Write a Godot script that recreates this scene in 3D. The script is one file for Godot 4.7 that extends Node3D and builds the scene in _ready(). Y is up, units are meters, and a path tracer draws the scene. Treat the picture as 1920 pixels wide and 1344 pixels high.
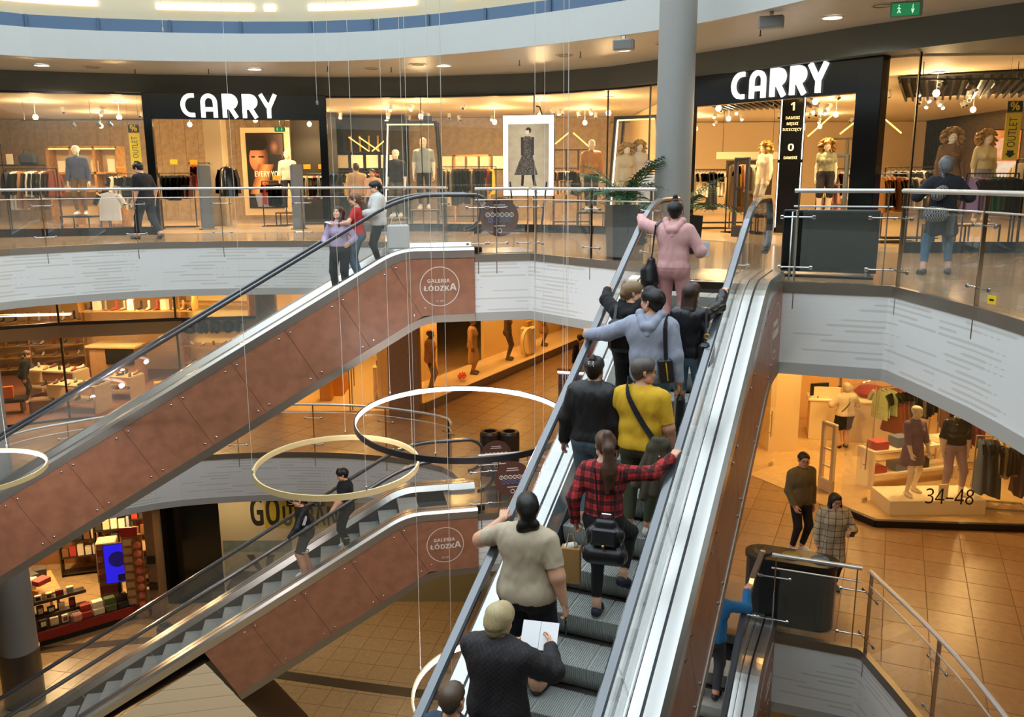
extends Node3D
const L1 := -5.12
const L0 := -10.24
var M := {}
var tex := {}
var used := {}
var rng := RandomNumberGenerator.new()

func _ready() -> void:
	# camera
	var cam := Camera3D.new()
	cam.name = "camera"
	add_child(cam)
	cam.position = Vector3(0, 1.35, 0)
	cam.rotation = Vector3(-atan(334.0 / 1600.0), 0, 0)
	cam.rotate_object_local(Vector3.BACK, deg_to_rad(-0.25))
	cam.fov = rad_to_deg(2.0 * atan(672.0 / 1600.0))
	cam.near = 0.05; cam.far = 200.0
	cam.current = true
	# sky over the glazed roof and exposure
	var env := Environment.new()
	env.background_mode = Environment.BG_SKY
	var sky := Sky.new()
	var air := ProceduralSkyMaterial.new()
	air.sky_top_color = Color(0.84, 0.89, 0.93); air.sky_horizon_color = Color(0.9, 0.92, 0.93)
	air.ground_bottom_color = Color(0.35, 0.36, 0.36); air.ground_horizon_color = Color(0.6, 0.62, 0.64)
	air.sky_energy_multiplier = SKY_E
	sky.sky_material = air
	env.sky = sky
	env.tonemap_mode = Environment.TONE_MAPPER_LINEAR
	env.tonemap_exposure = 1.6
	env.sdfgi_enabled = true; env.ssao_enabled = true; env.ssil_enabled = true
	var we := WorldEnvironment.new()
	we.name = "world_environment"
	we.environment = env
	add_child(we)
	rng.seed = 7
	make_materials()
	ceiling_lights()
	build_shell()
	build_escalators()
	build_railings()
	build_shop_upper()
	build_shops_middle()
	build_shops_lower()
	build_lamps()
	build_people()
	build_extras()

const SKY_E := 1.45
# ---------------------------------------------------------------- mesh building
class MB:
	var v := PackedVector3Array()
	var n := PackedVector3Array()
	var uv := PackedVector2Array()
	var x := Transform3D()
	func tri(a: Vector3, b: Vector3, c: Vector3, ua := Vector2.ZERO, ub := Vector2.ZERO, uc := Vector2.ZERO) -> void:
		a = x * a; b = x * b; c = x * c
		var m := (b - a).cross(c - a).normalized()
		v.append_array([a, c, b]); n.append_array([m, m, m]); uv.append_array([ua, uc, ub])
	func quad(a: Vector3, b: Vector3, c: Vector3, d: Vector3, u := Rect2(0, 0, 1, 1)) -> void:
		var u0 := Vector2(u.position.x, u.end.y); var u1 := u.end; var u2 := Vector2(u.end.x, u.position.y); var u3 := u.position
		tri(a, b, c, u0, u1, u2); tri(a, c, d, u0, u2, u3)
	func smooth(p: Array, m: Array) -> void:
		for k in [0, 2, 1, 0, 3, 2]:
			v.append(x * (p[k] as Vector3)); n.append((x.basis * (m[k] as Vector3)).normalized()); uv.append(Vector2.ZERO)
	func box(c: Vector3, s: Vector3, e := 0.0, b := Basis()) -> MB:
		var h := s / 2.0
		e = minf(e, minf(h.x, minf(h.y, h.z)) * 0.9)
		if e <= 0.0:
			var q := func(i: float, j: float, k: float) -> Vector3: return c + b * Vector3(i * h.x, j * h.y, k * h.z)
			quad(q.call(-1, -1, 1), q.call(1, -1, 1), q.call(1, 1, 1), q.call(-1, 1, 1))
			quad(q.call(1, -1, -1), q.call(-1, -1, -1), q.call(-1, 1, -1), q.call(1, 1, -1))
			quad(q.call(1, -1, 1), q.call(1, -1, -1), q.call(1, 1, -1), q.call(1, 1, 1))
			quad(q.call(-1, -1, -1), q.call(-1, -1, 1), q.call(-1, 1, 1), q.call(-1, 1, -1))
			quad(q.call(-1, 1, 1), q.call(1, 1, 1), q.call(1, 1, -1), q.call(-1, 1, -1))
			quad(q.call(-1, -1, -1), q.call(1, -1, -1), q.call(1, -1, 1), q.call(-1, -1, 1))
			return self
		for ax in 3:
			for sg in [-1.0, 1.0]:
				var i := (ax + 1) % 3; var j := (ax + 2) % 3
				var r := []
				for w in [[-1, -1], [1, -1], [1, 1], [-1, 1]]:
					var p := Vector3()
					p[ax] = sg * h[ax]; p[i] = w[0] * (h[i] - e); p[j] = w[1] * (h[j] - e)
					r.append(c + b * p)
				if sg > 0: quad(r[0], r[1], r[2], r[3])
				else: quad(r[3], r[2], r[1], r[0])
				for sj in [-1.0, 1.0]:
					var p0 := Vector3(); var p1 := Vector3(); var p2 := Vector3(); var p3 := Vector3()
					p0[ax] = sg * h[ax]; p0[i] = sj * (h[i] - e); p0[j] = -(h[j] - e)
					p1 = p0; p1[j] = h[j] - e
					p2[ax] = sg * (h[ax] - e); p2[i] = sj * h[i]; p2[j] = h[j] - e
					p3 = p2; p3[j] = -(h[j] - e)
					if sg * sj > 0: quad(c + b * p0, c + b * p3, c + b * p2, c + b * p1)
					else: quad(c + b * p0, c + b * p1, c + b * p2, c + b * p3)
		for sx in [-1.0, 1.0]:
			for sy in [-1.0, 1.0]:
				for sz in [-1.0, 1.0]:
					var s3 := Vector3(sx, sy, sz)
					var a0 := Vector3(h.x, h.y - e, h.z - e) * s3; var a1 := Vector3(h.x - e, h.y, h.z - e) * s3; var a2 := Vector3(h.x - e, h.y - e, h.z) * s3
					if sx * sy * sz > 0: tri(c + b * a0, c + b * a1, c + b * a2)
					else: tri(c + b * a0, c + b * a2, c + b * a1)
		return self
	func bar(a: Vector3, b: Vector3, w: float, h: float, e := 0.0) -> MB:
		var z := (b - a).normalized()
		var up := Vector3.UP if absf(z.y) < 0.95 else Vector3.RIGHT
		var xx := up.cross(z).normalized()
		return box((a + b) / 2.0, Vector3(w, h, a.distance_to(b)), e, Basis(xx, z.cross(xx), z))
	func tube(p: Array, r: float, sides := 8, closed := false, r_end := -1.0) -> MB:
		var rings := []; var norms := []
		var count := p.size()
		var side := Vector3.ZERO
		for i in count:
			var t: Vector3
			if closed: t = (p[(i + 1) % count] as Vector3) - (p[(i + count - 1) % count] as Vector3)
			else: t = (p[mini(i + 1, count - 1)] as Vector3) - (p[maxi(i - 1, 0)] as Vector3)
			t = t.normalized()
			if side == Vector3.ZERO: side = t.cross(Vector3.UP if absf(t.y) < 0.9 else Vector3.RIGHT).normalized()
			side = (side - t * side.dot(t)).normalized()
			var up := side.cross(t)
			var rr := r if r_end < 0.0 else lerpf(r, r_end, float(i) / maxf(1.0, count - 1.0))
			var ring := []; var nn := []
			for k in sides:
				var w := TAU * k / sides
				var d := side * cos(w) + up * sin(w)
				ring.append((p[i] as Vector3) + d * rr); nn.append(d)
			rings.append(ring); norms.append(nn)
		for i in (count if closed else count - 1):
			var j := (i + 1) % count
			for k in sides:
				var m := (k + 1) % sides
				smooth([rings[i][m], rings[i][k], rings[j][k], rings[j][m]], [norms[i][m], norms[i][k], norms[j][k], norms[j][m]])
		if not closed:
			for k in range(1, sides - 1):
				tri(rings[0][0], rings[0][k], rings[0][k + 1]); tri(rings[count - 1][0], rings[count - 1][k + 1], rings[count - 1][k])
		return self
	func lathe(prof: Array, sides := 20, at := Vector3.ZERO, sc := Vector3.ONE) -> MB:
		for i in prof.size() - 1:
			var a: Vector2 = prof[i]; var b: Vector2 = prof[i + 1]
			var d := (b - a).normalized()
			for k in sides:
				var w0 := TAU * k / sides; var w1 := TAU * (k + 1) / sides
				var c0 := Vector3(cos(w0), 0, sin(w0)); var c1 := Vector3(cos(w1), 0, sin(w1))
				var n0 := (c0 * d.y - Vector3.UP * d.x); var n1 := (c1 * d.y - Vector3.UP * d.x)
				smooth([at + sc * (c1 * a.x + Vector3.UP * a.y), at + sc * (c0 * a.x + Vector3.UP * a.y), at + sc * (c0 * b.x + Vector3.UP * b.y), at + sc * (c1 * b.x + Vector3.UP * b.y)], [n1, n0, n0, n1])
		return self
	# polygon in local x,y pushed along z from 0 to depth
	func extrude(poly: PackedVector2Array, depth: float, t := Transform3D(), us := 0.0) -> MB:
		var keep := x
		x = x * t
		if Geometry2D.is_polygon_clockwise(poly):
			poly = poly.duplicate(); poly.reverse()
		# Geometry2D calls y-down clockwise: after this the list is counter-clockwise seen from +z or the reverse; test by area
		var area := 0.0
		for i in poly.size():
			area += poly[i].cross(poly[(i + 1) % poly.size()])
		if area < 0.0:
			poly = poly.duplicate(); poly.reverse()
		var ix := Geometry2D.triangulate_polygon(poly)
		var z0 := minf(0, depth); var z1 := maxf(0, depth)
		var flip := x.basis.determinant() < 0.0
		for i in range(0, ix.size(), 3):
			var a := poly[ix[i]]; var b := poly[ix[i + 1]]; var c := poly[ix[i + 2]]
			if (b - a).cross(c - a) < 0.0:
				var k := b; b = c; c = k
			if flip:
				tri(Vector3(a.x, a.y, z1), Vector3(c.x, c.y, z1), Vector3(b.x, b.y, z1), a * us, c * us, b * us); tri(Vector3(a.x, a.y, z0), Vector3(b.x, b.y, z0), Vector3(c.x, c.y, z0), a * us, b * us, c * us)
			else:
				tri(Vector3(a.x, a.y, z1), Vector3(b.x, b.y, z1), Vector3(c.x, c.y, z1), a * us, b * us, c * us); tri(Vector3(a.x, a.y, z0), Vector3(c.x, c.y, z0), Vector3(b.x, b.y, z0), a * us, c * us, b * us)
		for i in poly.size():
			var a := poly[i]; var b := poly[(i + 1) % poly.size()]
			var q := [Vector3(a.x, a.y, z0), Vector3(b.x, b.y, z0), Vector3(b.x, b.y, z1), Vector3(a.x, a.y, z1)]
			if flip: quad(q[1], q[0], q[3], q[2])
			else: quad(q[0], q[1], q[2], q[3])
		x = keep
		return self
	# flat floor-plan polygon (x, z) between two heights
	func slab(poly: PackedVector2Array, y0: float, y1: float) -> MB:
		return extrude(poly, y1 - y0, Transform3D(Basis(Vector3(1, 0, 0), Vector3(0, 0, 1), Vector3(0, 1, 0)), Vector3(0, y0, 0)))
	# closed profile (x, n) swept along a path lying in a plane x = const
	func sweep(path: Array, prof: Array, x0 := 0.0) -> MB:
		var rings := []
		for i in path.size():
			var t: Vector2 = ((path[mini(i + 1, path.size() - 1)] as Vector2) - (path[maxi(i - 1, 0)] as Vector2)).normalized()
			var up := Vector2(-t.y, t.x)   # path given as (z, y)
			if up.y < 0.0 and false: up = -up
			var ring := []
			for q in prof:
				var w: Vector2 = (path[i] as Vector2) + up * q.y
				ring.append(Vector3(x0 + q.x, w.y, w.x))
			rings.append(ring)
		for i in path.size() - 1:
			for k in prof.size():
				var m := (k + 1) % prof.size()
				quad(rings[i][k], rings[i][m], rings[i + 1][m], rings[i + 1][k])
		for k in range(1, prof.size() - 1):
			tri(rings[0][0], rings[0][k + 1], rings[0][k]); tri(rings[-1][0], rings[-1][k], rings[-1][k + 1])
		return self
	func mesh() -> ArrayMesh:
		var m := ArrayMesh.new()
		if v.is_empty(): return m
		var a := []
		a.resize(Mesh.ARRAY_MAX)
		a[Mesh.ARRAY_VERTEX] = v; a[Mesh.ARRAY_NORMAL] = n; a[Mesh.ARRAY_TEX_UV] = uv
		m.add_surface_from_arrays(Mesh.PRIMITIVE_TRIANGLES, a)
		return m

# ---------------------------------------------------------------- objects
func numbered(called: String) -> String:
	var k: int = used.get(called, 0)
	used[called] = k + 1
	return called if k == 0 else "%s_%03d" % [called, k]

func tag(o: Node, label: String, category: String, group := "") -> Node:
	o.set_meta("label", label); o.set_meta("category", category)
	if group != "": o.set_meta("group", group)
	return o

func thing(called: String, label: String, category: String, at := Vector3.ZERO, turn := 0.0, group := "") -> Node3D:
	var o := Node3D.new()
	o.name = numbered(called)
	add_child(o, true)
	o.position = at; o.rotation.y = turn
	tag(o, label, category, group)
	return o

func struct(called: String, parent: Node = null) -> Node3D:
	var o := Node3D.new()
	o.name = numbered(called)
	(self if parent == null else parent).add_child(o, true)
	if parent == null: o.set_meta("kind", "structure")
	return o

func part(parent: Node, called: String, mesh: Mesh, m: Material, at := Vector3.ZERO, b := Basis()) -> MeshInstance3D:
	var o := MeshInstance3D.new()
	o.name = called
	o.mesh = mesh
	o.material_override = m
	o.transform = Transform3D(b, at)
	parent.add_child(o, true)
	return o

func dup(o: Node3D, at: Vector3, turn := 0.0, label := "", group := "") -> Node3D:
	var c: Node3D = o.duplicate()
	var base: String = str(o.name).trim_suffix("_" + str(o.name).get_slice("_", str(o.name).get_slice_count("_") - 1)) if str(o.name).right(3).is_valid_int() else str(o.name)
	c.name = numbered(base)
	add_child(c, true)
	c.position = at; c.rotation.y = turn
	if label != "": c.set_meta("label", label)
	if group != "": c.set_meta("group", group)
	return c

# ---------------------------------------------------------------- materials
func grey_noise(kind: String, freq: float, lo: float, hi: float, size := 256, type := FastNoiseLite.TYPE_SIMPLEX_SMOOTH) -> NoiseTexture2D:
	if tex.has(kind): return tex[kind]
	var f := FastNoiseLite.new()
	f.seed = kind.hash() % 1000; f.frequency = freq; f.noise_type = type; f.fractal_octaves = 4
	var t := NoiseTexture2D.new()
	t.width = size; t.height = size; t.seamless = true; t.noise = f
	var g := Gradient.new()
	g.set_color(0, Color(lo, lo, lo)); g.set_color(1, Color(hi, hi, hi))
	t.color_ramp = g
	tex[kind] = t
	return t

func mt(called: String, c: Color, rough := 0.6, metal := 0.0, noise := "", scale := 1.0, more := {}) -> StandardMaterial3D:
	var key := called + c.to_html()
	if M.has(key): return M[key]
	var m := StandardMaterial3D.new()
	m.resource_name = called
	m.albedo_color = c; m.roughness = rough; m.metallic = metal
	if noise != "":
		m.albedo_texture = tex[noise]
		m.uv1_triplanar = true
		m.uv1_scale = Vector3.ONE * scale
	for k in more: m.set(k, more[k])
	M[key] = m
	return m

func cloth(c: Color, noise := "weave", rough := 0.9) -> StandardMaterial3D:
	return mt("cloth" + noise, c, rough, 0.0, noise, 11.0 if noise == "weave" else 3.0, {"rim_enabled": true, "rim": 0.15, "rim_tint": 0.6})

func glow(called: String, c: Color, energy: float) -> StandardMaterial3D:
	return mt(called, c, 0.5, 0.0, "", 1.0, {"emission_enabled": true, "emission": c, "emission_energy_multiplier": energy})

func hexc(s: String) -> Color:
	return Color.html(s)

# ---------------------------------------------------------------- lettering
func text(parent: Node, called: String, s: String, size: float, m: Material, at: Vector3, b := Basis(), weight := 700, depth := 0.01, width := 0.0, mono := "Droid Sans") -> MeshInstance3D:
	var f := SystemFont.new()
	f.font_names = PackedStringArray([mono]); f.font_weight = weight
	var t := TextMesh.new()
	t.font = f; t.text = s; t.font_size = 64; t.pixel_size = size / 46.0; t.depth = depth; t.curve_step = 2.0
	var o := part(parent, called, t, m, at, b)
	if width > 0.0:
		var w := t.get_aabb().size.x
		o.transform = Transform3D(b * Basis.from_scale(Vector3(width / w, 1, 1)), at)
	return o

# strokes: polylines in letter space, thickness w, pushed out by d
func strokes(lines: Array, w: float, d: float) -> ArrayMesh:
	var mb := MB.new()
	for l in lines:
		var p := PackedVector2Array(l)
		for q in Geometry2D.offset_polyline(p, w / 2.0, Geometry2D.JOIN_MITER, Geometry2D.END_BUTT):
			if not Geometry2D.is_polygon_clockwise(q): mb.extrude(q, d)
			else: mb.extrude(q, d)
	return mb.mesh()

func arc(c: Vector2, rx: float, ry: float, a0: float, a1: float, steps := 10) -> Array:
	var r := []
	for i in steps + 1:
		var w := deg_to_rad(lerpf(a0, a1, float(i) / steps))
		r.append(c + Vector2(cos(w) * rx, sin(w) * ry))
	return r

func lamp(parent: Node, called: String, at: Vector3, c: Color, energy: float, size := 0.06) -> OmniLight3D:
	var l := OmniLight3D.new()
	l.name = called
	l.light_color = c; l.light_energy = energy; l.light_size = size; l.omni_range = 40.0; l.omni_attenuation = 2.0; l.shadow_enabled = true
	parent.add_child(l, true)
	l.position = at
	return l

func spot(parent: Node, called: String, at: Vector3, to: Vector3, c: Color, energy: float, angle := 45.0, size := 0.06) -> SpotLight3D:
	var l := SpotLight3D.new()
	l.name = called
	l.light_color = c; l.light_energy = energy; l.light_size = size; l.spot_range = 40.0; l.spot_angle = angle; l.spot_angle_attenuation = 0.6; l.shadow_enabled = true
	parent.add_child(l, true)
	l.position = at
	l.look_at_from_position(at, to, Vector3.UP if absf((to - at).normalized().y) < 0.98 else Vector3.FORWARD)
	return l

func panel_light(called: String, at: Vector3, size: Vector2, c: Color, energy: float, b := Basis(Vector3.RIGHT, -PI / 2)) -> AreaLight3D:
	var l := AreaLight3D.new()
	l.name = called
	l.light_color = c; l.light_energy = energy; l.area_size = size; l.area_range = 40.0; l.area_attenuation = 2.0; l.shadow_enabled = true
	add_child(l, true)
	l.transform = Transform3D(b, at)
	return l
# ---------------------------------------------------------------- the plan of the mall (x, z)
const CORNER_A := Vector2(-0.69, -15.95)
const CORNER_B := Vector2(0.37, -16.17)

func curve(p: Array, steps := 4) -> Array:
	var r := []
	for i in p.size() - 1:
		var a: Vector2 = p[maxi(i - 1, 0)]; var b: Vector2 = p[i]; var c: Vector2 = p[i + 1]; var d: Vector2 = p[mini(i + 2, p.size() - 1)]
		for k in steps: r.append(b.cubic_interpolate(c, a, d, float(k) / steps))
	r.append(p[-1])
	return r

func void_right() -> Array:
	return [Vector2(2.09, -12.09), Vector2(3.66, -11.42), Vector2(4.86, -10.93)] + curve([Vector2(4.9, -10.85), Vector2(5.0, -9.0), Vector2(4.92, -7.6), Vector2(4.7, -5.0), Vector2(4.2, -2.2), Vector2(3.0, -0.1), Vector2(1.0, 0.6), Vector2(-2.0, 0.6)], 2)

func void_left() -> Array:
	return curve([Vector2(-2.0, 0.6), Vector2(-7, -1.5), Vector2(-10.3, -5.5), Vector2(-11.9, -10.5), Vector2(-11.6, -15.0), Vector2(-10.7, -17.5), Vector2(-10, -18.35), Vector2(-8.6, -19.4), Vector2(-6.9, -19.85), Vector2(-5, -19.95), Vector2(-3.2, -19.65), Vector2(-1.6, -18.8), Vector2(-1.01, -17.56)], 3) + [CORNER_A, CORNER_B, Vector2(2.65, -13.35)]

func void_all() -> PackedVector2Array:
	var l := void_left()
	l.pop_front()
	return PackedVector2Array(void_right() + l)

func ring_edge() -> Array:
	var p := [Vector2(-12, -16.5), Vector2(-10.95, -19.25), Vector2(-7.68, -20.36), Vector2(-3.86, -20.45), Vector2(-0.65, -19.1), Vector2(2.41, -16.84), Vector2(4.08, -14.75), Vector2(5.2, -12.2), Vector2(5.9, -8), Vector2(4.6, -2), Vector2(0, 1.5), Vector2(-6, 0.5), Vector2(-11, -4), Vector2(-12.8, -10), Vector2(-12, -16.5)]
	var r := curve(p, 5)
	r.pop_back()
	return r

func front_line() -> Array:
	return [Vector2(-22, -17.5), Vector2(-15, -20.7), Vector2(-12.6, -21.7), Vector2(-9.35, -22.55), Vector2(-4.9, -23.5), Vector2(-2.4, -23.6), Vector2(0.6, -23.0), Vector2(2.4, -21.9), Vector2(3.3, -21.0), Vector2(3.95, -19.9), Vector2(6.85, -16.3), Vector2(7.3, -15.95), Vector2(9.3, -15.8), Vector2(16, -15.4)]

func rect(x0: float, z0: float, x1: float, z1: float) -> PackedVector2Array:
	return PackedVector2Array([Vector2(x0, z0), Vector2(x1, z0), Vector2(x1, z1), Vector2(x0, z1)])

func with_hole(mb: MB, hole: PackedVector2Array, y0: float, y1: float, x0 := -24.0, x1 := 18.0, z0 := -46.0, z1 := 8.0) -> MB:
	for r in [rect(x0, z0, -3, z1), rect(-3, z0, x1, z1)]:
		for q in Geometry2D.clip_polygons(r, hole): mb.slab(q, y0, y1)
	return mb

func make_materials() -> void:
	grey_noise("weave", 0.09, 0.8, 1.0)
	grey_noise("strand", 0.06, 0.5, 1.0)
	grey_noise("mottle", 0.012, 0.62, 1.0)
	grey_noise("soft_mottle", 0.02, 0.84, 1.0)
	grey_noise("stone", 0.05, 0.9, 1.0)
	grey_noise("fine", 0.2, 0.86, 1.0)
	var w := grey_noise("wood", 0.02, 0.7, 1.0)
	(w.noise as FastNoiseLite).domain_warp_enabled = true
	tex["pattern"] = pattern_texture()
	M.white = mt("painted_white", hexc("d9dcda"), 0.5)
	M.steel = mt("brushed_steel", hexc("c6c5bf"), 0.26, 0.9)
	M.kerb = mt("kerb_steel", hexc("a8a295"), 0.4, 0.9, "fine", 2.0)
	M.rail = mt("rail_steel", hexc("d4d3ce"), 0.3, 0.55)
	M.chrome = mt("polished_steel", hexc("c9c8c4"), 0.16, 1.0)
	M.dark_steel = mt("dark_steel", hexc("59564f"), 0.35, 0.9)
	M.black = mt("black_paint", hexc("17181a"), 0.35)
	M.black_gloss = mt("black_gloss", hexc("0b0d0f"), 0.12)
	M.rubber = mt("black_rubber", hexc("4b5258"), 0.2, 0.0, "", 1.0, {"metallic_specular": 0.7, "clearcoat_enabled": true, "clearcoat": 1.0, "clearcoat_roughness": 0.15})
	M.brown = mt("brown_panel", hexc("a06c4f"), 0.38, 0.0, "soft_mottle", 0.6, {"metallic_specular": 0.6})
	M.glass = mt("clear_glass", Color(0.86, 0.93, 0.9, 0.025), 0.0, 0.0, "", 1.0, {"transparency": BaseMaterial3D.TRANSPARENCY_ALPHA, "metallic_specular": 0.5})
	M.fascia = mt("printed_white_panel", Color.WHITE, 0.45, 0.0, "", 1.0, {"albedo_texture": tex["pattern"]})
	M.band = mt("grey_band", hexc("a7a69f"), 0.6)
	M.floor2 = mt("polished_stone", hexc("b59a78"), 0.14, 0.0, "stone", 0.3)
	M.floor1 = mt("tan_tile", hexc("a9855c"), 0.3, 0.0, "stone", 0.5)
	M.floor1b = mt("tan_tile_dark", hexc("a07c52"), 0.3, 0.0, "stone", 0.5)
	M.floor0 = mt("cream_tile", hexc("b3966c"), 0.3, 0.0, "stone", 0.5)
	M.floor0b = mt("cream_tile_dark", hexc("a98c63"), 0.3, 0.0, "stone", 0.5)
	M.joint = mt("tile_joint", hexc("8a6f4d"), 0.8)
	M.soffit = mt("soffit_paint", hexc("b2b4b0"), 0.42)
	M.bulk = mt("charcoal_bulkhead", hexc("5f6664"), 0.6)
	M.beige = mt("beige_dome", hexc("e4d7b6"), 0.7)
	M.blue = mt("blue_recess", hexc("4a6480"), 0.5)
	M.warmwall = mt("cream_wall", hexc("e8d2a4"), 0.7)
	M.greywall = mt("taupe_plank", hexc("b3a18e"), 0.7, 0.0, "soft_mottle", 0.8)
	M.column = mt("grey_column", hexc("8a8c88"), 0.5)
	M.wood = mt("light_wood", hexc("cf9a4e"), 0.5, 0.0, "wood", 1.2)
	M.cream = mt("mannequin_cream", hexc("e9d9bd"), 0.35)
	M.shopfloor = mt("shop_floor", hexc("bfa987"), 0.25, 0.0, "stone", 0.4)
	M.shopceil = mt("shop_ceiling", hexc("d8cbb2"), 0.7)

func pattern_texture() -> ImageTexture:
	var im := Image.create(2048, 512, false, Image.FORMAT_RGB8)
	im.fill(hexc("dcdfdc"))
	var r := RandomNumberGenerator.new()
	r.seed = 5
	var grey := hexc("c9c9c2")
	for row in 13:
		var y := 22 + row * 38
		im.fill_rect(Rect2i(0, y + 8, 2048, 2), hexc("d6d8d5"))
		var at := r.randi_range(-100, 250)
		while at < 2048:
			var w := r.randi_range(240, 620)
			var h := 17 if row % 3 != 1 else 13
			for k in h:
				var inset := absi(k - h / 2) * 3
				im.fill_rect(Rect2i(at + inset, y + k, w - 2 * inset, 1), grey)
			if r.randf() < 0.55:
				for d in r.randi_range(1, 3):
					im.fill_rect(Rect2i(at + w + 10 + d * 60, y + 4, 30, 9), grey)
			at += w + r.randi_range(420, 1100)
	return ImageTexture.create_from_image(im)

func outward(a: Vector2, b: Vector2) -> Vector2:
	var d := (b - a).normalized()
	return Vector2(d.y, -d.x)

func build_shell() -> void:
	var hole := void_all()
	# floors with the slab edges around the atrium
	var f2 := struct("floor")
	part(f2, "slab", with_hole(MB.new(), hole, -1.24, -0.02).mesh(), M.band)
	part(f2, "floor_finish", with_hole(MB.new(), hole, -0.02, 0.0).mesh(), M.floor2)
	var f1 := struct("floor")
	part(f1, "slab", with_hole(MB.new(), hole, L1 - 1.24, L1 - 0.012).mesh(), M.joint)
	tiles(f1, "tan", hole, L1, 0.62, deg_to_rad(24.0), [M.floor1, M.floor1b], Vector2(4.5, -13.2))
	var f0 := struct("floor")
	part(f0, "slab", MB.new().slab(rect(-24, -46, 18, 8), L0 - 0.5, L0 - 0.012).mesh(), M.joint)
	tiles(f0, "cream", PackedVector2Array(), L0, 0.6, deg_to_rad(12.0), [M.floor0, M.floor0b], Vector2(-3.2, -15.5))
	for k in 2:
		var y := 0.0 if k == 0 else L1
		var edge := struct("trim_%d" % (k + 1))
		var run := 0.0
		for i in hole.size():
			var a := hole[i]; var b := hole[(i + 1) % hole.size()]
			var le := a.distance_to(b)
			if a.y > -3.0 and b.y > -3.0: continue
			var mid := (a + b) / 2.0
			var nrm := outward(a, b)
			if Geometry2D.is_point_in_polygon(mid + nrm * 0.05, hole) == false: nrm = -nrm
			var pr := func(y0: float, y1: float, off: float, back: float) -> ArrayMesh:
				var m := MB.new()
				var p0 := Vector3(a.x + nrm.x * off, y0, a.y + nrm.y * off); var p1 := Vector3(b.x + nrm.x * off, y0, b.y + nrm.y * off)
				var q0 := Vector3(a.x - nrm.x * back, y0, a.y - nrm.y * back); var q1 := Vector3(b.x - nrm.x * back, y0, b.y - nrm.y * back)
				var h := Vector3(0, y1 - y0, 0)
				var u := Rect2(run / 4.2, 0, le / 4.2, 1)
				# wind the visible face so that it looks into the atrium
				if (p1 - p0).cross(h).dot(Vector3(nrm.x, 0, nrm.y)) < 0.0:
					var s := p0; p0 = p1; p1 = s
					s = q0; q0 = q1; q1 = s
				m.quad(p0, p1, p1 + h, p0 + h, u)
				m.quad(p0 + h, p1 + h, q1 + h, q0 + h); m.quad(q0, q1, p1, p0); m.quad(q1, q0, q0 + h, q1 + h)
				m.quad(q0, p0, p0 + h, q0 + h); m.quad(p1, q1, q1 + h, p1 + h)
				return m.mesh()
			part(edge, "kerb", pr.call(y - 0.135, y + 0.004, 0.035, 0.05), M.kerb)
			part(edge, "fascia_panel", pr.call(y - 1.09, y - 0.135, 0.02, 0.0), M.fascia)
			part(edge, "lower_band", pr.call(y - 1.25, y - 1.09, 0.03, 0.25), M.band)
			run += le
	# dark inlaid bands of the lowest floor
	var bands := struct("trim_3")
	for q in [[Vector2(-14, -19.2), Vector2(-9.5, -20.1), Vector2(-6.8, -20.2), 0.3], [Vector2(-6, -18.6), Vector2(-1, -17.5), Vector2(4, -17.2), 0.34], [Vector2(-7, -15.75), Vector2(-2, -15.0), Vector2(4, -14.9), 0.5]]:
		var pts := curve([q[0], q[1], q[2]], 8)
		var l := PackedVector2Array(); var r := PackedVector2Array()
		for i in pts.size():
			var d: Vector2 = ((pts[mini(i + 1, pts.size() - 1)] as Vector2) - (pts[maxi(i - 1, 0)] as Vector2)).normalized()
			l.append((pts[i] as Vector2) + Vector2(-d.y, d.x) * q[3] * 0.5); r.append((pts[i] as Vector2) - Vector2(-d.y, d.x) * q[3] * 0.5)
		r.reverse()
		l.append_array(r)
		part(bands, "inlay", MB.new().slab(l, L0, L0 + 0.004).mesh(), mt("dark_inlay", hexc("4c3f31"), 0.3))
	# the ceiling of the upper gallery, the white ring round the roof opening, the blue recess and the dome
	var ring := PackedVector2Array(ring_edge())
	var c2 := struct("ceiling")
	part(c2, "soffit", with_hole(MB.new(), ring, 4.05, 4.4, -24, 18, -46, 8).mesh(), M.soffit)
	var rg := struct("trim_4")
	var big := Geometry2D.offset_polygon(ring, 0.9, Geometry2D.JOIN_ROUND)[0]
	for i in ring.size():
		var a := ring[i]; var b := ring[(i + 1) % ring.size()]
		var c := (Vector2(-3.5, -9.5) - (a + b) / 2.0).normalized() * 0.04
		var wall := func(p: Vector2, q: Vector2, y0: float, y1: float) -> ArrayMesh:
			var m := MB.new()
			var p0 := Vector3(p.x, y0, p.y); var q0 := Vector3(q.x, y0, q.y); var h := Vector3(0, y1 - y0, 0)
			var back := Vector3(-c.x, 0, -c.y) * 3.0
			m.quad(q0, p0, p0 + h, q0 + h); m.quad(p0 + back, q0 + back, q0 + back + h, p0 + back + h); m.quad(p0, q0, q0 + back, p0 + back); m.quad(p0 + h, p0 + back + h, q0 + back + h, q0 + h)
			return m.mesh()
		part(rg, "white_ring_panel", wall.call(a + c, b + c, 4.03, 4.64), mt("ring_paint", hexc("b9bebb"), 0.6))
	var rc := struct("trim_5")
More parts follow.
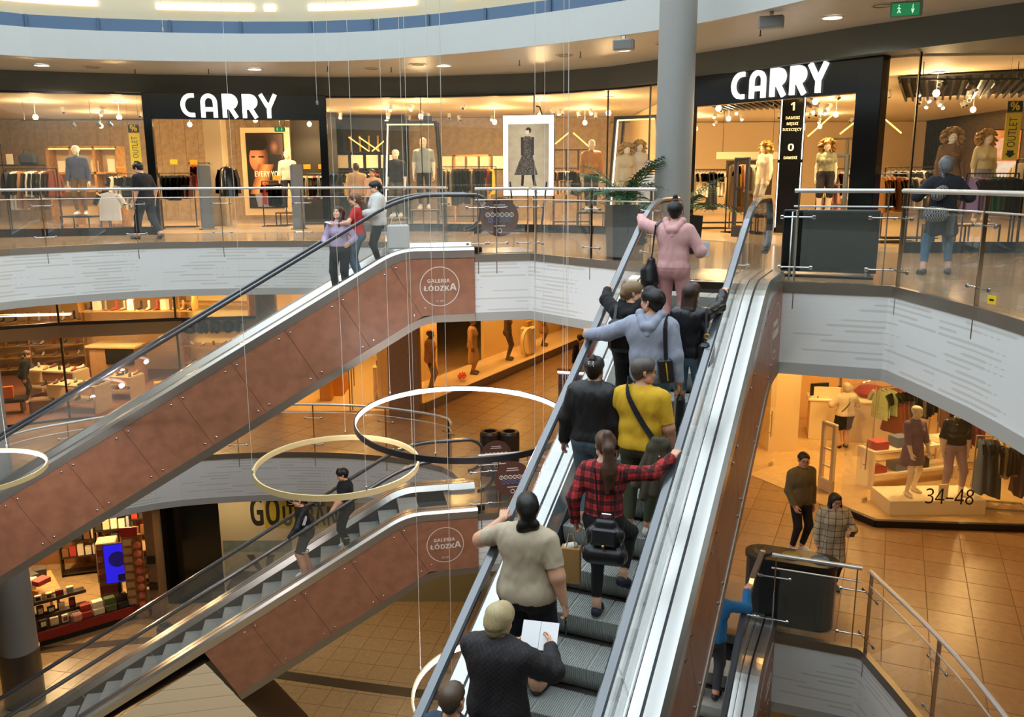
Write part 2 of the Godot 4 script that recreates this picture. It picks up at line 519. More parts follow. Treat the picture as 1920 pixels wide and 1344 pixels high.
	for i in range(0, ring.size(), 2):
		var o := func(k: int) -> Vector2: var p := ring[k % ring.size()]; return p + (p - Vector2(-3.5, -9.5)).normalized() * 0.45
		var p: Vector2 = o.call(i); var q: Vector2 = o.call(i + 2)
		var m := MB.new()
		m.bar(Vector3(p.x, 4.77, p.y), Vector3(q.x, 4.77, q.y), 0.1, 0.4)
		part(rc, "blue_panel", m.mesh(), M.blue)
		part(rc, "mullion", MB.new().box(Vector3(p.x, 4.77, p.y) + Vector3(-3.5 - p.x, 0, -9.5 - p.y).normalized() * 0.07, Vector3(0.05, 0.4, 0.05), 0.0, Basis(Vector3.UP, atan2(p.x + 3.5, p.y + 9.5))).mesh(), mt("blue_grey", hexc("3f566e"), 0.5))
	part(rc, "recess_ledge", with_hole(MB.new(), ring, 4.4, 4.45).mesh(), M.white)
	# beige dome ring leaning outwards over the gallery, with long lit bars
	var dome := struct("ceiling")
	var md := MB.new()
	var top := Vector2(-3.5, -9.5)
	for i in ring.size():
		var a := ring[i]; var b := ring[(i + 1) % ring.size()]
		var a1 := a + (a - top).normalized() * 0.75; var b1 := b + (b - top).normalized() * 0.75
		var a2 := a + (a - top).normalized() * 0.1; var b2 := b + (b - top).normalized() * 0.1
		md.quad(Vector3(b1.x, 4.93, b1.y), Vector3(a1.x, 4.93, a1.y), Vector3(a2.x, 7.4, a2.y), Vector3(b2.x, 7.4, b2.y))
		md.quad(Vector3(a1.x * 1.02, 4.93, a1.y * 1.02), Vector3(b1.x * 1.02, 4.93, b1.y * 1.02), Vector3(b2.x * 1.02, 7.4, b2.y * 1.02), Vector3(a2.x * 1.02, 7.4, a2.y * 1.02))
	part(dome, "dome_ring", md.mesh(), M.beige)
	var bars := struct("trim_6")
	var bar_m := glow("dome_bar_light", hexc("fff8ea"), 1.1)
	for q in [[0.05, 0.115, 5.32], [0.138, 0.177, 5.3], [0.181, 0.1855, 5.3], [0.199, 0.25, 5.3], [0.27, 0.36, 5.32], [0.05, 0.16, 5.9], [0.19, 0.3, 5.9]]:
		var n := int(maxf(2.0, (q[1] - q[0]) * ring.size() * 3.0))
		var pts := []
		for k in n + 1:
			var f: float = lerpf(q[0], q[1], float(k) / n) * ring.size()
			var p := ring[int(f) % ring.size()].lerp(ring[(int(f) + 1) % ring.size()], f - floorf(f))
			p += (p - top).normalized() * (0.75 - (q[2] - 4.93) * 0.263 - 0.05)
			pts.append(Vector3(p.x, q[2], p.y))
		var m := MB.new()
		for k in n: m.bar(pts[k], pts[k + 1], 0.03, 0.13)
		part(bars, "light_bar", m.mesh(), bar_m)
	# glazed roof: steel ribs over the opening, daylight comes between them
	var roof := struct("ceiling")
	for k in 9:
		part(roof, "roof_beam", MB.new().box(Vector3(-3.5, 7.9, -24.0 + k * 3.6), Vector3(24, 0.35, 0.16)).mesh(), M.white)
	for k in 4:
		part(roof, "roof_purlin", MB.new().box(Vector3(-12.0 + k * 5.6, 7.95, -9.5), Vector3(0.12, 0.2, 30)).mesh(), M.white)
	# outer walls of the building
	for q in [["wall_back", Vector3(-3, -1.5, -46.2), Vector3(42.4, 18, 0.4)], ["wall_front", Vector3(-3, -1.5, 8.2), Vector3(42.4, 18, 0.4)], ["wall_left", Vector3(-24.2, -1.5, -19), Vector3(0.4, 18, 54)], ["wall_right", Vector3(18.2, -1.5, -19), Vector3(0.4, 18, 54)]]:
		part(struct(q[0]), "wall_face", MB.new().box(q[1], q[2]).mesh(), M.greywall)
	var cap := struct("ceiling")
	part(cap, "roof_slab", with_hole(MB.new(), PackedVector2Array(big), 7.4, 7.6).mesh(), M.white)
	# charcoal bulkhead above the shop fronts
	var bk := struct("wall_bulkhead")
	var fl := front_line()
	var nose := [Vector2(-22, -17.5), Vector2(-15, -20.8), Vector2(-12.7, -21.85), Vector2(-9.2, -23.0), Vector2(-4.8, -23.75), Vector2(-2.4, -23.7), Vector2(0.6, -23.0), Vector2(2.4, -21.8), Vector2(3.2, -20.8), Vector2(4.86, -18.55), Vector2(6.25, -16.4), Vector2(7.9, -14.4), Vector2(10, -12.2), Vector2(16, -9.5)]
	for i in nose.size() - 1:
		var a: Vector2 = nose[i]; var b: Vector2 = nose[i + 1]
		var c: Vector2 = Vector2(b.x, minf(b.y, (fl[i + 1] as Vector2).y) - 0.5) if i > 9 else b + Vector2(0.1, -0.6)
		var d: Vector2 = Vector2(a.x, minf(a.y, (fl[i] as Vector2).y) - 0.5) if i > 10 else a + Vector2(0.1, -0.6)
		part(bk, "bulkhead_panel", MB.new().slab(PackedVector2Array([a, b, c, d]), 3.55, 4.06).mesh(), M.bulk)
	# round columns
	for q in [[Vector3(2.78, 0, -15.0), 0.31, 9.0, 0.0, "tall grey round column rising beside the palm planter"], [Vector3(2.78, L1, -15.0), 0.31, 3.9, 0.0, ""], [Vector3(-11.05, L1, -17.3), 0.36, 3.9, 0.0, ""], [Vector3(-11.15, L0, -17.5), 0.4, 5.0, 1.3, ""], [Vector3(-6.85, L1, -23.6), 0.3, 3.9, 0, ""]]:
		var col := struct("pillar")
		part(col, "shaft", MB.new().lathe([Vector2(q[1], 0.0), Vector2(q[1], q[2])], 36).mesh(), M.column)
		if q[3] > 0.0: part(col, "base_sleeve", MB.new().lathe([Vector2(q[1] + 0.02, 0.0), Vector2(q[1] + 0.02, q[3]), Vector2(q[1], q[3])], 36).mesh(), mt("sleeve_steel", hexc("6d6a64"), 0.3, 0.8))
		col.position = q[0]

# square tiles laid around a centre, each clipped to the floor; the far ones join into one part
func tiles(parent: Node3D, called: String, hole: PackedVector2Array, y: float, size: float, turn: float, mats: Array, near: Vector2) -> void:
	var cells := []
	var n := 42
	for i in range(-n, n):
		for j in range(-n, n):
			var c := near + Vector2(i, j).rotated(turn) * size
			if c.x < -23 or c.x > 17 or c.y < -40 or c.y > -3: continue
			cells.append(c)
	var cam := Vector2.ZERO
	var order := []
	for c in cells:
		var ang: float = absf(atan2(c.x, -c.y))
		order.append([c.distance_to(cam) + (50.0 if ang > 0.56 else 0.0) + (0.0 if c.y < -9.0 else 30.0), c])
	order.sort_custom(func(p, q): return p[0] < q[0])
	var rest := MB.new()
	var whole := {}
	var g := size * 0.5 - 0.006
	var made := 0
	for o in order:
		var c: Vector2 = o[1]
		var sq := PackedVector2Array()
		for w in [Vector2(-g, -g), Vector2(g, -g), Vector2(g, g), Vector2(-g, g)]: sq.append(c + (w as Vector2).rotated(turn))
		var pieces := [sq] if hole.is_empty() else Geometry2D.clip_polygons(sq, hole)
		for q in pieces:
			if made < 300 and Geometry2D.is_polygon_clockwise(q) == Geometry2D.is_polygon_clockwise(sq):
				var k := (int(c.x * 7.0) + int(c.y * 13.0)) % 2
				if q.size() == 4 and absf(area_of(q) - area_of(sq)) < 0.001:
					if not whole.has("m"):
						whole.m = MB.new().box(Vector3(0, -0.006, 0), Vector3(g * 2, 0.012, g * 2)).mesh()
					part(parent, "tile", whole.m, mats[absi(k)], Vector3(c.x, y, c.y), Basis(Vector3.UP, -turn))
				else:
					part(parent, "tile", MB.new().slab(q, y - 0.012, y).mesh(), mats[absi(k)])
				made += 1
			else:
				rest.slab(q, y - 0.012, y)
	var r := part(parent, "tile_field", rest.mesh(), mats[0])
	r.set_meta("kind", "stuff")

func area_of(p: PackedVector2Array) -> float:
	var a := 0.0
	for i in p.size(): a += p[i].cross(p[(i + 1) % p.size()])
	return absf(a) / 2.0
# ---------------------------------------------------------------- escalators (local: up the incline is -z, right is +x, origin where the incline meets the upper floor)
const T30 := 0.57735027
const DROP := 5.12
const OUT := 0.9

func rail_path(h_top: float, h_mid: float, ext: float, newel: float) -> Array:
	var p := []
	for i in 13:
		var w := lerpf(-PI / 2, PI / 2, i / 12.0)
		p.append(Vector2(-ext - cos(w) * newel, h_top - newel + sin(w) * newel))
	var q := Vector2(-(h_top - h_mid) / T30, h_top)
	var a := q + Vector2(-0.55, 0); var b := q + Vector2(0.55, -0.55 * T30)
	for i in 7:
		var f := i / 6.0
		p.append(a.lerp(q, f).lerp(q.lerp(b, f), f))
	var z2 := (h_mid - h_top + DROP) / T30
	var q2 := Vector2(z2, h_top - DROP)
	a = q2 + Vector2(-0.55, 0.55 * T30); b = q2 + Vector2(0.55, 0)
	for i in 7:
		var f := i / 6.0
		p.append(a.lerp(q2, f).lerp(q2.lerp(b, f), f))
	var end := DROP / T30 + ext
	for i in 13:
		var w := lerpf(PI / 2, -PI / 2, i / 12.0)
		p.append(Vector2(end + cos(w) * newel, h_top - DROP - newel + sin(w) * newel))
	return p

func slope_path(h: float, z0: float, z1: float, hf := 1e9) -> Array:
	if hf > 1e8: hf = h
	var p := [Vector2(z0, hf)]
	var k := Vector2(-(hf - h) / T30, hf)
	for i in 7:
		var f := i / 6.0
		p.append((k + Vector2(-0.3, 0)).lerp(k, f).lerp(k.lerp(k + Vector2(0.3, -0.3 * T30), f), f))
	var zb := (h - hf + DROP) / T30
	if z1 > zb:
		for i in 7:
			var f := i / 6.0
			var kk := Vector2(zb, hf - DROP)
			p.append((kk + Vector2(-0.3, 0.3 * T30)).lerp(kk, f).lerp(kk.lerp(kk + Vector2(0.3, 0), f), f))
		p.append(Vector2(z1, hf - DROP))
	else:
		p.append(Vector2(z1, h - z1 * T30))
	return p

func step_mesh() -> ArrayMesh:
	var mb := MB.new()
	var path := [Vector2(-0.4, 0), Vector2(-0.004, 0), Vector2(0, -0.006), Vector2(-0.008, -0.06), Vector2(-0.028, -0.13), Vector2(-0.06, -0.195), Vector2(-0.085, -0.236)]
	var nb := 56
	var w := 1.0 / nb
	for s in path.size() - 1:
		var a: Vector2 = path[s]; var b: Vector2 = path[s + 1]
		var t := (b - a).normalized()
		var up := Vector2(-t.y, t.x)
		if s > 0: up = Vector2(0.98, 0.2)
		for k in nb:
			var x0 := -0.5 + k * w
			var seam := k == 18 or k == 37
			var hi := 0.0 if not seam else -0.008
			var lo := -0.008
			var q := func(x: float, p: Vector2, d: float) -> Vector3: return Vector3(x, p.y + up.y * d, p.x + up.x * d)
			var xs := [x0, x0 + w * 0.5, x0 + w * 0.5, x0 + w, x0 + w]
			var ds := [hi, hi, lo, lo, 0.0]
			for j in 4:
				mb.quad(q.call(xs[j], a, ds[j]), q.call(xs[j], b, ds[j]), q.call(xs[j + 1], b, ds[j + 1]), q.call(xs[j + 1], a, ds[j + 1]))
	return mb.mesh()

var step_m: ArrayMesh

func escalator(label: String, origin: Vector3, az: float, truss_end := 9.3, steps_from := 0, steps_to := 27, both_faces := true) -> Node3D:
	var e := thing("escalator", label, "escalator", origin, -az)
	if step_m == null: step_m = step_mesh()
	var step_mat := mt("step_aluminium", hexc("bfc4bf"), 0.5, 0.15, "fine", 3.0)
	for k in range(steps_from, steps_to):
		var z := 0.12 + k * 0.4
		var y := -z * T30
		if k < 1: y = 0.0 if k < 0 else -0.06
		if y < -DROP: y = -DROP
		part(e, "step", step_m, step_mat, Vector3(0, y, z))
	part(e, "landing_plate", MB.new().box(Vector3(0, 0.004, -1.75), Vector3(1.24, 0.012, 1.7)).mesh(), M.steel)
	part(e, "comb_plate", MB.new().box(Vector3(0, 0.012, -0.95), Vector3(1.02, 0.012, 0.18), 0.004).mesh(), M.chrome)
	part(e, "landing_plate", MB.new().box(Vector3(0, -DROP + 0.004, DROP / T30 + 1.75), Vector3(1.24, 0.012, 1.7)).mesh(), M.steel)
	var hr := rail_path(1.1, 1.02, 1.42, 0.36)
	var zt := DROP / T30
	for s in [-1.0, 1.0]:
		var x: float = s * 0.62
		part(e, "handrail", MB.new().sweep(hr, [Vector2(-0.042, -0.022), Vector2(0.042, -0.022), Vector2(0.044, 0.004), Vector2(0.03, 0.022), Vector2(-0.03, 0.022), Vector2(-0.044, 0.004)], x).mesh(), M.rubber)
		part(e, "handrail_guide", MB.new().sweep(rail_path(1.072, 0.99, 1.42, 0.335), [Vector2(-0.024, -0.018), Vector2(0.024, -0.018), Vector2(0.024, 0.008), Vector2(-0.024, 0.008)], x).mesh(), M.dark_steel)
		# glass balustrade in panels
		var cut := [-1.74, -0.35]
		var zc := 0.95
		while zc < zt - 0.6:
			cut.append(zc); zc += 1.28
		cut.append(zt + 0.4); cut.append(zt + 1.74)
		var lo := func(z: float) -> float: return 0.14 if z < 0 else (0.14 - DROP if z > zt else 0.14 - z * T30)
		var hi := func(z: float) -> float: return 1.07 if z < -0.14 else (1.07 - DROP if z > zt - 0.14 else 0.985 - z * T30)
		for i in cut.size() - 1:
			var z0: float = cut[i] + 0.004; var z1: float = cut[i + 1] - 0.004
			var sh0 := 0.5 * 0.85 if z0 > -0.2 and z0 < zt - 0.2 else 0.0
			var sh1 := 0.5 * 0.85 if z1 > -0.2 and z1 < zt - 0.2 else 0.0
			var poly := PackedVector2Array()
			var bot := []; var top := []
			for k in 7:
				var f := k / 6.0
				var zb := lerpf(z0, z1, f)
				var zz := lerpf(z0 + sh0, z1 + sh1, f)
				bot.append(Vector2(zb, lo.call(zb)))
				top.append(Vector2(zz, hi.call(zz)))
			if i == 0:
				top = []; bot = [Vector2(-1.5, 0.14), Vector2(z1, 0.14)]
				for k in 9:
					var w := lerpf(-PI / 2.6, PI / 2, k / 8.0)
					top.append(Vector2(-1.42 - cos(w) * 0.33, 0.74 + sin(w) * 0.33))
				top.append(Vector2(z1 + sh1, hi.call(z1 + sh1)))
			if i == cut.size() - 2:
				top = [Vector2(z0, 1.07 - DROP)]; bot = [Vector2(z0, 0.14 - DROP), Vector2(zt + 1.5, 0.14 - DROP)]
				for k in 9:
					var w := lerpf(PI / 2, -PI / 2.6, k / 8.0)
					top.append(Vector2(zt + 1.42 + cos(w) * 0.33, 0.74 - DROP + sin(w) * 0.33))
			top.reverse()
			poly = PackedVector2Array(bot + top)
			part(e, "glass_panel", MB.new().extrude(poly, 0.012, Transform3D(Basis(Vector3(0, 0, 1), Vector3(0, 1, 0), Vector3(1, 0, 0)), Vector3(x - 0.006, 0, 0))).mesh(), M.glass)
		# decks on both sides of the glass, skirt beside the steps
		var sw := func(z0: float, z1: float, prof: Array) -> ArrayMesh:
			var pr := []
			for q in prof: pr.append(Vector2(q.x * s, q.y))
			if s < 0.0: pr.reverse()
			return MB.new().sweep(slope_path(0.0, z0, z1), pr).mesh()
		part(e, "inner_deck", sw.call(-1.55, zt + 1.55, [Vector2(0.52, 0.02), Vector2(0.535, 0.0), Vector2(0.61, 0.06), Vector2(0.61, 0.135), Vector2(0.595, 0.135)]), M.steel)
		part(e, "skirt", sw.call(-1.0, zt + 1.0, [Vector2(0.507, -0.32), Vector2(0.525, -0.32), Vector2(0.525, 0.03), Vector2(0.507, 0.03)]), mt("skirt_dark", hexc("3b3d3c"), 0.35, 0.6))
		part(e, "deck", sw.call(-1.55, zt + 1.55, [Vector2(0.63, 0.03), Vector2(0.72, 0.03), Vector2(0.72, 0.14), Vector2(0.63, 0.14)]), M.steel)
		part(e, "deck_seal", sw.call(-1.55, zt + 1.55, [Vector2(0.72, 0.03), Vector2(0.745, 0.03), Vector2(0.745, 0.125), Vector2(0.72, 0.125)]), M.black)
		part(e, "outer_deck", sw.call(-1.38, zt + 1.4, [Vector2(0.745, -0.05), Vector2(OUT + 0.01, -0.05), Vector2(OUT + 0.01, 0.09), Vector2(OUT - 0.03, 0.14), Vector2(0.745, 0.14)]), M.steel)
		# cladding panels with their studs
		var zs := [-1.38]
		var zj := 0.18
		while zj < truss_end - 0.3:
			zs.append(zj); zj += 0.965
		zs.append(truss_end)
		var tf := Transform3D(Basis(Vector3(0, 0, 1), Vector3(0, 1, 0), Vector3(1, 0, 0)), Vector3(s * OUT - (0.02 if s > 0 else 0.0), 0, 0))
		for i in zs.size() - 1:
			var z0: float = zs[i] + 0.003; var z1: float = zs[i + 1] - 0.003
			var poly: PackedVector2Array
			var k := 0.566   # joints stand square to the incline
			if i == 0: poly = PackedVector2Array([Vector2(z0, -0.06), Vector2(-0.03, -0.06), Vector2(z1, -0.05 - z1 * T30), Vector2(z1 - k, -1.35 - (z1 - k) * T30), Vector2(-0.42, -1.11), Vector2(z0, -1.11)])
			else: poly = PackedVector2Array([Vector2(z0, -0.05 - z0 * T30), Vector2(z1, -0.05 - z1 * T30), Vector2(z1 - k, -1.35 - (z1 - k) * T30), Vector2(z0 - k, -1.35 - (z0 - k) * T30)])
			part(e, "cladding_panel", MB.new().extrude(poly, 0.02, tf).mesh(), M.brown)
			var sd := Basis(Vector3(0, 0, 1), PI / 2 * -s)
			for j in [0, 1]:
				var zz: float = (z0 if j == 0 else z1) + (0.1 if j == 0 else -0.1)
				if (i == 0 and j == 0) or (i == zs.size() - 2 and j == 1): continue
				for yy in [-0.17, -1.23]:
					var zq: float = zz - (0.0 if yy > -0.5 else 0.52)
					part(e, "stud", stud_mesh(), M.chrome, Vector3(s * (OUT + 0.002), yy - zq * T30, zq), sd)
		part(e, "bottom_strip", MB.new().sweep(slope_path(-1.36, -1.38, truss_end - 0.566, -1.12), [Vector2(-0.012 + s * OUT, -0.12), Vector2(0.012 + s * OUT, -0.12), Vector2(0.012 + s * OUT, 0.02), Vector2(-0.012 + s * OUT, 0.02)]).mesh(), M.kerb)
	# closed truss behind the cladding
	var te := truss_end
	var body := PackedVector2Array([Vector2(-1.38, -0.3), Vector2(0, -0.3), Vector2(te, -0.3 - te * T30), Vector2(te - 0.55, -1.42 - (te - 0.55) * T30), Vector2(-0.42, -1.2), Vector2(-1.38, -1.2)])
	part(e, "truss", MB.new().extrude(body, OUT * 2 - 0.06, Transform3D(Basis(Vector3(0, 0, 1), Vector3(0, 1, 0), Vector3(1, 0, 0)), Vector3(-OUT + 0.03, 0, 0))).mesh(), M.dark_steel)
	if te < 9.0:
		var rest := PackedVector2Array([Vector2(te, -0.3 - te * T30), Vector2(zt, -0.3 - DROP + 0.28), Vector2(zt + 1.4, -0.02 - DROP), Vector2(zt + 1.4, -DROP), Vector2(te - 1.75, -DROP)])
		part(e, "plank_cladding", MB.new().extrude(rest, OUT * 2 - 0.08, Transform3D(Basis(Vector3(0, 0, 1), Vector3(0, 1, 0), Vector3(1, 0, 0)), Vector3(-OUT + 0.04, 0, 0))).mesh(), mt("dark_oak_end", hexc("4a3626"), 0.6))
		var y := -DROP
		var row := 0
		while y < -0.35 - te * T30:
			var y1 := minf(y + 0.26, -0.3 - te * T30)
			var zl := func(h: float) -> float: return te - 1.75 + (h + DROP) / (DROP - 0.3 - te * T30) * 1.75
			var zr := func(h: float) -> float: return minf(zt + 1.0, (-0.3 - h) / T30)
			part(e, "plank", MB.new().extrude(PackedVector2Array([Vector2(zl.call(y), y + 0.012), Vector2(zr.call(y), y + 0.012), Vector2(zr.call(y1), y1), Vector2(zl.call(y1), y1)]), 0.03, Transform3D(Basis(Vector3(0, 0, 1), Vector3(0, 1, 0), Vector3(1, 0, 0)), Vector3(OUT - 0.03, 0, 0))).mesh(), mt("pale_plank", hexc("ecd9b2"), 0.55))
			y = y1; row += 1
	# emblem on the first panel
	for s in [-1.0, 1.0]:
		var lg := Node3D.new()
		lg.name = "emblem"
		e.add_child(lg, true)
		lg.transform = Transform3D(Basis(Vector3.UP, s * PI / 2), Vector3(s * (OUT + 0.003), -0.57, -0.72))
		var white := mt("emblem_white", hexc("d8cfc4"), 0.5)
		var ring := MB.new()
		for i in 48:
			var a0 := TAU * i / 48; var a1 := TAU * (i + 1) / 48
			ring.quad(Vector3(cos(a0) * 0.355, sin(a0) * 0.355, 0.002), Vector3(cos(a0) * 0.37, sin(a0) * 0.37, 0.002), Vector3(cos(a1) * 0.37, sin(a1) * 0.37, 0.002), Vector3(cos(a1) * 0.355, sin(a1) * 0.355, 0.002))
		part(lg, "emblem_ring", ring.mesh(), white)
		text(lg, "lettering", "GALERIA", 0.066, white, Vector3(-0.02, 0.105, 0), Basis(), 900, 0.004, 0.42)
		text(lg, "lettering", "ŁÓDZK", 0.092, white, Vector3(-0.06, -0.035, 0), Basis(), 900, 0.004, 0.48)
		text(lg, "lettering", "A", 0.125, white, Vector3(0.25, -0.015, 0), Basis(), 900, 0.004, 0.13)
		text(lg, "lettering", "EST. 2002", 0.035, white, Vector3(0.0, -0.27, 0), Basis(), 400, 0.003, 0.14)
	return e

var stud_me: ArrayMesh
func stud_mesh() -> ArrayMesh:
	if stud_me == null: stud_me = MB.new().lathe([Vector2(0.022, 0), Vector2(0.022, 0.008), Vector2(0.014, 0.014), Vector2(0.0, 0.015)], 8).mesh()
	return stud_me

func esc_point(o: Vector3, az: float, p: Vector3) -> Vector3:
	return o + Basis(Vector3.UP, -az) * p

const AZ_R := 0.41888
const AZ_L := 1.36834
const O_R := Vector3(2.292, 0, -10.582)
const O_R1 := Vector3(2.512, -5.12, -10.632)
const O_L := Vector3(-2.221, 0, -16.49)

func build_escalators() -> void:
	escalator("wide escalator full of riders rising to the upper floor beside the screen", O_R, AZ_R)
	escalator("brown-clad escalator across the atrium carrying three women", O_L, AZ_L)
	escalator("brown-clad escalator at the bottom carrying two young men down", O_L + Vector3(0, L1, 0), AZ_L, 3.95)
	escalator("escalator under the crowded one, with a blue-sleeved rider", O_R1, AZ_R)

# ---------------------------------------------------------------- railings
func railing(label: String, pts: Array, y: float, posts: Array, h := 1.2, low := -0.36) -> Node3D:
	# pts: plan polyline; posts: distances along it
	var o := thing("railing", label, "railing")
	var le := [0.0]
	for i in pts.size() - 1: le.append(le[-1] + (pts[i] as Vector2).distance_to(pts[i + 1]))
	var at := func(d: float) -> Array:
		for i in pts.size() - 1:
			if d <= le[i + 1] + 1e-4 or i == pts.size() - 2:
				var a: Vector2 = pts[i]; var b: Vector2 = pts[i + 1]
				var t := (b - a).normalized()
				var p: Vector2 = a + t * (d - float(le[i]))
				return [Vector3(p.x, y, p.y), Vector3(t.x, 0, t.y)]
		return []
	var full: float = le[-1]
	var path := []
	var n := maxi(1, int(full / 0.4))
	for i in n + 1: path.append((at.call(full * i / n) as Array)[0] + Vector3(0, h, 0))
	part(o, "top_rail", MB.new().tube(path, 0.03, 10).mesh(), M.rail)
	var p2 := []
	for p in path: p2.append(p + Vector3(0, -0.2, 0))
	part(o, "lower_rail", MB.new().tube(p2, 0.013, 6).mesh(), M.rail)
	for d in posts:
		var q: Array = at.call(d)
		var p: Vector3 = q[0]; var t: Vector3 = q[1]
		var side := t.cross(Vector3.UP)
		var b := Basis(t, Vector3.UP, side)
		part(o, "post", MB.new().box(p + Vector3(0, (h + low) / 2.0, 0), Vector3(0.05, h - low, 0.018), 0.003, Basis(side, Vector3.UP, -t)).mesh(), M.chrome)
		for yy in [0.86, 0.2]:
			part(o, "clamp", MB.new().tube([p + Vector3(0, yy, 0) - t * 0.2, p + Vector3(0, yy, 0) + t * 0.2], 0.012, 6).box(p + Vector3(0, yy, 0) - t * 0.2, Vector3(0.05, 0.05, 0.03), 0.01, b).box(p + Vector3(0, yy, 0) + t * 0.2, Vector3(0.05, 0.05, 0.03), 0.01, b).mesh(), M.chrome)
	var ends := posts.duplicate()
	if ends[0] > 0.3: ends.push_front(0.0)
	if full - ends[-1] > 0.3: ends.append(full)
	for i in ends.size() - 1:
		var d0: float = ends[i] + 0.06; var d1: float = ends[i + 1] - 0.06
		var m := MB.new()
		var k := maxi(1, int((d1 - d0) / 0.5))
		for j in k:
			var a: Vector3 = (at.call(lerpf(d0, d1, float(j) / k)) as Array)[0]; var b: Vector3 = (at.call(lerpf(d0, d1, float(j + 1) / k)) as Array)[0]
			m.bar(a + Vector3(0, 0.52, 0), b + Vector3(0, 0.52, 0), 0.012, 0.9)
		part(o, "glass_panel", m.mesh(), M.glass)
	return o

func shifted(p: Array, d: float) -> Array:
	var r := []
	for i in p.size():
		var t: Vector2 = ((p[mini(i + 1, p.size() - 1)] as Vector2) - (p[maxi(i - 1, 0)] as Vector2)).normalized()
		r.append((p[i] as Vector2) + Vector2(t.y, -t.x) * d)
	return r

func spaced(full: float, gap: float, start := 0.1) -> Array:
	var r := []
	var d := start
	while d < full - 0.1:
		r.append(d); d += gap
	return r

func len_of(p: Array) -> float:
	var s := 0.0
	for i in p.size() - 1: s += (p[i] as Vector2).distance_to(p[i + 1])
	return s

func build_railings() -> void:
	var arc_l := curve([Vector2(-11.9, -10.5), Vector2(-11.6, -15.0), Vector2(-10.7, -17.5), Vector2(-10, -18.35), Vector2(-8.6, -19.4), Vector2(-6.9, -19.85), Vector2(-5, -19.95), Vector2(-3.2, -19.65), Vector2(-1.6, -18.8), Vector2(-1.35, -18.2)], 3)
	for k in 2:
		var y := 0.0 if k == 0 else L1
		var w: String = ["upper floor", "middle floor"][k]
		railing("curved glass railing along the %s%s" % [w, " in front of the clothes shop" if k == 0 else " in front of the shoe shop"], arc_l, y, spaced(len_of(arc_l), 1.85, 0.95))
		railing("short glass railing between the escalators on the %s" % w, [CORNER_A + Vector2(0.02, 0.0), CORNER_B + Vector2(-0.05, 0.0)], y, [0.05, 0.4, 1.0])
		railing("glass railing in front of the %s" % ("palm planter" if k == 0 else "round litter bin of the middle floor"), [CORNER_B + Vector2(0.03, 0.05), Vector2(2.3, -13.8)], y, [0.08, 1.55, 2.9])
		railing("straight glass railing in front of the %s" % ("large dark screen" if k == 0 else "black recycling bin"), [Vector2(3.72, -11.4), Vector2(4.83, -10.95)], y, [0.06, 1.14])
		var right := curve([Vector2(4.9, -10.85), Vector2(5.0, -9.0), Vector2(4.92, -7.6), Vector2(4.7, -5.0)], 3)
		railing("glass railing bending towards the camera at the %s" % ("backpack woman" if k == 0 else "lower corner of the middle floor"), right, y, [0.05, 1.75, 3.3, 4.9])
# ---------------------------------------------------------------- bodies: one smooth skin over a posed skeleton
const EDGES := [0, 1, 2, 3, 4, 5, 6, 7, 0, 2, 1, 3, 4, 6, 5, 7, 0, 4, 1, 5, 2, 6, 3, 7]

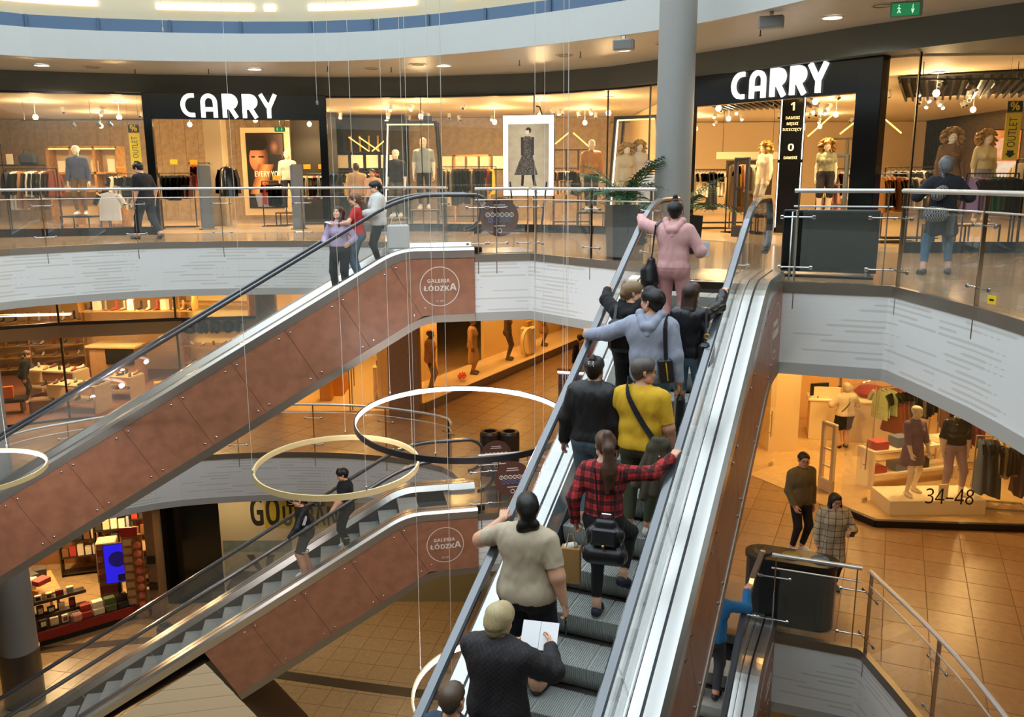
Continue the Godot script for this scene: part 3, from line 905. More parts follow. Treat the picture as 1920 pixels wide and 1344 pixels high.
# bone: [a, b, radius a, radius b, blend, kind, t0, t1]   kind 9 carves
func blob(bones: Array, cell: float) -> Dictionary:
	var lo := Vector3.ONE * 1e6; var hi := -lo
	for b in bones:
		if b[5] == 9: continue
		var r: float = maxf(b[2], b[3]) + cell * 2.5
		for p in [b[0], b[1]]:
			lo = lo.min((p as Vector3) - Vector3.ONE * r); hi = hi.max((p as Vector3) + Vector3.ONE * r)
	var nx := int((hi.x - lo.x) / cell) + 2; var ny := int((hi.y - lo.y) / cell) + 2; var nz := int((hi.z - lo.z) / cell) + 2
	var total := nx * ny * nz
	var f := PackedFloat32Array(); f.resize(total); f.fill(9.0)
	var id := PackedByteArray(); id.resize(total)
	var sxy := nx * ny
	for bi in bones.size():
		var b: Array = bones[bi]
		var a: Vector3 = (b[0] as Vector3) - lo
		var ab: Vector3 = (b[1] as Vector3) - (b[0] as Vector3)
		var ra: float = b[2]; var rd: float = float(b[3]) - ra
		var k: float = b[4]
		var carve: bool = b[5] == 9
		var l2 := maxf(ab.length_squared(), 1e-9)
		var e := a + ab
		var m: float = maxf(ra, ra + rd) + maxf(k, cell * 2.0) + cell
		var i0 := maxi(0, int((minf(a.x, e.x) - m) / cell)); var i1 := mini(nx - 1, int((maxf(a.x, e.x) + m) / cell) + 1)
		var j0 := maxi(0, int((minf(a.y, e.y) - m) / cell)); var j1 := mini(ny - 1, int((maxf(a.y, e.y) + m) / cell) + 1)
		var k0 := maxi(0, int((minf(a.z, e.z) - m) / cell)); var k1 := mini(nz - 1, int((maxf(a.z, e.z) + m) / cell) + 1)
		for z in range(k0, k1 + 1):
			for y in range(j0, j1 + 1):
				var at := z * sxy + y * nx + i0
				var p := Vector3(i0 * cell, y * cell, z * cell) - a
				for x in range(i0, i1 + 1):
					var h := clampf(p.dot(ab) / l2, 0.0, 1.0)
					var d := (p - ab * h).length() - ra - rd * h
					p.x += cell
					var o := f[at]
					if carve:
						if -d > o: f[at] = -d
					elif o > 8.0:
						f[at] = d; id[at] = bi
					else:
						var s := k - absf(o - d)
						if d < o:
							id[at] = bi
							f[at] = d - (s * s / (4.0 * k) if s > 0.0 else 0.0)
						elif s > 0.0:
							f[at] = o - s * s / (4.0 * k)
					at += 1
	var v := PackedVector3Array(); var n := PackedVector3Array(); var lab := PackedByteArray(); var ix := PackedInt32Array()
	var where := PackedInt32Array(); where.resize(total); where.fill(-1)
	var off := [0, 1, nx, nx + 1, sxy, sxy + 1, sxy + nx, sxy + nx + 1]
	var lim := cell * 2.2
	var c := PackedFloat32Array(); c.resize(8)
	for z in nz - 1:
		for y in ny - 1:
			var at := z * sxy + y * nx - 1
			for x in nx - 1:
				at += 1
				var f0 := f[at]
				if f0 > lim or f0 < -lim: continue
				var mask := 0
				for q in 8:
					var w := f[at + off[q]]
					c[q] = w
					if w < 0.0: mask |= 1 << q
				if mask == 0 or mask == 255: continue
				var sum := Vector3.ZERO; var cnt := 0
				for g in 12:
					var p: int = EDGES[g * 2]; var q: int = EDGES[g * 2 + 1]
					var fp := c[p]; var fq := c[q]
					if (fp < 0.0) == (fq < 0.0): continue
					var t := fp / (fp - fq)
					var pv := Vector3(p & 1, (p >> 1) & 1, p >> 2)
					sum += pv + (Vector3(q & 1, (q >> 1) & 1, q >> 2) - pv) * t
					cnt += 1
				where[at] = v.size()
				v.append(lo + (Vector3(x, y, z) + sum / cnt) * cell)
				n.append(Vector3(c[1] + c[3] + c[5] + c[7] - c[0] - c[2] - c[4] - c[6], c[2] + c[3] + c[6] + c[7] - c[0] - c[1] - c[4] - c[5], c[4] + c[5] + c[6] + c[7] - c[0] - c[1] - c[2] - c[3]).normalized())
				var best := 0
				for q in 8:
					if c[q] < c[best]: best = q
				lab.append(id[at + off[best]])
				var inside := f0 < 0.0
				if y > 0 and z > 0 and (c[1] < 0.0) != inside: face(ix, where[at], where[at - nx], where[at - nx - sxy], where[at - sxy], inside)
				if x > 0 and z > 0 and (c[2] < 0.0) != inside: face(ix, where[at], where[at - sxy], where[at - sxy - 1], where[at - 1], inside)
				if x > 0 and y > 0 and (c[4] < 0.0) != inside: face(ix, where[at], where[at - 1], where[at - 1 - nx], where[at - nx], inside)
	return {"v": v, "n": n, "lab": lab, "ix": ix}

func face(ix: PackedInt32Array, a: int, b: int, c: int, d: int, inside: bool) -> void:
	if a < 0 or b < 0 or c < 0 or d < 0: return
	if not inside: ix.append_array([a, b, c, a, c, d])
	else: ix.append_array([a, c, b, a, d, c])

func to_mesh(v: PackedVector3Array, n: PackedVector3Array, ix: PackedInt32Array, col := PackedColorArray()) -> ArrayMesh:
	var m := ArrayMesh.new()
	if ix.is_empty(): return m
	var a := []
	a.resize(Mesh.ARRAY_MAX)
	a[Mesh.ARRAY_VERTEX] = v; a[Mesh.ARRAY_NORMAL] = n; a[Mesh.ARRAY_INDEX] = ix
	if col.size(): a[Mesh.ARRAY_COLOR] = col
	m.add_surface_from_arrays(Mesh.PRIMITIVE_TRIANGLES, a)
	return m

var head_t := {}
var hand_t := {}
var hair_t := {}

func bn(a: Vector3, b: Vector3, r0: float, r1: float, k := 0.02, kind := 0, t0 := 0.0, t1 := 0.0) -> Array:
	return [a, b, r0, r1, k, kind, t0, t1]

# head: origin at the top of the neck, looking along -z
func head_template() -> Dictionary:
	if head_t.is_empty():
		var b := [bn(Vector3(0, 0.115, 0.03), Vector3(0, 0.12, -0.028), 0.084, 0.08, 0.03), bn(Vector3(0, 0.08, -0.05), Vector3(0, -0.012, -0.066), 0.058, 0.036, 0.03), bn(Vector3(-0.035, 0.01, -0.03), Vector3(0.035, 0.01, -0.03), 0.045, 0.045, 0.03),
			bn(Vector3(0, 0.08, -0.098), Vector3(0, 0.042, -0.119), 0.008, 0.013, 0.012), bn(Vector3(-0.012, 0.036, -0.11), Vector3(0.012, 0.036, -0.11), 0.008, 0.008, 0.008),
			bn(Vector3(-0.022, 0.008, -0.098), Vector3(0.022, 0.008, -0.098), 0.009, 0.009, 0.008), bn(Vector3(-0.035, 0.093, -0.094), Vector3(0.035, 0.093, -0.094), 0.012, 0.012, 0.015)]
		for s in [-1.0, 1.0]:
			b.append(bn(Vector3(s * 0.079, 0.085, 0.01), Vector3(s * 0.077, 0.045, 0.0), 0.016, 0.011, 0.006))
			b.append(bn(Vector3(s * 0.086, 0.08, 0.018), Vector3(s * 0.086, 0.06, 0.012), 0.01, 0.01, 0.006))
			b.append(bn(Vector3(s * 0.038, 0.045, -0.075), Vector3(s * 0.038, 0.04, -0.07), 0.03, 0.03, 0.02))
		head_t = blob(b, 0.0065)
	return head_t

# right hand: wrist at the origin, fingers along -z, palm down
func hand_template(curl: float) -> Dictionary:
	if not hand_t.has(curl):
		var b := []
		for q in [[-0.028, -0.034], [-0.01, -0.012], [0.01, 0.01], [0.026, 0.031]]: b.append(bn(Vector3(q[0] * 0.8, 0, 0.0), Vector3(q[1], 0, -0.086), 0.016, 0.012, 0.012))
		var len := [0.072, 0.08, 0.074, 0.058]
		for i in 4:
			var p := Vector3([-0.034, -0.012, 0.01, 0.031][i], 0.0, -0.088)
			var w := 0.0
			for s in 3:
				w += curl * ([0.75, 1.1, 0.8][s] + i * 0.05)
				var q: Vector3 = p + Vector3([-0.05, -0.01, 0.03, 0.08][i] * 0.2, -sin(w), -cos(w)) * len[i] * [0.45, 0.3, 0.25][s]
				b.append(bn(p, q, 0.0092 - s * 0.0006, 0.0088 - s * 0.0008, 0.004))
				p = q
		b.append(bn(Vector3(-0.024, -0.004, -0.018), Vector3(-0.05, -0.016, -0.05), 0.014, 0.0115, 0.012))
		b.append(bn(Vector3(-0.05, -0.016, -0.05), Vector3(-0.058, -0.026 - curl * 0.012, -0.08), 0.0105, 0.009, 0.005))
		b.append(bn(Vector3(-0.058, -0.026 - curl * 0.012, -0.08), Vector3(-0.054, -0.034 - curl * 0.02, -0.1), 0.009, 0.0075, 0.004))
		hand_t[curl] = blob(b, 0.0048)
	return hand_t[curl]

func hair_template(style: String) -> ArrayMesh:
	if not hair_t.has(style):
		var b := [bn(Vector3(0, 0.118, 0.034), Vector3(0, 0.128, -0.03), 0.096, 0.09, 0.03), bn(Vector3(0, 0.09, 0.05), Vector3(0, 0.045, 0.045), 0.08, 0.062, 0.03)]
		var cut := [bn(Vector3(0, 0.07, -0.13), Vector3(0, -0.06, -0.13), 0.085, 0.1, 0.0, 9), bn(Vector3(-0.09, 0.055, -0.045), Vector3(-0.09, -0.02, -0.03), 0.035, 0.05, 0.0, 9), bn(Vector3(0.09, 0.055, -0.045), Vector3(0.09, -0.02, -0.03), 0.035, 0.05, 0.0, 9)]
		match style:
			"short", "crop":
				if style == "crop": b = [bn(Vector3(0, 0.118, 0.032), Vector3(0, 0.125, -0.03), 0.0895, 0.0855, 0.03), bn(Vector3(0, 0.085, 0.045), Vector3(0, 0.05, 0.042), 0.074, 0.06, 0.03)]
				else: b.append(bn(Vector3(-0.03, 0.2, -0.04), Vector3(0.03, 0.2, -0.04), 0.03, 0.03, 0.03))
				for s in [-1.0, 1.0]: cut.append(bn(Vector3(s * 0.1, 0.06, 0.0), Vector3(s * 0.1, 0.0, 0.02), 0.03, 0.045, 0.0, 9))
			"bun":
				b.append_array([bn(Vector3(0, 0.225, 0.03), Vector3(0, 0.262, 0.035), 0.036, 0.03, 0.012), bn(Vector3(0, 0.2, 0.03), Vector3(0, 0.22, 0.03), 0.03, 0.03, 0.02)])
			"clip":
				b.append_array([bn(Vector3(0, 0.2, 0.07), Vector3(0, 0.22, 0.06), 0.035, 0.03, 0.02), bn(Vector3(0, 0.13, 0.11), Vector3(0, 0.06, 0.1), 0.04, 0.035, 0.03)])
			"pony":
				b.append_array([bn(Vector3(0, 0.19, 0.08), Vector3(0, 0.2, 0.12), 0.03, 0.034, 0.02), bn(Vector3(0, 0.2, 0.12), Vector3(0, 0.08, 0.16), 0.036, 0.05, 0.03), bn(Vector3(0, 0.08, 0.16), Vector3(0.01, -0.14, 0.16), 0.05, 0.062, 0.03), bn(Vector3(-0.02, -0.1, 0.155), Vector3(-0.01, -0.33, 0.15), 0.05, 0.022, 0.03), bn(Vector3(0.03, -0.1, 0.155), Vector3(0.035, -0.28, 0.15), 0.045, 0.02, 0.03)])
			"lowpony":
				b.append_array([bn(Vector3(0, 0.08, 0.115), Vector3(0, 0.02, 0.13), 0.03, 0.035, 0.02), bn(Vector3(0, 0.02, 0.13), Vector3(0, -0.2, 0.13), 0.036, 0.028, 0.02), bn(Vector3(0, -0.2, 0.13), Vector3(0, -0.34, 0.12), 0.028, 0.01, 0.02)])
			"long":
				for s in [-0.05, -0.018, 0.022, 0.055]: b.append_array([bn(Vector3(s, 0.1, 0.05), Vector3(s * 1.1, -0.1, 0.09), 0.046, 0.036, 0.02), bn(Vector3(s * 1.1, -0.1, 0.09), Vector3(s * 0.9, -0.36 - s * 1.2, 0.105), 0.036, 0.014, 0.02)])
			"longfront":
				for s in [-1.0, 1.0]: b.append_array([bn(Vector3(s * 0.07, 0.12, -0.01), Vector3(s * 0.085, -0.02, -0.02), 0.035, 0.035, 0.02), bn(Vector3(s * 0.085, -0.02, -0.02), Vector3(s * 0.09, -0.2, -0.06), 0.035, 0.022, 0.02), bn(Vector3(s * 0.05, 0.1, 0.05), Vector3(s * 0.06, -0.15, 0.08), 0.05, 0.04, 0.03)])
				cut = [bn(Vector3(0, 0.07, -0.13), Vector3(0, -0.06, -0.13), 0.078, 0.08, 0.0, 9)]
			"bob":
				b.append_array([bn(Vector3(0, 0.14, 0.03), Vector3(0, 0.15, -0.03), 0.1, 0.092, 0.03), bn(Vector3(0, 0.06, 0.06), Vector3(0, 0.03, 0.055), 0.085, 0.07, 0.03)])
				for s in [-1.0, 1.0]: b.append(bn(Vector3(s * 0.07, 0.12, 0.0), Vector3(s * 0.075, 0.03, 0.01), 0.04, 0.03, 0.03))
			"lowbun":
				b.append_array([bn(Vector3(0, 0.06, 0.09), Vector3(0.0, 0.0, 0.1), 0.06, 0.05, 0.03), bn(Vector3(-0.05, -0.05, 0.09), Vector3(0.05, -0.03, 0.09), 0.045, 0.05, 0.03), bn(Vector3(-0.03, -0.03, 0.1), Vector3(-0.05, -0.09, 0.08), 0.045, 0.03, 0.03)])
			"clipped_up":
				b.append_array([bn(Vector3(0, 0.12, 0.1), Vector3(0.02, 0.06, 0.12), 0.05, 0.045, 0.02), bn(Vector3(-0.02, 0.16, 0.12), Vector3(-0.03, 0.2, 0.11), 0.025, 0.02, 0.02), bn(Vector3(0.0, 0.04, 0.11), Vector3(0.01, -0.06, 0.11), 0.04, 0.02, 0.02)])
			"wig":
				cut = [bn(Vector3(0, 0.05, -0.16), Vector3(0, -0.0, -0.16), 0.085, 0.085, 0.0, 9)]
				var r := RandomNumberGenerator.new()
				r.seed = 3
				for i in 90:
					var w := r.randf() * TAU; var u := r.randf_range(-0.75, 1.0)
					var d := Vector3(cos(w) * sqrt(1 - u * u), u, sin(w) * sqrt(1 - u * u))
					if d.z < -0.45 and u < 0.45: continue
					b.append(bn(Vector3(0, 0.08, 0.03) + d * Vector3(0.14, 0.15, 0.12), Vector3(0, 0.045, 0.03) + d * Vector3(0.21, 0.2, 0.17), 0.034, 0.022, 0.008))
		var d := blob(b + cut, 0.0075)
		# strands: shallow furrows along the fall of the hair
		var nz := FastNoiseLite.new()
		nz.seed = 11; nz.frequency = 60.0
		var v: PackedVector3Array = d.v; var n: PackedVector3Array = d.n
		for i in v.size():
			var p := v[i]
			v[i] = p + n[i] * nz.get_noise_3d(p.x * 1.0, p.y * 0.18, p.z * 1.0) * 0.006
		hair_t[style] = to_mesh(v, n, d.ix)
	return hair_t[style]

func ik(a: Vector3, t: Vector3, l1: float, l2: float, pole: Vector3) -> Array:
	var d := t - a
	var dist := clampf(d.length(), 0.05, (l1 + l2) * 0.995)
	var dir := d.normalized()
	t = a + dir * dist
	var x := (l1 * l1 - l2 * l2 + dist * dist) / (2.0 * dist)
	var h := sqrt(maxf(0.0, l1 * l1 - x * x))
	var side := (pole - dir * pole.dot(dir)).normalized()
	return [a + dir * x + side * h, t]

# A figure. Local axes: looking along -z, right is +x. Options in d; lengths are for the person's own height.
func person(label: String, at: Vector3, turn: float, d: Dictionary, called := "person", category := "person", group := "") -> Node3D:
	var root := thing(called, label, category, at, turn, group)
	var h: float = d.get("h", 1.7)
	var s := h / 1.75
	var fem: bool = d.get("fem", false)
	var wide: float = d.get("wide", 1.0)
	var lean: float = deg_to_rad(d.get("lean", 0.0))
	var sway: Vector3 = d.get("hip", Vector3.ZERO)
	var sw: float = (0.165 if fem else 0.19) * s * wide
	var hw: float = 0.092 * s * wide
	var pel := Vector3(0, 0.95 * s, 0) + sway
	var tilt := Basis(Vector3.RIGHT, -lean)
	var up := func(v: Vector3) -> Vector3: return pel + tilt * (v * s)
	var neck: Vector3 = up.call(Vector3(0, 0.555, 0.0))
	var top: Dictionary = d.get("top", {})
	var bot: Dictionary = d.get("bottom", {})
	var ft: float = top.get("fat", 0.0) * s; var fb: float = bot.get("fat", 0.0) * s
	var g: float = wide
	var bones := []
	# trunk
	for q in [[0.07, -0.0, 0.105, 0.0], [0.055 if fem else 0.075, 0.14, 0.092 if fem else 0.105, 0.01], [0.08 if fem else 0.1, 0.33, 0.098 if fem else 0.108, 0.0], [0.1 if fem else 0.125, 0.43, 0.068 if fem else 0.075, 0.01]]:
		bones.append(bn(up.call(Vector3(-q[0] * g, q[1], q[3])), up.call(Vector3(q[0] * g, q[1], q[3])), q[2] * s * g + (ft if q[1] > 0.05 else fb), q[2] * s * g + (ft if q[1] > 0.05 else fb), 0.07, 1))
	bones.append(bn(up.call(Vector3(0, 0.05, 0)), up.call(Vector3(0, 0.4, 0.0)), 0.11 * s * g + ft, 0.11 * s * g + ft, 0.06, 1))
	if fem: for e in [-1.0, 1.0]: bones.append(bn(up.call(Vector3(e * 0.075, 0.3, -0.085)), up.call(Vector3(e * 0.07, 0.3, -0.09)), 0.055 * s + ft, 0.055 * s + ft, 0.05, 1))
	for e in [-1.0, 1.0]: bones.append(bn(up.call(Vector3(e * 0.065 * g, -0.03, 0.06)), up.call(Vector3(e * 0.065 * g, -0.06, 0.05)), 0.085 * s * g + fb, 0.08 * s * g + fb, 0.05, 1))
	bones.append(bn(up.call(Vector3(0, 0.45, 0.02)), neck + Vector3(0, 0.05, -0.01) * s, 0.062 * s, 0.052 * s, 0.05, 7))
	# arms
	var hands := []
	for e in [-1.0, 1.0]:
		var sh: Vector3 = up.call(Vector3(e * sw / s, 0.435, 0.01))
		var w: Vector3 = d.get("lh" if e < 0 else "rh", Vector3(e * (sw / s + 0.07) * s, 0.80 * s, -0.03))
		var pole: Vector3 = d.get("lp" if e < 0 else "rp", Vector3(e * 0.5, -0.25, 1.0))
		var r := ik(sh, w, 0.29 * s, 0.255 * s, pole)
		var el: Vector3 = r[0]; var wr: Vector3 = r[1]
		var fat: float = top.get("sleeve_fat", ft)
		bones.append(bn(sh, el, 0.052 * s * g + fat, 0.042 * s * g + fat, 0.04, 2, 0.0, 0.5))
		bones.append(bn(el, wr, 0.041 * s * g + fat, 0.028 * s + fat * (0.7 if top.get("sleeve", 1.0) > 0.9 else 0.2), 0.03, 2, 0.5, 1.0))
		hands.append([wr, (wr - el).normalized(), e])
	# legs
	for e in [-1.0, 1.0]:
		var hp := pel + Vector3(e * hw, -0.04 * s, 0)
		var an: Vector3 = d.get("lf" if e < 0 else "rf", Vector3(e * 0.1 * s, 0, 0)) + Vector3(0, 0.085 * s, 0)
		var toe: float = deg_to_rad(d.get("lt" if e < 0 else "rt", 8.0 * e))
		var r := ik(hp, an, 0.435 * s, 0.425 * s, Vector3(e * 0.15, 0, -1))
		var kn: Vector3 = r[0]
		an = r[1]
		var fl: float = bot.get("flare", 0.0) * s
		bones.append(bn(hp, kn, 0.088 * s * g + fb, 0.058 * s * g + fb, 0.035, 3, 0.0, 0.5))
		bones.append(bn(kn, an + Vector3(0, 0.03 * s, 0), 0.055 * s * g + fb, 0.036 * s + fb + fl, 0.03, 3, 0.5, 1.0))
		if bot.get("len", 1.0) < 0.9: bones.append(bn(kn + (an - kn) * 0.2 + Vector3(0, 0, 0.02) * s, kn + (an - kn) * 0.35 + Vector3(0, 0, 0.018) * s, 0.05 * s, 0.045 * s, 0.03, 3, 0.6, 0.7))
		var f := Basis(Vector3.UP, -toe)
		var pitch: float = d.get("lpitch" if e < 0 else "rpitch", 0.0)
		f = f * Basis(Vector3.RIGHT, deg_to_rad(pitch))
		var heel := an + f * Vector3(0, -0.04, 0.03) * s
		bones.append(bn(heel, an + f * Vector3(0, -0.045, -0.1) * s, 0.042 * s, 0.04 * s, 0.03, 4))
		bones.append(bn(an + f * Vector3(0, -0.05, -0.08) * s, an + f * Vector3(e * 0.01, -0.058, -0.155) * s, 0.04 * s, 0.03 * s, 0.03, 4))
		bones.append(bn(an + Vector3(0, 0.0, 0.0) * s, an + Vector3(0, 0.05, 0) * s, 0.034 * s, 0.034 * s, 0.02, 4 if d.get("boots", false) else 3, 1.0, 1.0))
	for x in d.get("more", []): bones.append([x[0] * s, x[1] * s, x[2] * s, x[3] * s, x[4] if x.size() > 4 else 0.04, x[5] if x.size() > 5 else 5, 0.0, 0.0])
	var cell: float = d.get("cell", 0.014)
	var m := blob(bones, cell)
	# what covers each spot of skin
	var hem: float = top.get("hem", 0.9) * s
	var sleeve: float = top.get("sleeve", 1.0)
	var leg: float = bot.get("len", 0.97)
	var v: PackedVector3Array = m.v; var n: PackedVector3Array = m.n; var lab: PackedByteArray = m.lab
	var cov := PackedByteArray(); cov.resize(v.size())
	var collar: float = d.get("collar", 0.475)
	var inv := tilt.inverse()
	for i in v.size():
		var b: Array = bones[lab[i]]
		var p := v[i]
		var y := (inv * (p - pel)).y + pel.y
		var k: int = b[5]
		var c := 0
		var t := 0.0
		if k == 2 or k == 3:
			var ab: Vector3 = (b[1] as Vector3) - (b[0] as Vector3)
			t = lerpf(b[6], b[7], clampf((p - (b[0] as Vector3)).dot(ab) / maxf(ab.length_squared(), 1e-6), 0, 1))
		if k == 1: c = 1 if y > hem else 2
		elif k == 2: c = 1 if t < sleeve else 0
		elif k == 3: c = 1 if y > hem else (2 if t < leg else 0)
		elif k == 4: c = 4 if d.has("sole") and p.y < minf((b[0] as Vector3).y, (b[1] as Vector3).y) - 0.014 * s else 3
		elif k == 5: c = 1
		elif k == 6: c = 2
		elif k == 7: c = 1 if (inv * (p - pel)).y < collar * s else 0
		if (c == 1 and top.is_empty()) or (c == 2 and bot.is_empty()): c = 0
		if c >= 3 and not d.has("shoes"): c = 0
		cov[i] = c
	var skin: Color = (d.get("skin", hexc("d9a883")) as Color).srgb_to_linear()
	var col := PackedColorArray(); col.resize(v.size()); col.fill(skin)
	var bv := v.duplicate(); var bnm := n.duplicate(); var bix: PackedInt32Array = m.ix.duplicate()
	# head and hands, each with its own finer surface
	var look: Vector2 = d.get("look", Vector2.ZERO)   # yaw to the left, pitch up, in degrees
	var hs: float = s * (1.0 if not fem else 0.97) * d.get("head", 1.0)
	var hx := Transform3D(Basis(Vector3.UP, deg_to_rad(look.x)) * Basis(Vector3.RIGHT, deg_to_rad(look.y)) * Basis.from_scale(Vector3.ONE * hs), neck + Vector3(0, 0.035, -0.012) * s)
	var lip: Color = skin.lerp(Color(0.35, 0.06, 0.06), 0.4)
	var ht := head_template()
	var b0 := bv.size()
	for i in ht.v.size():
		var p: Vector3 = ht.v[i]
		bv.append(hx * p); bnm.append((hx.basis * (ht.n[i] as Vector3)).normalized())
		var c := skin
		if not d.get("blank", false) and p.z < -0.07:
			var e := Vector2(absf(p.x) - 0.033, p.y - 0.073)
			if e.length() < 0.008: c = Color(0.02, 0.015, 0.012)
			elif absf(e.x) < 0.017 and absf(e.y) < 0.008: c = Color(0.6, 0.55, 0.5)
			elif absf(absf(p.x) - 0.034) < 0.02 and absf(p.y - 0.096) < 0.0065: c = (d.get("hairc", hexc("2a1d16")) as Color).srgb_to_linear().lerp(skin, 0.25)
			elif absf(p.x) < 0.026 and absf(p.y - 0.008) < 0.009 and p.z < -0.09: c = lip
		col.append(c)
	for i in ht.ix.size(): bix.append(b0 + int(ht.ix[i]))
	for q in hands:
		var e: float = q[2]
		var curl: float = d.get("lc" if e < 0 else "rc", 0.45)
		var tp := hand_template(curl)
		var z: Vector3 = -(d.get("ldir" if e < 0 else "rdir", q[1]) as Vector3).normalized()
		var pd: Vector3 = d.get("lpalm" if e < 0 else "rpalm", Vector3(-e, 0, 0))
		var y := (-pd + z * pd.dot(z)).normalized()
		var x := y.cross(z) * (1.0 if e > 0 else -1.0)
		var hb := Basis(x, y, z) * Basis.from_scale(Vector3.ONE * s * (0.93 if fem else 1.03))
		b0 = bv.size()
		for i in tp.v.size():
			bv.append((q[0] as Vector3) + hb * (tp.v[i] as Vector3)); bnm.append((hb * (tp.n[i] as Vector3)).normalized()); col.append(skin)
		if e > 0:
			for i in tp.ix.size(): bix.append(b0 + int(tp.ix[i]))
		else:
			for i in range(0, tp.ix.size(), 3): bix.append_array([b0 + int(tp.ix[i]), b0 + int(tp.ix[i + 2]), b0 + int(tp.ix[i + 1])])
	part(root, "body", to_mesh(bv, bnm, bix, col), d.get("skin_mat", mt("skin", Color.WHITE, 0.5, 0.0, "", 1.0, {"vertex_color_use_as_albedo": true})))
	# garments: shells a few millimetres off the skin, with folds
	var fold := FastNoiseLite.new()
	fold.seed = label.hash() % 997; fold.frequency = 10.0; fold.fractal_octaves = 2
	for c in [1, 2, 3, 4]:
		var gv := PackedVector3Array(); var gn := PackedVector3Array(); var gi := PackedInt32Array()
		var map := PackedInt32Array(); map.resize(v.size()); map.fill(-1)
		var off: float = [0.0, 0.009, 0.005, 0.007, 0.011][c]
		for i in range(0, m.ix.size(), 3):
			var k := 0
			for j in 3: if cov[m.ix[i + j]] == c: k += 1
			if k < 2: continue
			for j in 3:
				var q: int = m.ix[i + j]
				if map[q] < 0:
					map[q] = gv.size()
					var p := v[q]
					gv.append(p + n[q] * (off + (fold.get_noise_3d(p.x * 1.2, p.y * 0.45, p.z * 1.2) * [0.0, 0.008, 0.006, 0.0, 0.0][c])))
					gn.append(n[q])
				gi.append(map[q])
		if gi.is_empty(): continue
		# normals that show the folds
		var acc := PackedVector3Array(); acc.resize(gv.size())
		for i in range(0, gi.size(), 3):
			var a := gv[gi[i]]; var fn := (gv[gi[i + 2]] - a).cross(gv[gi[i + 1]] - a)
			for j in 3: acc[gi[i + j]] += fn
		for i in acc.size():
			var q := acc[i].normalized()
			acc[i] = q if q.dot(gn[i]) > 0.0 else gn[i]
		part(root, [0, top.get("name", "top"), bot.get("name", "trousers"), "shoes", "soles"][c], to_mesh(gv, acc, gi), [null, top.get("m"), bot.get("m"), d.get("shoes"), d.get("sole")][c])
	if d.has("hair"):
		var hm := part(root, "hair", hair_template(d.hair), mt("hair", d.get("hairc", hexc("2a1d16")), 0.45, 0.0, "strand", 1.0, {"uv1_scale": Vector3(14, 1.6, 14)}))
		hm.transform = hx
	root.set_meta("head", hx)
	root.set_meta("neck", neck); root.set_meta("pel", pel)
	return root
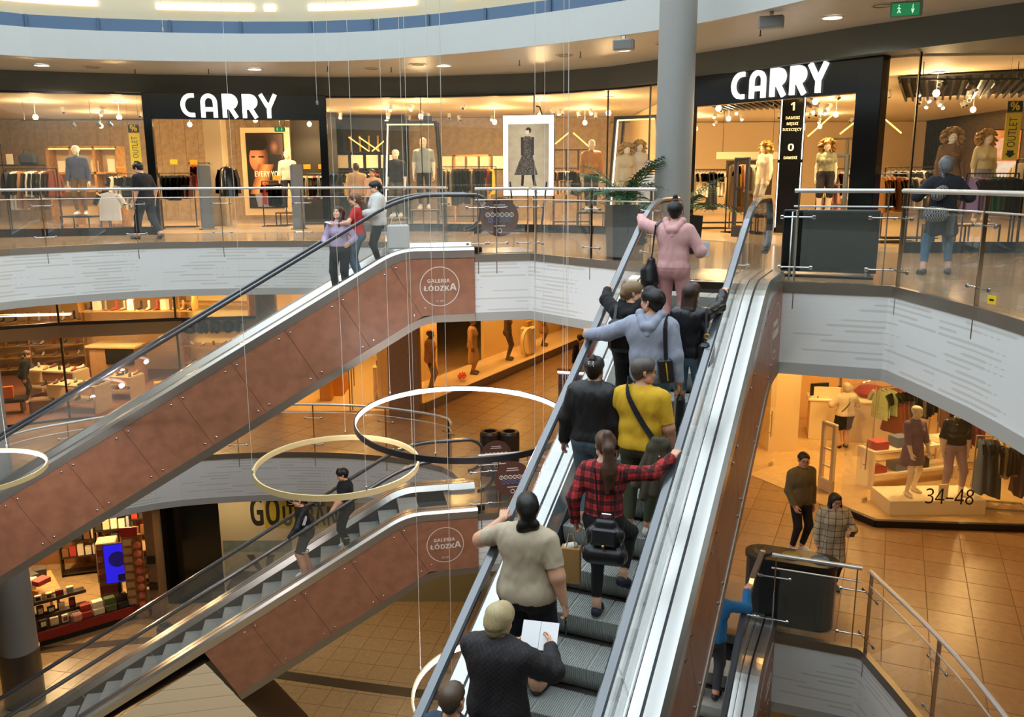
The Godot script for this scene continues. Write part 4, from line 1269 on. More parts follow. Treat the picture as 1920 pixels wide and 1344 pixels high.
# ---------------------------------------------------------------- shop fittings
const ORD := ["first", "second", "third", "fourth", "fifth", "sixth", "seventh", "eighth", "ninth", "tenth", "eleventh", "twelfth", "thirteenth", "fourteenth", "fifteenth"]
var gar := {}
func garment_mesh(kind: String) -> ArrayMesh:
	if gar.has(kind): return gar[kind]
	var prof := []
	var sl := []
	match kind:
		"tee": prof = [[-0.05, 0.05, 0.03], [-0.09, 0.17, 0.035], [-0.14, 0.225, 0.04], [-0.3, 0.235, 0.05], [-0.5, 0.24, 0.055], [-0.7, 0.25, 0.05]]; sl = [Vector3(0.19, -0.13, 0), Vector3(0.28, -0.24, 0), Vector3(0.32, -0.34, 0), 0.07]
		"jacket", "sweater": prof = [[-0.04, 0.06, 0.045], [-0.08, 0.17, 0.055], [-0.14, 0.235, 0.065], [-0.32, 0.245, 0.075], [-0.55, 0.25, 0.07], [-0.76, 0.255, 0.075]]; sl = [Vector3(0.2, -0.13, 0), Vector3(0.28, -0.35, 0.01), Vector3(0.3, -0.68, 0.02), 0.06]
		"coat": prof = [[-0.04, 0.06, 0.045], [-0.08, 0.17, 0.055], [-0.14, 0.225, 0.065], [-0.35, 0.235, 0.075], [-0.7, 0.26, 0.075], [-1.08, 0.29, 0.08]]; sl = [Vector3(0.2, -0.13, 0), Vector3(0.27, -0.35, 0.01), Vector3(0.29, -0.68, 0.02), 0.06]
		"dress": prof = [[-0.05, 0.05, 0.03], [-0.1, 0.17, 0.035], [-0.2, 0.2, 0.045], [-0.42, 0.18, 0.05], [-0.6, 0.22, 0.06], [-0.85, 0.28, 0.075], [-1.12, 0.33, 0.085]]; sl = [Vector3(0.16, -0.13, 0), Vector3(0.23, -0.22, 0), Vector3(0.26, -0.3, 0), 0.06]
		"trousers": prof = [[-0.06, 0.18, 0.03], [-0.14, 0.19, 0.045], [-0.35, 0.2, 0.05], [-0.6, 0.18, 0.05], [-0.85, 0.17, 0.045], [-1.02, 0.17, 0.045]]
	var mb := MB.new()
	var sides := 18
	var rings := []; var nor := []
	for i in prof.size():
		var q: Array = prof[i]
		var ring := []; var nn := []
		for k in sides:
			var w := TAU * k / sides
			var rip := 1.0 + 0.3 * cos(w * 6.0 + i) * clampf((-q[0] - 0.15) * 2.0, 0, 1)
			ring.append(Vector3(cos(w) * q[1], q[0] + 0.02 * absf(cos(w)) * (-1.0 if i == 0 else 0.0), sin(w) * q[2] * rip))
			nn.append(Vector3(cos(w) * q[2], 0.03, sin(w) * q[1]).normalized())
		rings.append(ring); nor.append(nn)
	for i in prof.size() - 1:
		for k in sides:
			var m := (k + 1) % sides
			mb.smooth([rings[i][m], rings[i + 1][m], rings[i + 1][k], rings[i][k]], [nor[i][m], nor[i + 1][m], nor[i + 1][k], nor[i][k]])
	for k in range(1, sides - 1):
		mb.tri(rings[0][0], rings[0][k + 1], rings[0][k]); mb.tri(rings[-1][0], rings[-1][k], rings[-1][k + 1])
	if sl.size():
		for s in [-1.0, 1.0]:
			mb.x = Transform3D(Basis.from_scale(Vector3(s, 1, 0.7)), Vector3.ZERO)
			if s > 0: mb.tube([sl[0], sl[1], sl[2]], sl[3], 8, false, sl[3] * 0.85)
			else: mb.tube([sl[2], sl[1], sl[0]], sl[3] * 0.85, 8, false, sl[3])
		mb.x = Transform3D()
	gar[kind] = mb.mesh()
	return gar[kind]

func hanger_mesh() -> ArrayMesh:
	if not gar.has("hanger"):
		var mb := MB.new()
		mb.tube([Vector3(0.02, 0.0, 0), Vector3(0.0, 0.022, 0), Vector3(-0.018, 0.005, 0), Vector3(0, -0.03, 0), Vector3(0, -0.05, 0)], 0.004, 5)
		mb.tube([Vector3(-0.2, -0.12, 0), Vector3(0, -0.05, 0), Vector3(0.2, -0.12, 0)], 0.009, 5)
		gar.hanger = mb.mesh()
	return gar.hanger

# a rail of clothes: kinds is a list of [how many, colour name, colour, kind]
func rack(desc: String, at: Vector3, turn: float, le: float, rod: float, clothes: Array, look := "black", wall := false) -> void:
	var r := thing("clothes_rack", "%s clothes rack: %s" % [look, desc], "clothes rack", at, turn)
	var m: Material = M.black if look == "black" else M.steel
	part(r, "rod", MB.new().tube([Vector3(-le / 2, rod, 0), Vector3(le / 2, rod, 0)], 0.013, 6).mesh(), m)
	if not wall:
		for s in [-1.0, 1.0]:
			part(r, "post", MB.new().box(Vector3(s * le / 2, rod / 2, 0), Vector3(0.028, rod, 0.028), 0.003).mesh(), m)
			part(r, "foot", MB.new().box(Vector3(s * le / 2, 0.02, 0), Vector3(0.03, 0.03, 0.5), 0.003).mesh(), m)
		part(r, "base_bar", MB.new().box(Vector3(0, 0.03, 0.22), Vector3(le, 0.025, 0.025)).mesh(), m)
		part(r, "base_bar", MB.new().box(Vector3(0, 0.03, -0.22), Vector3(le, 0.025, 0.025)).mesh(), m)
	else:
		for s in [-1.0, 1.0]: part(r, "bracket", MB.new().box(Vector3(s * le / 2, rod, -0.15), Vector3(0.02, 0.03, 0.3)).mesh(), m)
	var total := 0
	for c in clothes: total += c[0]
	var i := 0
	var b := Basis(Vector3.UP, turn)
	for c in clothes:
		for k in int(c[0]):
			var x := -le / 2 + 0.06 + (le - 0.12) * (i + 0.5) / total
			var p := at + b * Vector3(x, rod - 0.015, 0)
			garment(c[3], c[1], c[2], p, turn + PI / 2 + rng.randf_range(-0.25, 0.25), desc, 1.0, ORD[i] + " from the left")
			i += 1

func garment(kind: String, cname: String, c: Color, p: Vector3, turn: float, desc: String, scale := 1.0, nth := "") -> Node3D:
	var g := thing(kind if kind != "tee" else "t_shirt", "%s %s%s on the %s" % [cname, {"tee": "t-shirt"}.get(kind, kind), " " + nth if nth != "" else " hanging", desc], {"tee": "t-shirt"}.get(kind, kind), p, turn, "clothes: " + desc)
	part(g, "fabric", garment_mesh(kind), cloth(c))
	part(g, "hanger", hanger_mesh(), M.black)
	g.scale = Vector3.ONE * scale * rng.randf_range(0.94, 1.05)
	return g

func along(a: Vector2, b: Vector2, y: float) -> Transform3D:
	var x := Vector3(b.x - a.x, 0, b.y - a.y).normalized()
	return Transform3D(Basis(x, Vector3.UP, x.cross(Vector3.UP)), Vector3(a.x, y, a.y))

func mannequin(label: String, at: Vector3, turn: float, d: Dictionary) -> Node3D:
	d.merge({"skin": hexc("efe0c6"), "blank": true, "cell": 0.017, "h": 1.86, "skin_mat": mt("mannequin", Color.WHITE, 0.3, 0.0, "", 1.0, {"vertex_color_use_as_albedo": true})})
	return person(label, at, turn, d, "mannequin", "mannequin")

func stand_frame(label: String, at: Vector3, turn: float, sx: float, h: float, sz: float, top: Material = null) -> void:
	var t := thing("display_stand", label, "stand", at, turn)
	for sxx in [-1.0, 1.0]:
		for szz in [-1.0, 1.0]: part(t, "leg", MB.new().box(Vector3(sxx * sx / 2, h / 2, szz * sz / 2), Vector3(0.028, h, 0.028)).mesh(), M.black)
	for yy in [0.014, h - 0.03]:
		for szz in [-1.0, 1.0]: part(t, "rail", MB.new().box(Vector3(0, yy, szz * sz / 2), Vector3(sx, 0.028, 0.028)).mesh(), M.black)
		for sxx in [-1.0, 1.0]: part(t, "rail", MB.new().box(Vector3(sxx * sx / 2, yy, 0), Vector3(0.028, 0.028, sz)).mesh(), M.black)
	part(t, "top", MB.new().box(Vector3(0, h - 0.01, 0), Vector3(sx + 0.03, 0.02, sz + 0.03), 0.003).mesh(), M.wood if top == null else top)

func spotlight(label: String, at: Vector3, aim: Vector3, lit: bool, look: Material, group: String) -> void:
	var s := thing("spotlight", label, "spotlight", at, 0.0, group)
	var z := -aim.normalized()
	var x := Vector3.UP.cross(z).normalized() if absf(z.y) < 0.98 else Vector3.RIGHT
	var b := Basis(x, z.cross(x), z)
	part(s, "stem", spot_me("stem"), look)
	part(s, "housing", spot_me("can"), look, Vector3(0, -0.1, 0), b * Basis(Vector3.RIGHT, -PI / 2))
	part(s, "lens", spot_me("lens"), glow("spot_lens", hexc("fff2d8"), 9.0) if lit else mt("lens_off", hexc("2a2a2a"), 0.2), Vector3(0, -0.1, 0) - z * 0.081, b * Basis(Vector3.RIGHT, -PI / 2))

func spot_me(k: String) -> ArrayMesh:
	if not gar.has("spot" + k):
		match k:
			"stem": gar.spotstem = MB.new().tube([Vector3(0, 0, 0), Vector3(0, -0.06, 0)], 0.012, 6).box(Vector3(0, -0.005, 0), Vector3(0.12, 0.02, 0.04)).mesh()
			"can": gar.spotcan = MB.new().lathe([Vector2(0, -0.09), Vector2(0.05, -0.09), Vector2(0.055, -0.05), Vector2(0.058, 0.08), Vector2(0.05, 0.08), Vector2(0.0, 0.07)], 14).mesh()
			"lens": gar.spotlens = MB.new().lathe([Vector2(0.046, 0.0), Vector2(0.03, 0.012), Vector2(0.0, 0.015)], 14).mesh()
	return gar["spot" + k]

func wall_panel(called: String, a: Vector2, b: Vector2, y0: float, y1: float, m: Material, thick := 0.12) -> Node3D:
	var w := struct(called)
	var t := along(a, b, y0)
	part(w, "wall_face", MB.new().box(Vector3(a.distance_to(b) / 2, (y1 - y0) / 2, -thick / 2), Vector3(a.distance_to(b), y1 - y0, thick)).mesh(), m, t.origin, t.basis)
	return w

func window_run(pts: Array, y0: float, y1: float, frame: Material, plinth := 0.12, mull := 0.02, nr := "window_1") -> Node3D:
	var w := struct(nr)
	for i in pts.size() - 1:
		var a: Vector2 = pts[i]; var b: Vector2 = pts[i + 1]
		var t := along(a, b, y0)
		var le := a.distance_to(b)
		part(w, "pane", MB.new().box(Vector3(le / 2, (y1 - y0 + plinth) / 2, 0), Vector3(le - 0.01, y1 - y0 - plinth, 0.012)).mesh(), M.glass, t.origin, t.basis)
		if plinth > 0: part(w, "plinth", MB.new().box(Vector3(le / 2, plinth / 2, -0.03), Vector3(le, plinth, 0.1)).mesh(), M.black, t.origin, t.basis)
		if mull > 0: part(w, "mullion", MB.new().box(Vector3(0, (y1 - y0) / 2, 0), Vector3(mull, y1 - y0, 0.05)).mesh(), frame, t.origin, t.basis)
		part(w, "head_rail", MB.new().box(Vector3(le / 2, y1 - y0 - 0.02, 0), Vector3(le, 0.05, 0.06)).mesh(), frame, t.origin, t.basis)
	return w

func shelf_unit(called: String, label: String, at: Vector3, turn: float, w: float, h: float, dp: float, rows: Array, m: Material, cols := 1, back: Material = null, frame := 0.03) -> Node3D:
	var s := thing(called, label, "shelf", at, turn)
	for i in cols + 1: part(s, "upright", MB.new().box(Vector3(-w / 2 + w * i / cols, h / 2, 0), Vector3(frame, h, dp)).mesh(), m)
	for r in rows: part(s, "shelf_board", MB.new().box(Vector3(0, r, 0), Vector3(w, frame, dp)).mesh(), m)
	if back: part(s, "back_panel", MB.new().box(Vector3(0, h / 2, -dp / 2), Vector3(w, h, 0.02)).mesh(), back)
	return s

func led(parent: Node, a: Vector3, b: Vector3, c := Color(1.0, 0.8, 0.35), e := 2.5) -> void:
	part(parent, "led_strip", MB.new().bar(a, b, 0.03, 0.03).mesh(), glow("led_strip", c, e))

func carton(called: String, label: String, cat: String, at: Vector3, size: Vector3, c: Color, turn := 0.0, group := "", lid: Variant = null) -> Node3D:
	var t := thing(called, label, cat, at, turn, group)
	part(t, "body", MB.new().box(Vector3(0, size.y / 2, 0), size, minf(0.006, size.y * 0.2)).mesh(), mt("card", c, 0.6))
	if lid != null: part(t, "front_print", MB.new().box(Vector3(0, size.y / 2, size.z / 2), Vector3(size.x * 0.7, size.y * 0.55, 0.004)).mesh(), mt("card", lid, 0.6))
	return t
func carry_letters(parent: Node3D, at: Vector3, b: Basis, h: float) -> void:
	var L := [
		[[Vector2(0.62, 0.9)] + arc(Vector2(0.47, 0.5), 0.36, 0.4, 90, 270) + [Vector2(0.62, 0.1)]],
		[[Vector2(0.1, 0), Vector2(0.1, 0.62)] + arc(Vector2(0.37, 0.62), 0.27, 0.28, 180, 0) + [Vector2(0.64, 0.0)], [Vector2(0.1, 0.34), Vector2(0.64, 0.34)]],
		[[Vector2(0.1, 0), Vector2(0.1, 0.9), Vector2(0.34, 0.9)] + arc(Vector2(0.36, 0.67), 0.24, 0.23, 90, -90) + [Vector2(0.1, 0.44)], [Vector2(0.33, 0.46), Vector2(0.62, 0.0)]],
		[[Vector2(0.1, 0), Vector2(0.1, 0.9), Vector2(0.34, 0.9)] + arc(Vector2(0.36, 0.67), 0.24, 0.23, 90, -90) + [Vector2(0.1, 0.44)], [Vector2(0.33, 0.46), Vector2(0.62, 0.0)]],
		[[Vector2(0.04, 0.99), Vector2(0.36, 0.46)], [Vector2(0.7, 0.99), Vector2(0.4, 0.42), Vector2(0.4, 0.0)]]]
	var xo := [0.0, 0.82, 1.7, 2.52, 3.26]
	for i in 5:
		var ls := []
		for l in L[i]:
			var q := []
			for p in l: q.append((p as Vector2) * h * Vector2(0.93, 1))
			ls.append(q)
		part(parent, "letter", strokes(ls, 0.172 * h, 0.06), glow("sign_letter", hexc("ffffff"), 0.6), at + b * Vector3((xo[i] - 1.97) * h, -h / 2, 0), b)

func banner(label: String, at: Vector3, turn: float, w: float, h: float) -> void:
	var t := thing("hanging_banner", label, "banner", at, turn)
	part(t, "sheet", MB.new().box(Vector3(0, h * 0.4, 0), Vector3(w, h * 0.8, 0.012)).mesh(), mt("banner_yellow", hexc("f2cf10"), 0.6))
	part(t, "header", MB.new().box(Vector3(0, h * 0.91, 0), Vector3(w, h * 0.18, 0.014)).mesh(), mt("banner_black", hexc("1c1c1c"), 0.6))
	text(t, "lettering", "%", h * 0.14, mt("print_yellow", hexc("f2cf10")), Vector3(0, h * 0.91, 0.008), Basis(), 700, 0.003)
	text(t, "lettering", "OUTLET", w * 0.52, mt("print_black", hexc("1c1c1c")), Vector3(0, h * 0.47, 0.008), Basis(Vector3.BACK, PI / 2), 400, 0.003, h * 0.5)
	var a := MB.new()
	a.extrude(PackedVector2Array([Vector2(-0.06, 0.16), Vector2(0.06, 0.16), Vector2(0.06, 0.1), Vector2(0.1, 0.1), Vector2(0, 0.02), Vector2(-0.1, 0.1), Vector2(-0.06, 0.1)]), 0.004)
	part(t, "arrow", a.mesh(), mt("print_black", hexc("1c1c1c")), Vector3(0, 0.02, 0.007), Basis.from_scale(Vector3.ONE * w / 0.28))
	part(t, "cord", MB.new().tube([Vector3(-w / 2, h, 0), Vector3(-w / 2, 3.52 - at.y, 0)], 0.003, 4).mesh(), M.black)
	part(t, "cord", MB.new().tube([Vector3(w / 2, h, 0), Vector3(w / 2, 3.52 - at.y, 0)], 0.003, 4).mesh(), M.black)

func exit_sign(label: String, at: Vector3, turn: float, w: float, h: float, lit: float, ceil_y := 3.52) -> void:
	var t := thing("exit_sign", label, "exit sign", at, turn)
	part(t, "case", MB.new().box(Vector3.ZERO, Vector3(w, h, 0.06), 0.008).mesh(), mt("sign_case", hexc("7e8a80"), 0.4))
	part(t, "panel", MB.new().box(Vector3(-w * 0.02, -h * 0.02, 0.03), Vector3(w * 0.85, h * 0.8, 0.01)).mesh(), glow("exit_green", hexc("1e7a48"), lit))
	part(t, "arrow", MB.new().extrude(PackedVector2Array([Vector2(-0.02, 0.3), Vector2(0.02, 0.3), Vector2(0.02, -0.05), Vector2(0.09, 0.05), Vector2(0.09, -0.05), Vector2(0, -0.3), Vector2(-0.09, -0.05), Vector2(-0.09, 0.05), Vector2(-0.02, -0.05)]), 0.004, Transform3D(Basis.from_scale(Vector3(h, h, 1)), Vector3(w * 0.2, -h * 0.02, 0.034))).mesh(), glow("exit_white", hexc("d8ffe8"), lit))
	part(t, "running_figure", MB.new().tube([Vector3(-0.02, 0.12, 0), Vector3(0, 0.0, 0), Vector3(0.06, -0.12, 0)], 0.02, 5).tube([Vector3(0, 0, 0), Vector3(-0.06, -0.12, 0)], 0.02, 5).tube([Vector3(-0.08, 0.06, 0), Vector3(-0.01, 0.1, 0), Vector3(0.06, 0.04, 0)], 0.015, 5).box(Vector3(-0.01, 0.18, 0), Vector3(0.05, 0.05, 0.02), 0.01).mesh(), glow("exit_white", hexc("d8ffe8"), lit), Vector3(-w * 0.22, -h * 0.05, 0.036), Basis.from_scale(Vector3(h * 1.6, h * 1.6, 0.2)))
	part(t, "hanger_rod", MB.new().tube([Vector3(0, h / 2, 0), Vector3(0, ceil_y - at.y, 0)], 0.01, 5).mesh(), M.steel)

func gate(label: String, at: Vector3, turn: float, w: float, h: float, c: Color, open := false) -> void:
	var t := thing("security_gate", label, "security gate", at, turn)
	var m := mt("gate_grey", c, 0.4)
	if open:
		part(t, "base", MB.new().box(Vector3(0, 0.14, 0), Vector3(w, 0.28, 0.13), 0.02).mesh(), m)
		part(t, "side", MB.new().box(Vector3(-w / 2 + 0.04, h / 2, 0), Vector3(0.08, h, 0.11), 0.02).mesh(), m)
		part(t, "side", MB.new().box(Vector3(w / 2 - 0.04, h / 2, 0), Vector3(0.08, h, 0.11), 0.02).mesh(), m)
		part(t, "top", MB.new().box(Vector3(0, h - 0.04, 0), Vector3(w - 0.02, 0.08, 0.11), 0.02).mesh(), m)
		for k in 2: part(t, "crossbar", MB.new().box(Vector3(0, h * (0.37 + 0.25 * k), 0), Vector3(w - 0.1, 0.03, 0.06)).mesh(), m)
	else:
		part(t, "panel", MB.new().box(Vector3(0, h / 2, 0), Vector3(w, h, 0.1), 0.03).mesh(), m)
		part(t, "foot", MB.new().box(Vector3(0, 0.02, 0), Vector3(w + 0.08, 0.04, 0.18), 0.01).mesh(), M.black)

func portrait_texture(kind: int) -> ImageTexture:
	var im := Image.create(160, 320, false, Image.FORMAT_RGB8)
	var nz := FastNoiseLite.new()
	nz.seed = 4 + kind; nz.frequency = 0.02
	for y in 320:
		for x in 160:
			var c := Color(0.1, 0.075, 0.06)
			var f := nz.get_noise_2d(x, y) * 0.5 + 0.5
			if kind == 0:
				c = c.lerp(Color(0.36, 0.27, 0.24), clampf((x - 70) / 90.0, 0, 1) * clampf(1.3 - y / 220.0, 0, 1))
				var fa := Vector2((x - 48) / 42.0, (y - 105) / 62.0).length()
				if fa < 1.0: c = Color(0.78, 0.5, 0.32).lerp(Color(0.33, 0.19, 0.12), clampf(fa * 0.9 - 0.25 + (x - 40) / 90.0, 0, 1))
				if Vector2((x - 40) / 52.0, (y - 42) / 34.0).length() < 1.0 and y < 70: c = Color(0.07, 0.05, 0.045)
				var fb := Vector2((x - 122) / 22.0, (y - 55) / 32.0).length()
				if fb < 1.0: c = Color(0.6, 0.42, 0.32).lerp(Color(0.25, 0.17, 0.13), fb)
				if x > 88 and x < 152 and y > 88 and y < 215: c = Color(0.12, 0.12, 0.13)
				if absf(x - 60 - (y - 190) * -0.35) < 34 and y > 130 and y < 262: c = Color(0.85, 0.55, 0.3).lerp(Color(0.45, 0.26, 0.15), absf(x - 60 - (y - 190) * -0.35) / 34.0)
				if y > 205 and x < 110 and x > 10 + (y - 205) * 0.2 and y > 262: c = Color(0.42, 0.43, 0.46)
				if Vector2((x - 60) / 14.0, (y - 98) / 4.0).length() < 1.0 or Vector2((x - 24) / 10.0, (y - 98) / 4.0).length() < 1.0: c = Color(0.1, 0.06, 0.04)
			elif kind == 1:
				c = Color(0.62, 0.58, 0.49).lerp(Color(0.5, 0.46, 0.38), absf(x - 80) / 120.0)
				var w := lerpf(12, 17, clampf((y - 60) / 40.0, 0, 1)) if y < 130 else lerpf(16, 46, clampf((y - 130) / 112.0, 0, 1))
				var cx := lerpf(76, 70, clampf((y - 130) / 110.0, 0, 1))
				if y > 58 and y < 245 and absf(x - cx) < w: c = Color(0.16, 0.15, 0.14).lerp(Color(0.5, 0.47, 0.42), 1.0 if absf(nz.get_noise_2d(x * 9.0, y * 9.0)) > 0.32 else 0.0)
				if y > 62 and y < 150 and absf(absf(x - 76) - 20) < 6: c = Color(0.17, 0.16, 0.15)
				if Vector2((x - 76) / 8.0, (y - 36) / 12.0).length() < 1.0: c = Color(0.75, 0.66, 0.57)
				if Vector2((x - 80) / 11.0, (y - 30) / 14.0).length() < 1.0 and (y < 30 or x > 82): c = Color(0.2, 0.15, 0.12)
				if y >= 245 and y < 298 and (absf(x - 58 + (y - 245) * 0.05) < 5 or absf(x - 98 - (y - 245) * 0.15) < 6): c = Color(0.12, 0.11, 0.1)
			else:
				c = Color(0.85, 0.45, 0.2).lerp(Color(0.95, 0.7, 0.45), f)
				if Vector2((x - 80) / 40.0, (y - 120) / 70.0).length() < 1.0: c = Color(0.93, 0.76, 0.64)
				if y > 210: c = Color(0.93, 0.92, 0.9)
			im.set_pixel(x, y, c.lerp(c * (0.8 + 0.4 * f), 0.4))
	return ImageTexture.create_from_image(im)

func picture(parent: Node, called: String, w: float, h: float, t: Texture2D, at: Vector3, e := 0.0, b := Basis()) -> void:
	var m := StandardMaterial3D.new()
	m.resource_name = called
	m.albedo_texture = t; m.roughness = 0.4
	if e > 0.0:
		m.emission_enabled = true; m.emission_texture = t; m.emission_energy_multiplier = e; m.emission = Color.BLACK
	var mb := MB.new()
	mb.quad(Vector3(-w / 2, -h / 2, 0), Vector3(w / 2, -h / 2, 0), Vector3(w / 2, h / 2, 0), Vector3(-w / 2, h / 2, 0))
	part(parent, called, mb.mesh(), m, at, b)

func stem_under() -> MeshInstance3D:
	var o := MeshInstance3D.new()
	o.name = "stem"
	o.mesh = MB.new().tube([Vector3(0, 0.01, 0), Vector3(0, -0.3, 0)], 0.006, 5).mesh()
	o.material_override = M.black
	return o

func trapezoid_frame(label: String, at: Vector3, turn: float, w_top: float, w_bot: float, h: float, dp: float) -> void:
	var t := thing("mannequin_showcase", label, "showcase", at, turn)
	for z in [0.0, -dp]:
		for s in [-1.0, 1.0]:
			part(t, "post", MB.new().bar(Vector3(s * w_bot / 2, 0, z), Vector3(s * w_top / 2, h, z), 0.07, 0.06).mesh(), M.black)
		part(t, "header", MB.new().box(Vector3(0, h, z), Vector3(w_top + 0.08, 0.07, 0.06)).mesh(), M.black)
	part(t, "floor_bar", MB.new().box(Vector3(0, 0.03, -dp / 2), Vector3(w_bot, 0.05, 0.06)).mesh(), M.black)
	led(t, Vector3(-w_bot / 2 + 0.07, 0.1, 0.0), Vector3(-w_top / 2 + 0.06, h - 0.06, 0.0), hexc("ffe2c8"), 2.0)
	led(t, Vector3(-w_top / 2 + 0.06, h - 0.06, 0.0), Vector3(w_top / 2 - 0.06, h - 0.06, 0.0), hexc("ffd27a"), 2.0)

func build_shop_upper() -> void:
	var fl := front_line()
	# shop shell: floor finish, ceiling, back and side walls
	var sf := struct("floor")
	part(sf, "shop_floor", MB.new().slab(PackedVector2Array(fl + [Vector2(16, -36), Vector2(-22, -36)]), 0.0, 0.015).mesh(), M.shopfloor)
	var sc := struct("ceiling")
	var in_line := []
	for p in fl: in_line.append((p as Vector2) + Vector2(0, -0.35))
	part(sc, "shop_ceiling", MB.new().slab(PackedVector2Array(in_line + [Vector2(16, -36), Vector2(-22, -36)]), 3.52, 3.6).mesh(), M.shopceil)
	wall_panel("wall_shop_back", Vector2(-22, -31), Vector2(-7.1, -31), 0, 3.5, M.greywall)
	wall_panel("wall_shop_back", Vector2(-7.1, -28.4), Vector2(-5.65, -28.5), 0, 3.5, mt("black_wall", hexc("1d1a18"), 0.7))
	wall_panel("wall_shop_back", Vector2(-5.65, -29.6), Vector2(-3.6, -29.6), 0, 3.5, mt("black_wall", hexc("1d1a18"), 0.7))
	wall_panel("wall_shop_back", Vector2(-3.6, -31), Vector2(3.5, -31), 0, 3.5, M.greywall)
	wall_panel("wall_shop_back", Vector2(3.5, -34), Vector2(16, -34), 0, 3.5, mt("pale_wall", hexc("cdb998"), 0.7))
	wall_panel("wall_shop_side", Vector2(4.4, -20.9), Vector2(4.3, -31), 0, 3.5, M.warmwall)
	# plank cladding of the back wall, each board proud of the next
	for k in 34:
		part(get_node("wall_shop_back"), "plank", MB.new().box(Vector3(-21.8 + k * 0.44, 1.75, -30.99), Vector3(0.43, 3.5, 0.03 + 0.012 * (k % 3))).mesh(), M.greywall)
	part(struct("pillar"), "shaft", MB.new().box(Vector3(-9.0, 1.75, -26.8), Vector3(0.55, 3.5, 0.5), 0.02).mesh(), mt("pillar_paint", hexc("a79b85"), 0.6))
	# windows and the two black portals
	window_run([Vector2(-18, -19.3), Vector2(-15, -20.7), Vector2(-12.6, -21.7), Vector2(-9.35, -22.55)], 0, 3.55, M.black, 0.2, 0.012, "window_1")
	window_run([Vector2(-4.9, -23.5), Vector2(-2.4, -23.6), Vector2(0.6, -23.0), Vector2(2.4, -21.9), Vector2(3.3, -21.0), Vector2(3.95, -19.9)], 0, 3.55, M.black, 0.2, 0.012, "window_2")
	window_run([Vector2(7.3, -15.95), Vector2(9.3, -15.8), Vector2(12, -15.6)], 0, 3.6, M.black, 0.2, 0.03, "window_3")
	var i := 0
	for q in [[Vector2(-9.35, -22.55), Vector2(-4.9, -23.5), 0.6, 2.1], [Vector2(3.95, -19.9), Vector2(6.85, -16.3), 0.56, 2.42]]:
		var a: Vector2 = q[0]; var b: Vector2 = q[1]
		var le := a.distance_to(b)
		var t := along(a, b, 0)
		var p := thing("shop_portal", ["black shop portal with white lettering beside the round poster wall", "black shop portal with white lettering above the tall black totem"][i], "portal", t.origin)
		p.basis = t.basis
		part(p, "post", MB.new().box(Vector3(0.1, 1.78, 0), Vector3(0.2, 3.55, 0.25), 0.01).mesh(), M.black_gloss)
		part(p, "post", MB.new().box(Vector3(le - 0.1 - 0.15 * i, 1.78, 0), Vector3(0.2 + 0.3 * i, 3.55, 0.25), 0.01).mesh(), M.black_gloss)
		part(p, "sign_panel", MB.new().box(Vector3(le / 2, 3.24, 0.02), Vector3(le, 0.64, 0.2), 0.01).mesh(), M.black_gloss)
		var sg := Node3D.new()
		sg.name = "sign"
		p.add_child(sg)
		carry_letters(sg, Vector3(q[3], 3.26, 0.13), Basis(), q[2])
		i += 1
	# left window: rails, shelves, mannequin
	rack("rack at the first window's far end", Vector3(-13.3, 0, -24.2), -0.25, 1.7, 1.72, [[1, "dark grey", hexc("3a3c40"), "jacket"], [2, "cream", hexc("e6dcc6"), "coat"], [2, "camel", hexc("a8773f"), "coat"], [2, "white", hexc("e9e4d8"), "jacket"], [1, "brown", hexc("7d5a33"), "coat"], [1, "off-white patterned", hexc("d8d2c4"), "jacket"], [2, "rust brown", hexc("7a3a26"), "sweater"]])
	var sb := shelf_unit("wall_shelf", "dark wall shelf above the first rack with a bag on it", Vector3(-14.3, 1.82, -25.6), 0, 1.1, 0.04, 0.4, [0.02], M.black)
	var bag := thing("travel_bag", "dark blue travel bag on the wall shelf at the far end", "bag", Vector3(-14.1, 1.86, -25.6))
	part(bag, "body", MB.new().box(Vector3(0, 0.15, 0), Vector3(0.5, 0.3, 0.26), 0.06).mesh(), cloth(hexc("28364a")))
	part(bag, "handle", MB.new().tube([Vector3(-0.12, 0.28, 0.05), Vector3(-0.08, 0.42, 0.05), Vector3(0.08, 0.42, 0.05), Vector3(0.12, 0.28, 0.05)], 0.012, 6).mesh(), cloth(hexc("28364a")))
	carton("price_card", "white upright price card on the wall shelf beside the bag", "card", Vector3(-14.62, 1.86, -25.55), Vector3(0.2, 0.3, 0.02), hexc("e6dccb"))
	var ws := shelf_unit("wooden_shelf", "wooden shelf unit with warm lighting behind the cardigan mannequin", Vector3(-12.9, 0, -26.6), 0, 2.1, 2.4, 0.5, [0.05, 1.1, 1.62, 2.38], M.wood, 3, mt("shelf_back", hexc("d9c39a"), 0.7), 0.07)
	led(ws, Vector3(-1.0, 2.33, 0.2), Vector3(1.0, 2.33, 0.2))
	for k in 4: carton("display_card", "cream printed card standing in the wooden shelf unit", "card", Vector3(-13.6 + k * 0.5, 1.65, -26.5), Vector3(0.22, 0.34 + 0.04 * (k % 2), 0.03), hexc("e9dfca"), 0.0, "cards in the wooden shelf")
	stand_frame("black frame stand under the cardigan mannequin", Vector3(-11.7, 0, -23.5), -0.2, 0.85, 0.46, 0.5, M.black)
	mannequin("mannequin in blue-grey cardigan, white shirt and brown trousers", Vector3(-11.65, 0.47, -23.5), PI + 0.15, {"top": {"m": cloth(hexc("5c6478")), "name": "cardigan", "fat": 0.012}, "bottom": {"m": cloth(hexc("8a6a3c"))}, "shoes": mt("shoe_white", hexc("e6e2d8"), 0.6)})
	garment("tee", "white printed", hexc("e8e4da"), Vector3(-10.82, 1.15, -23.35), 0.1, "low front hook beside the cardigan mannequin", 1.15)
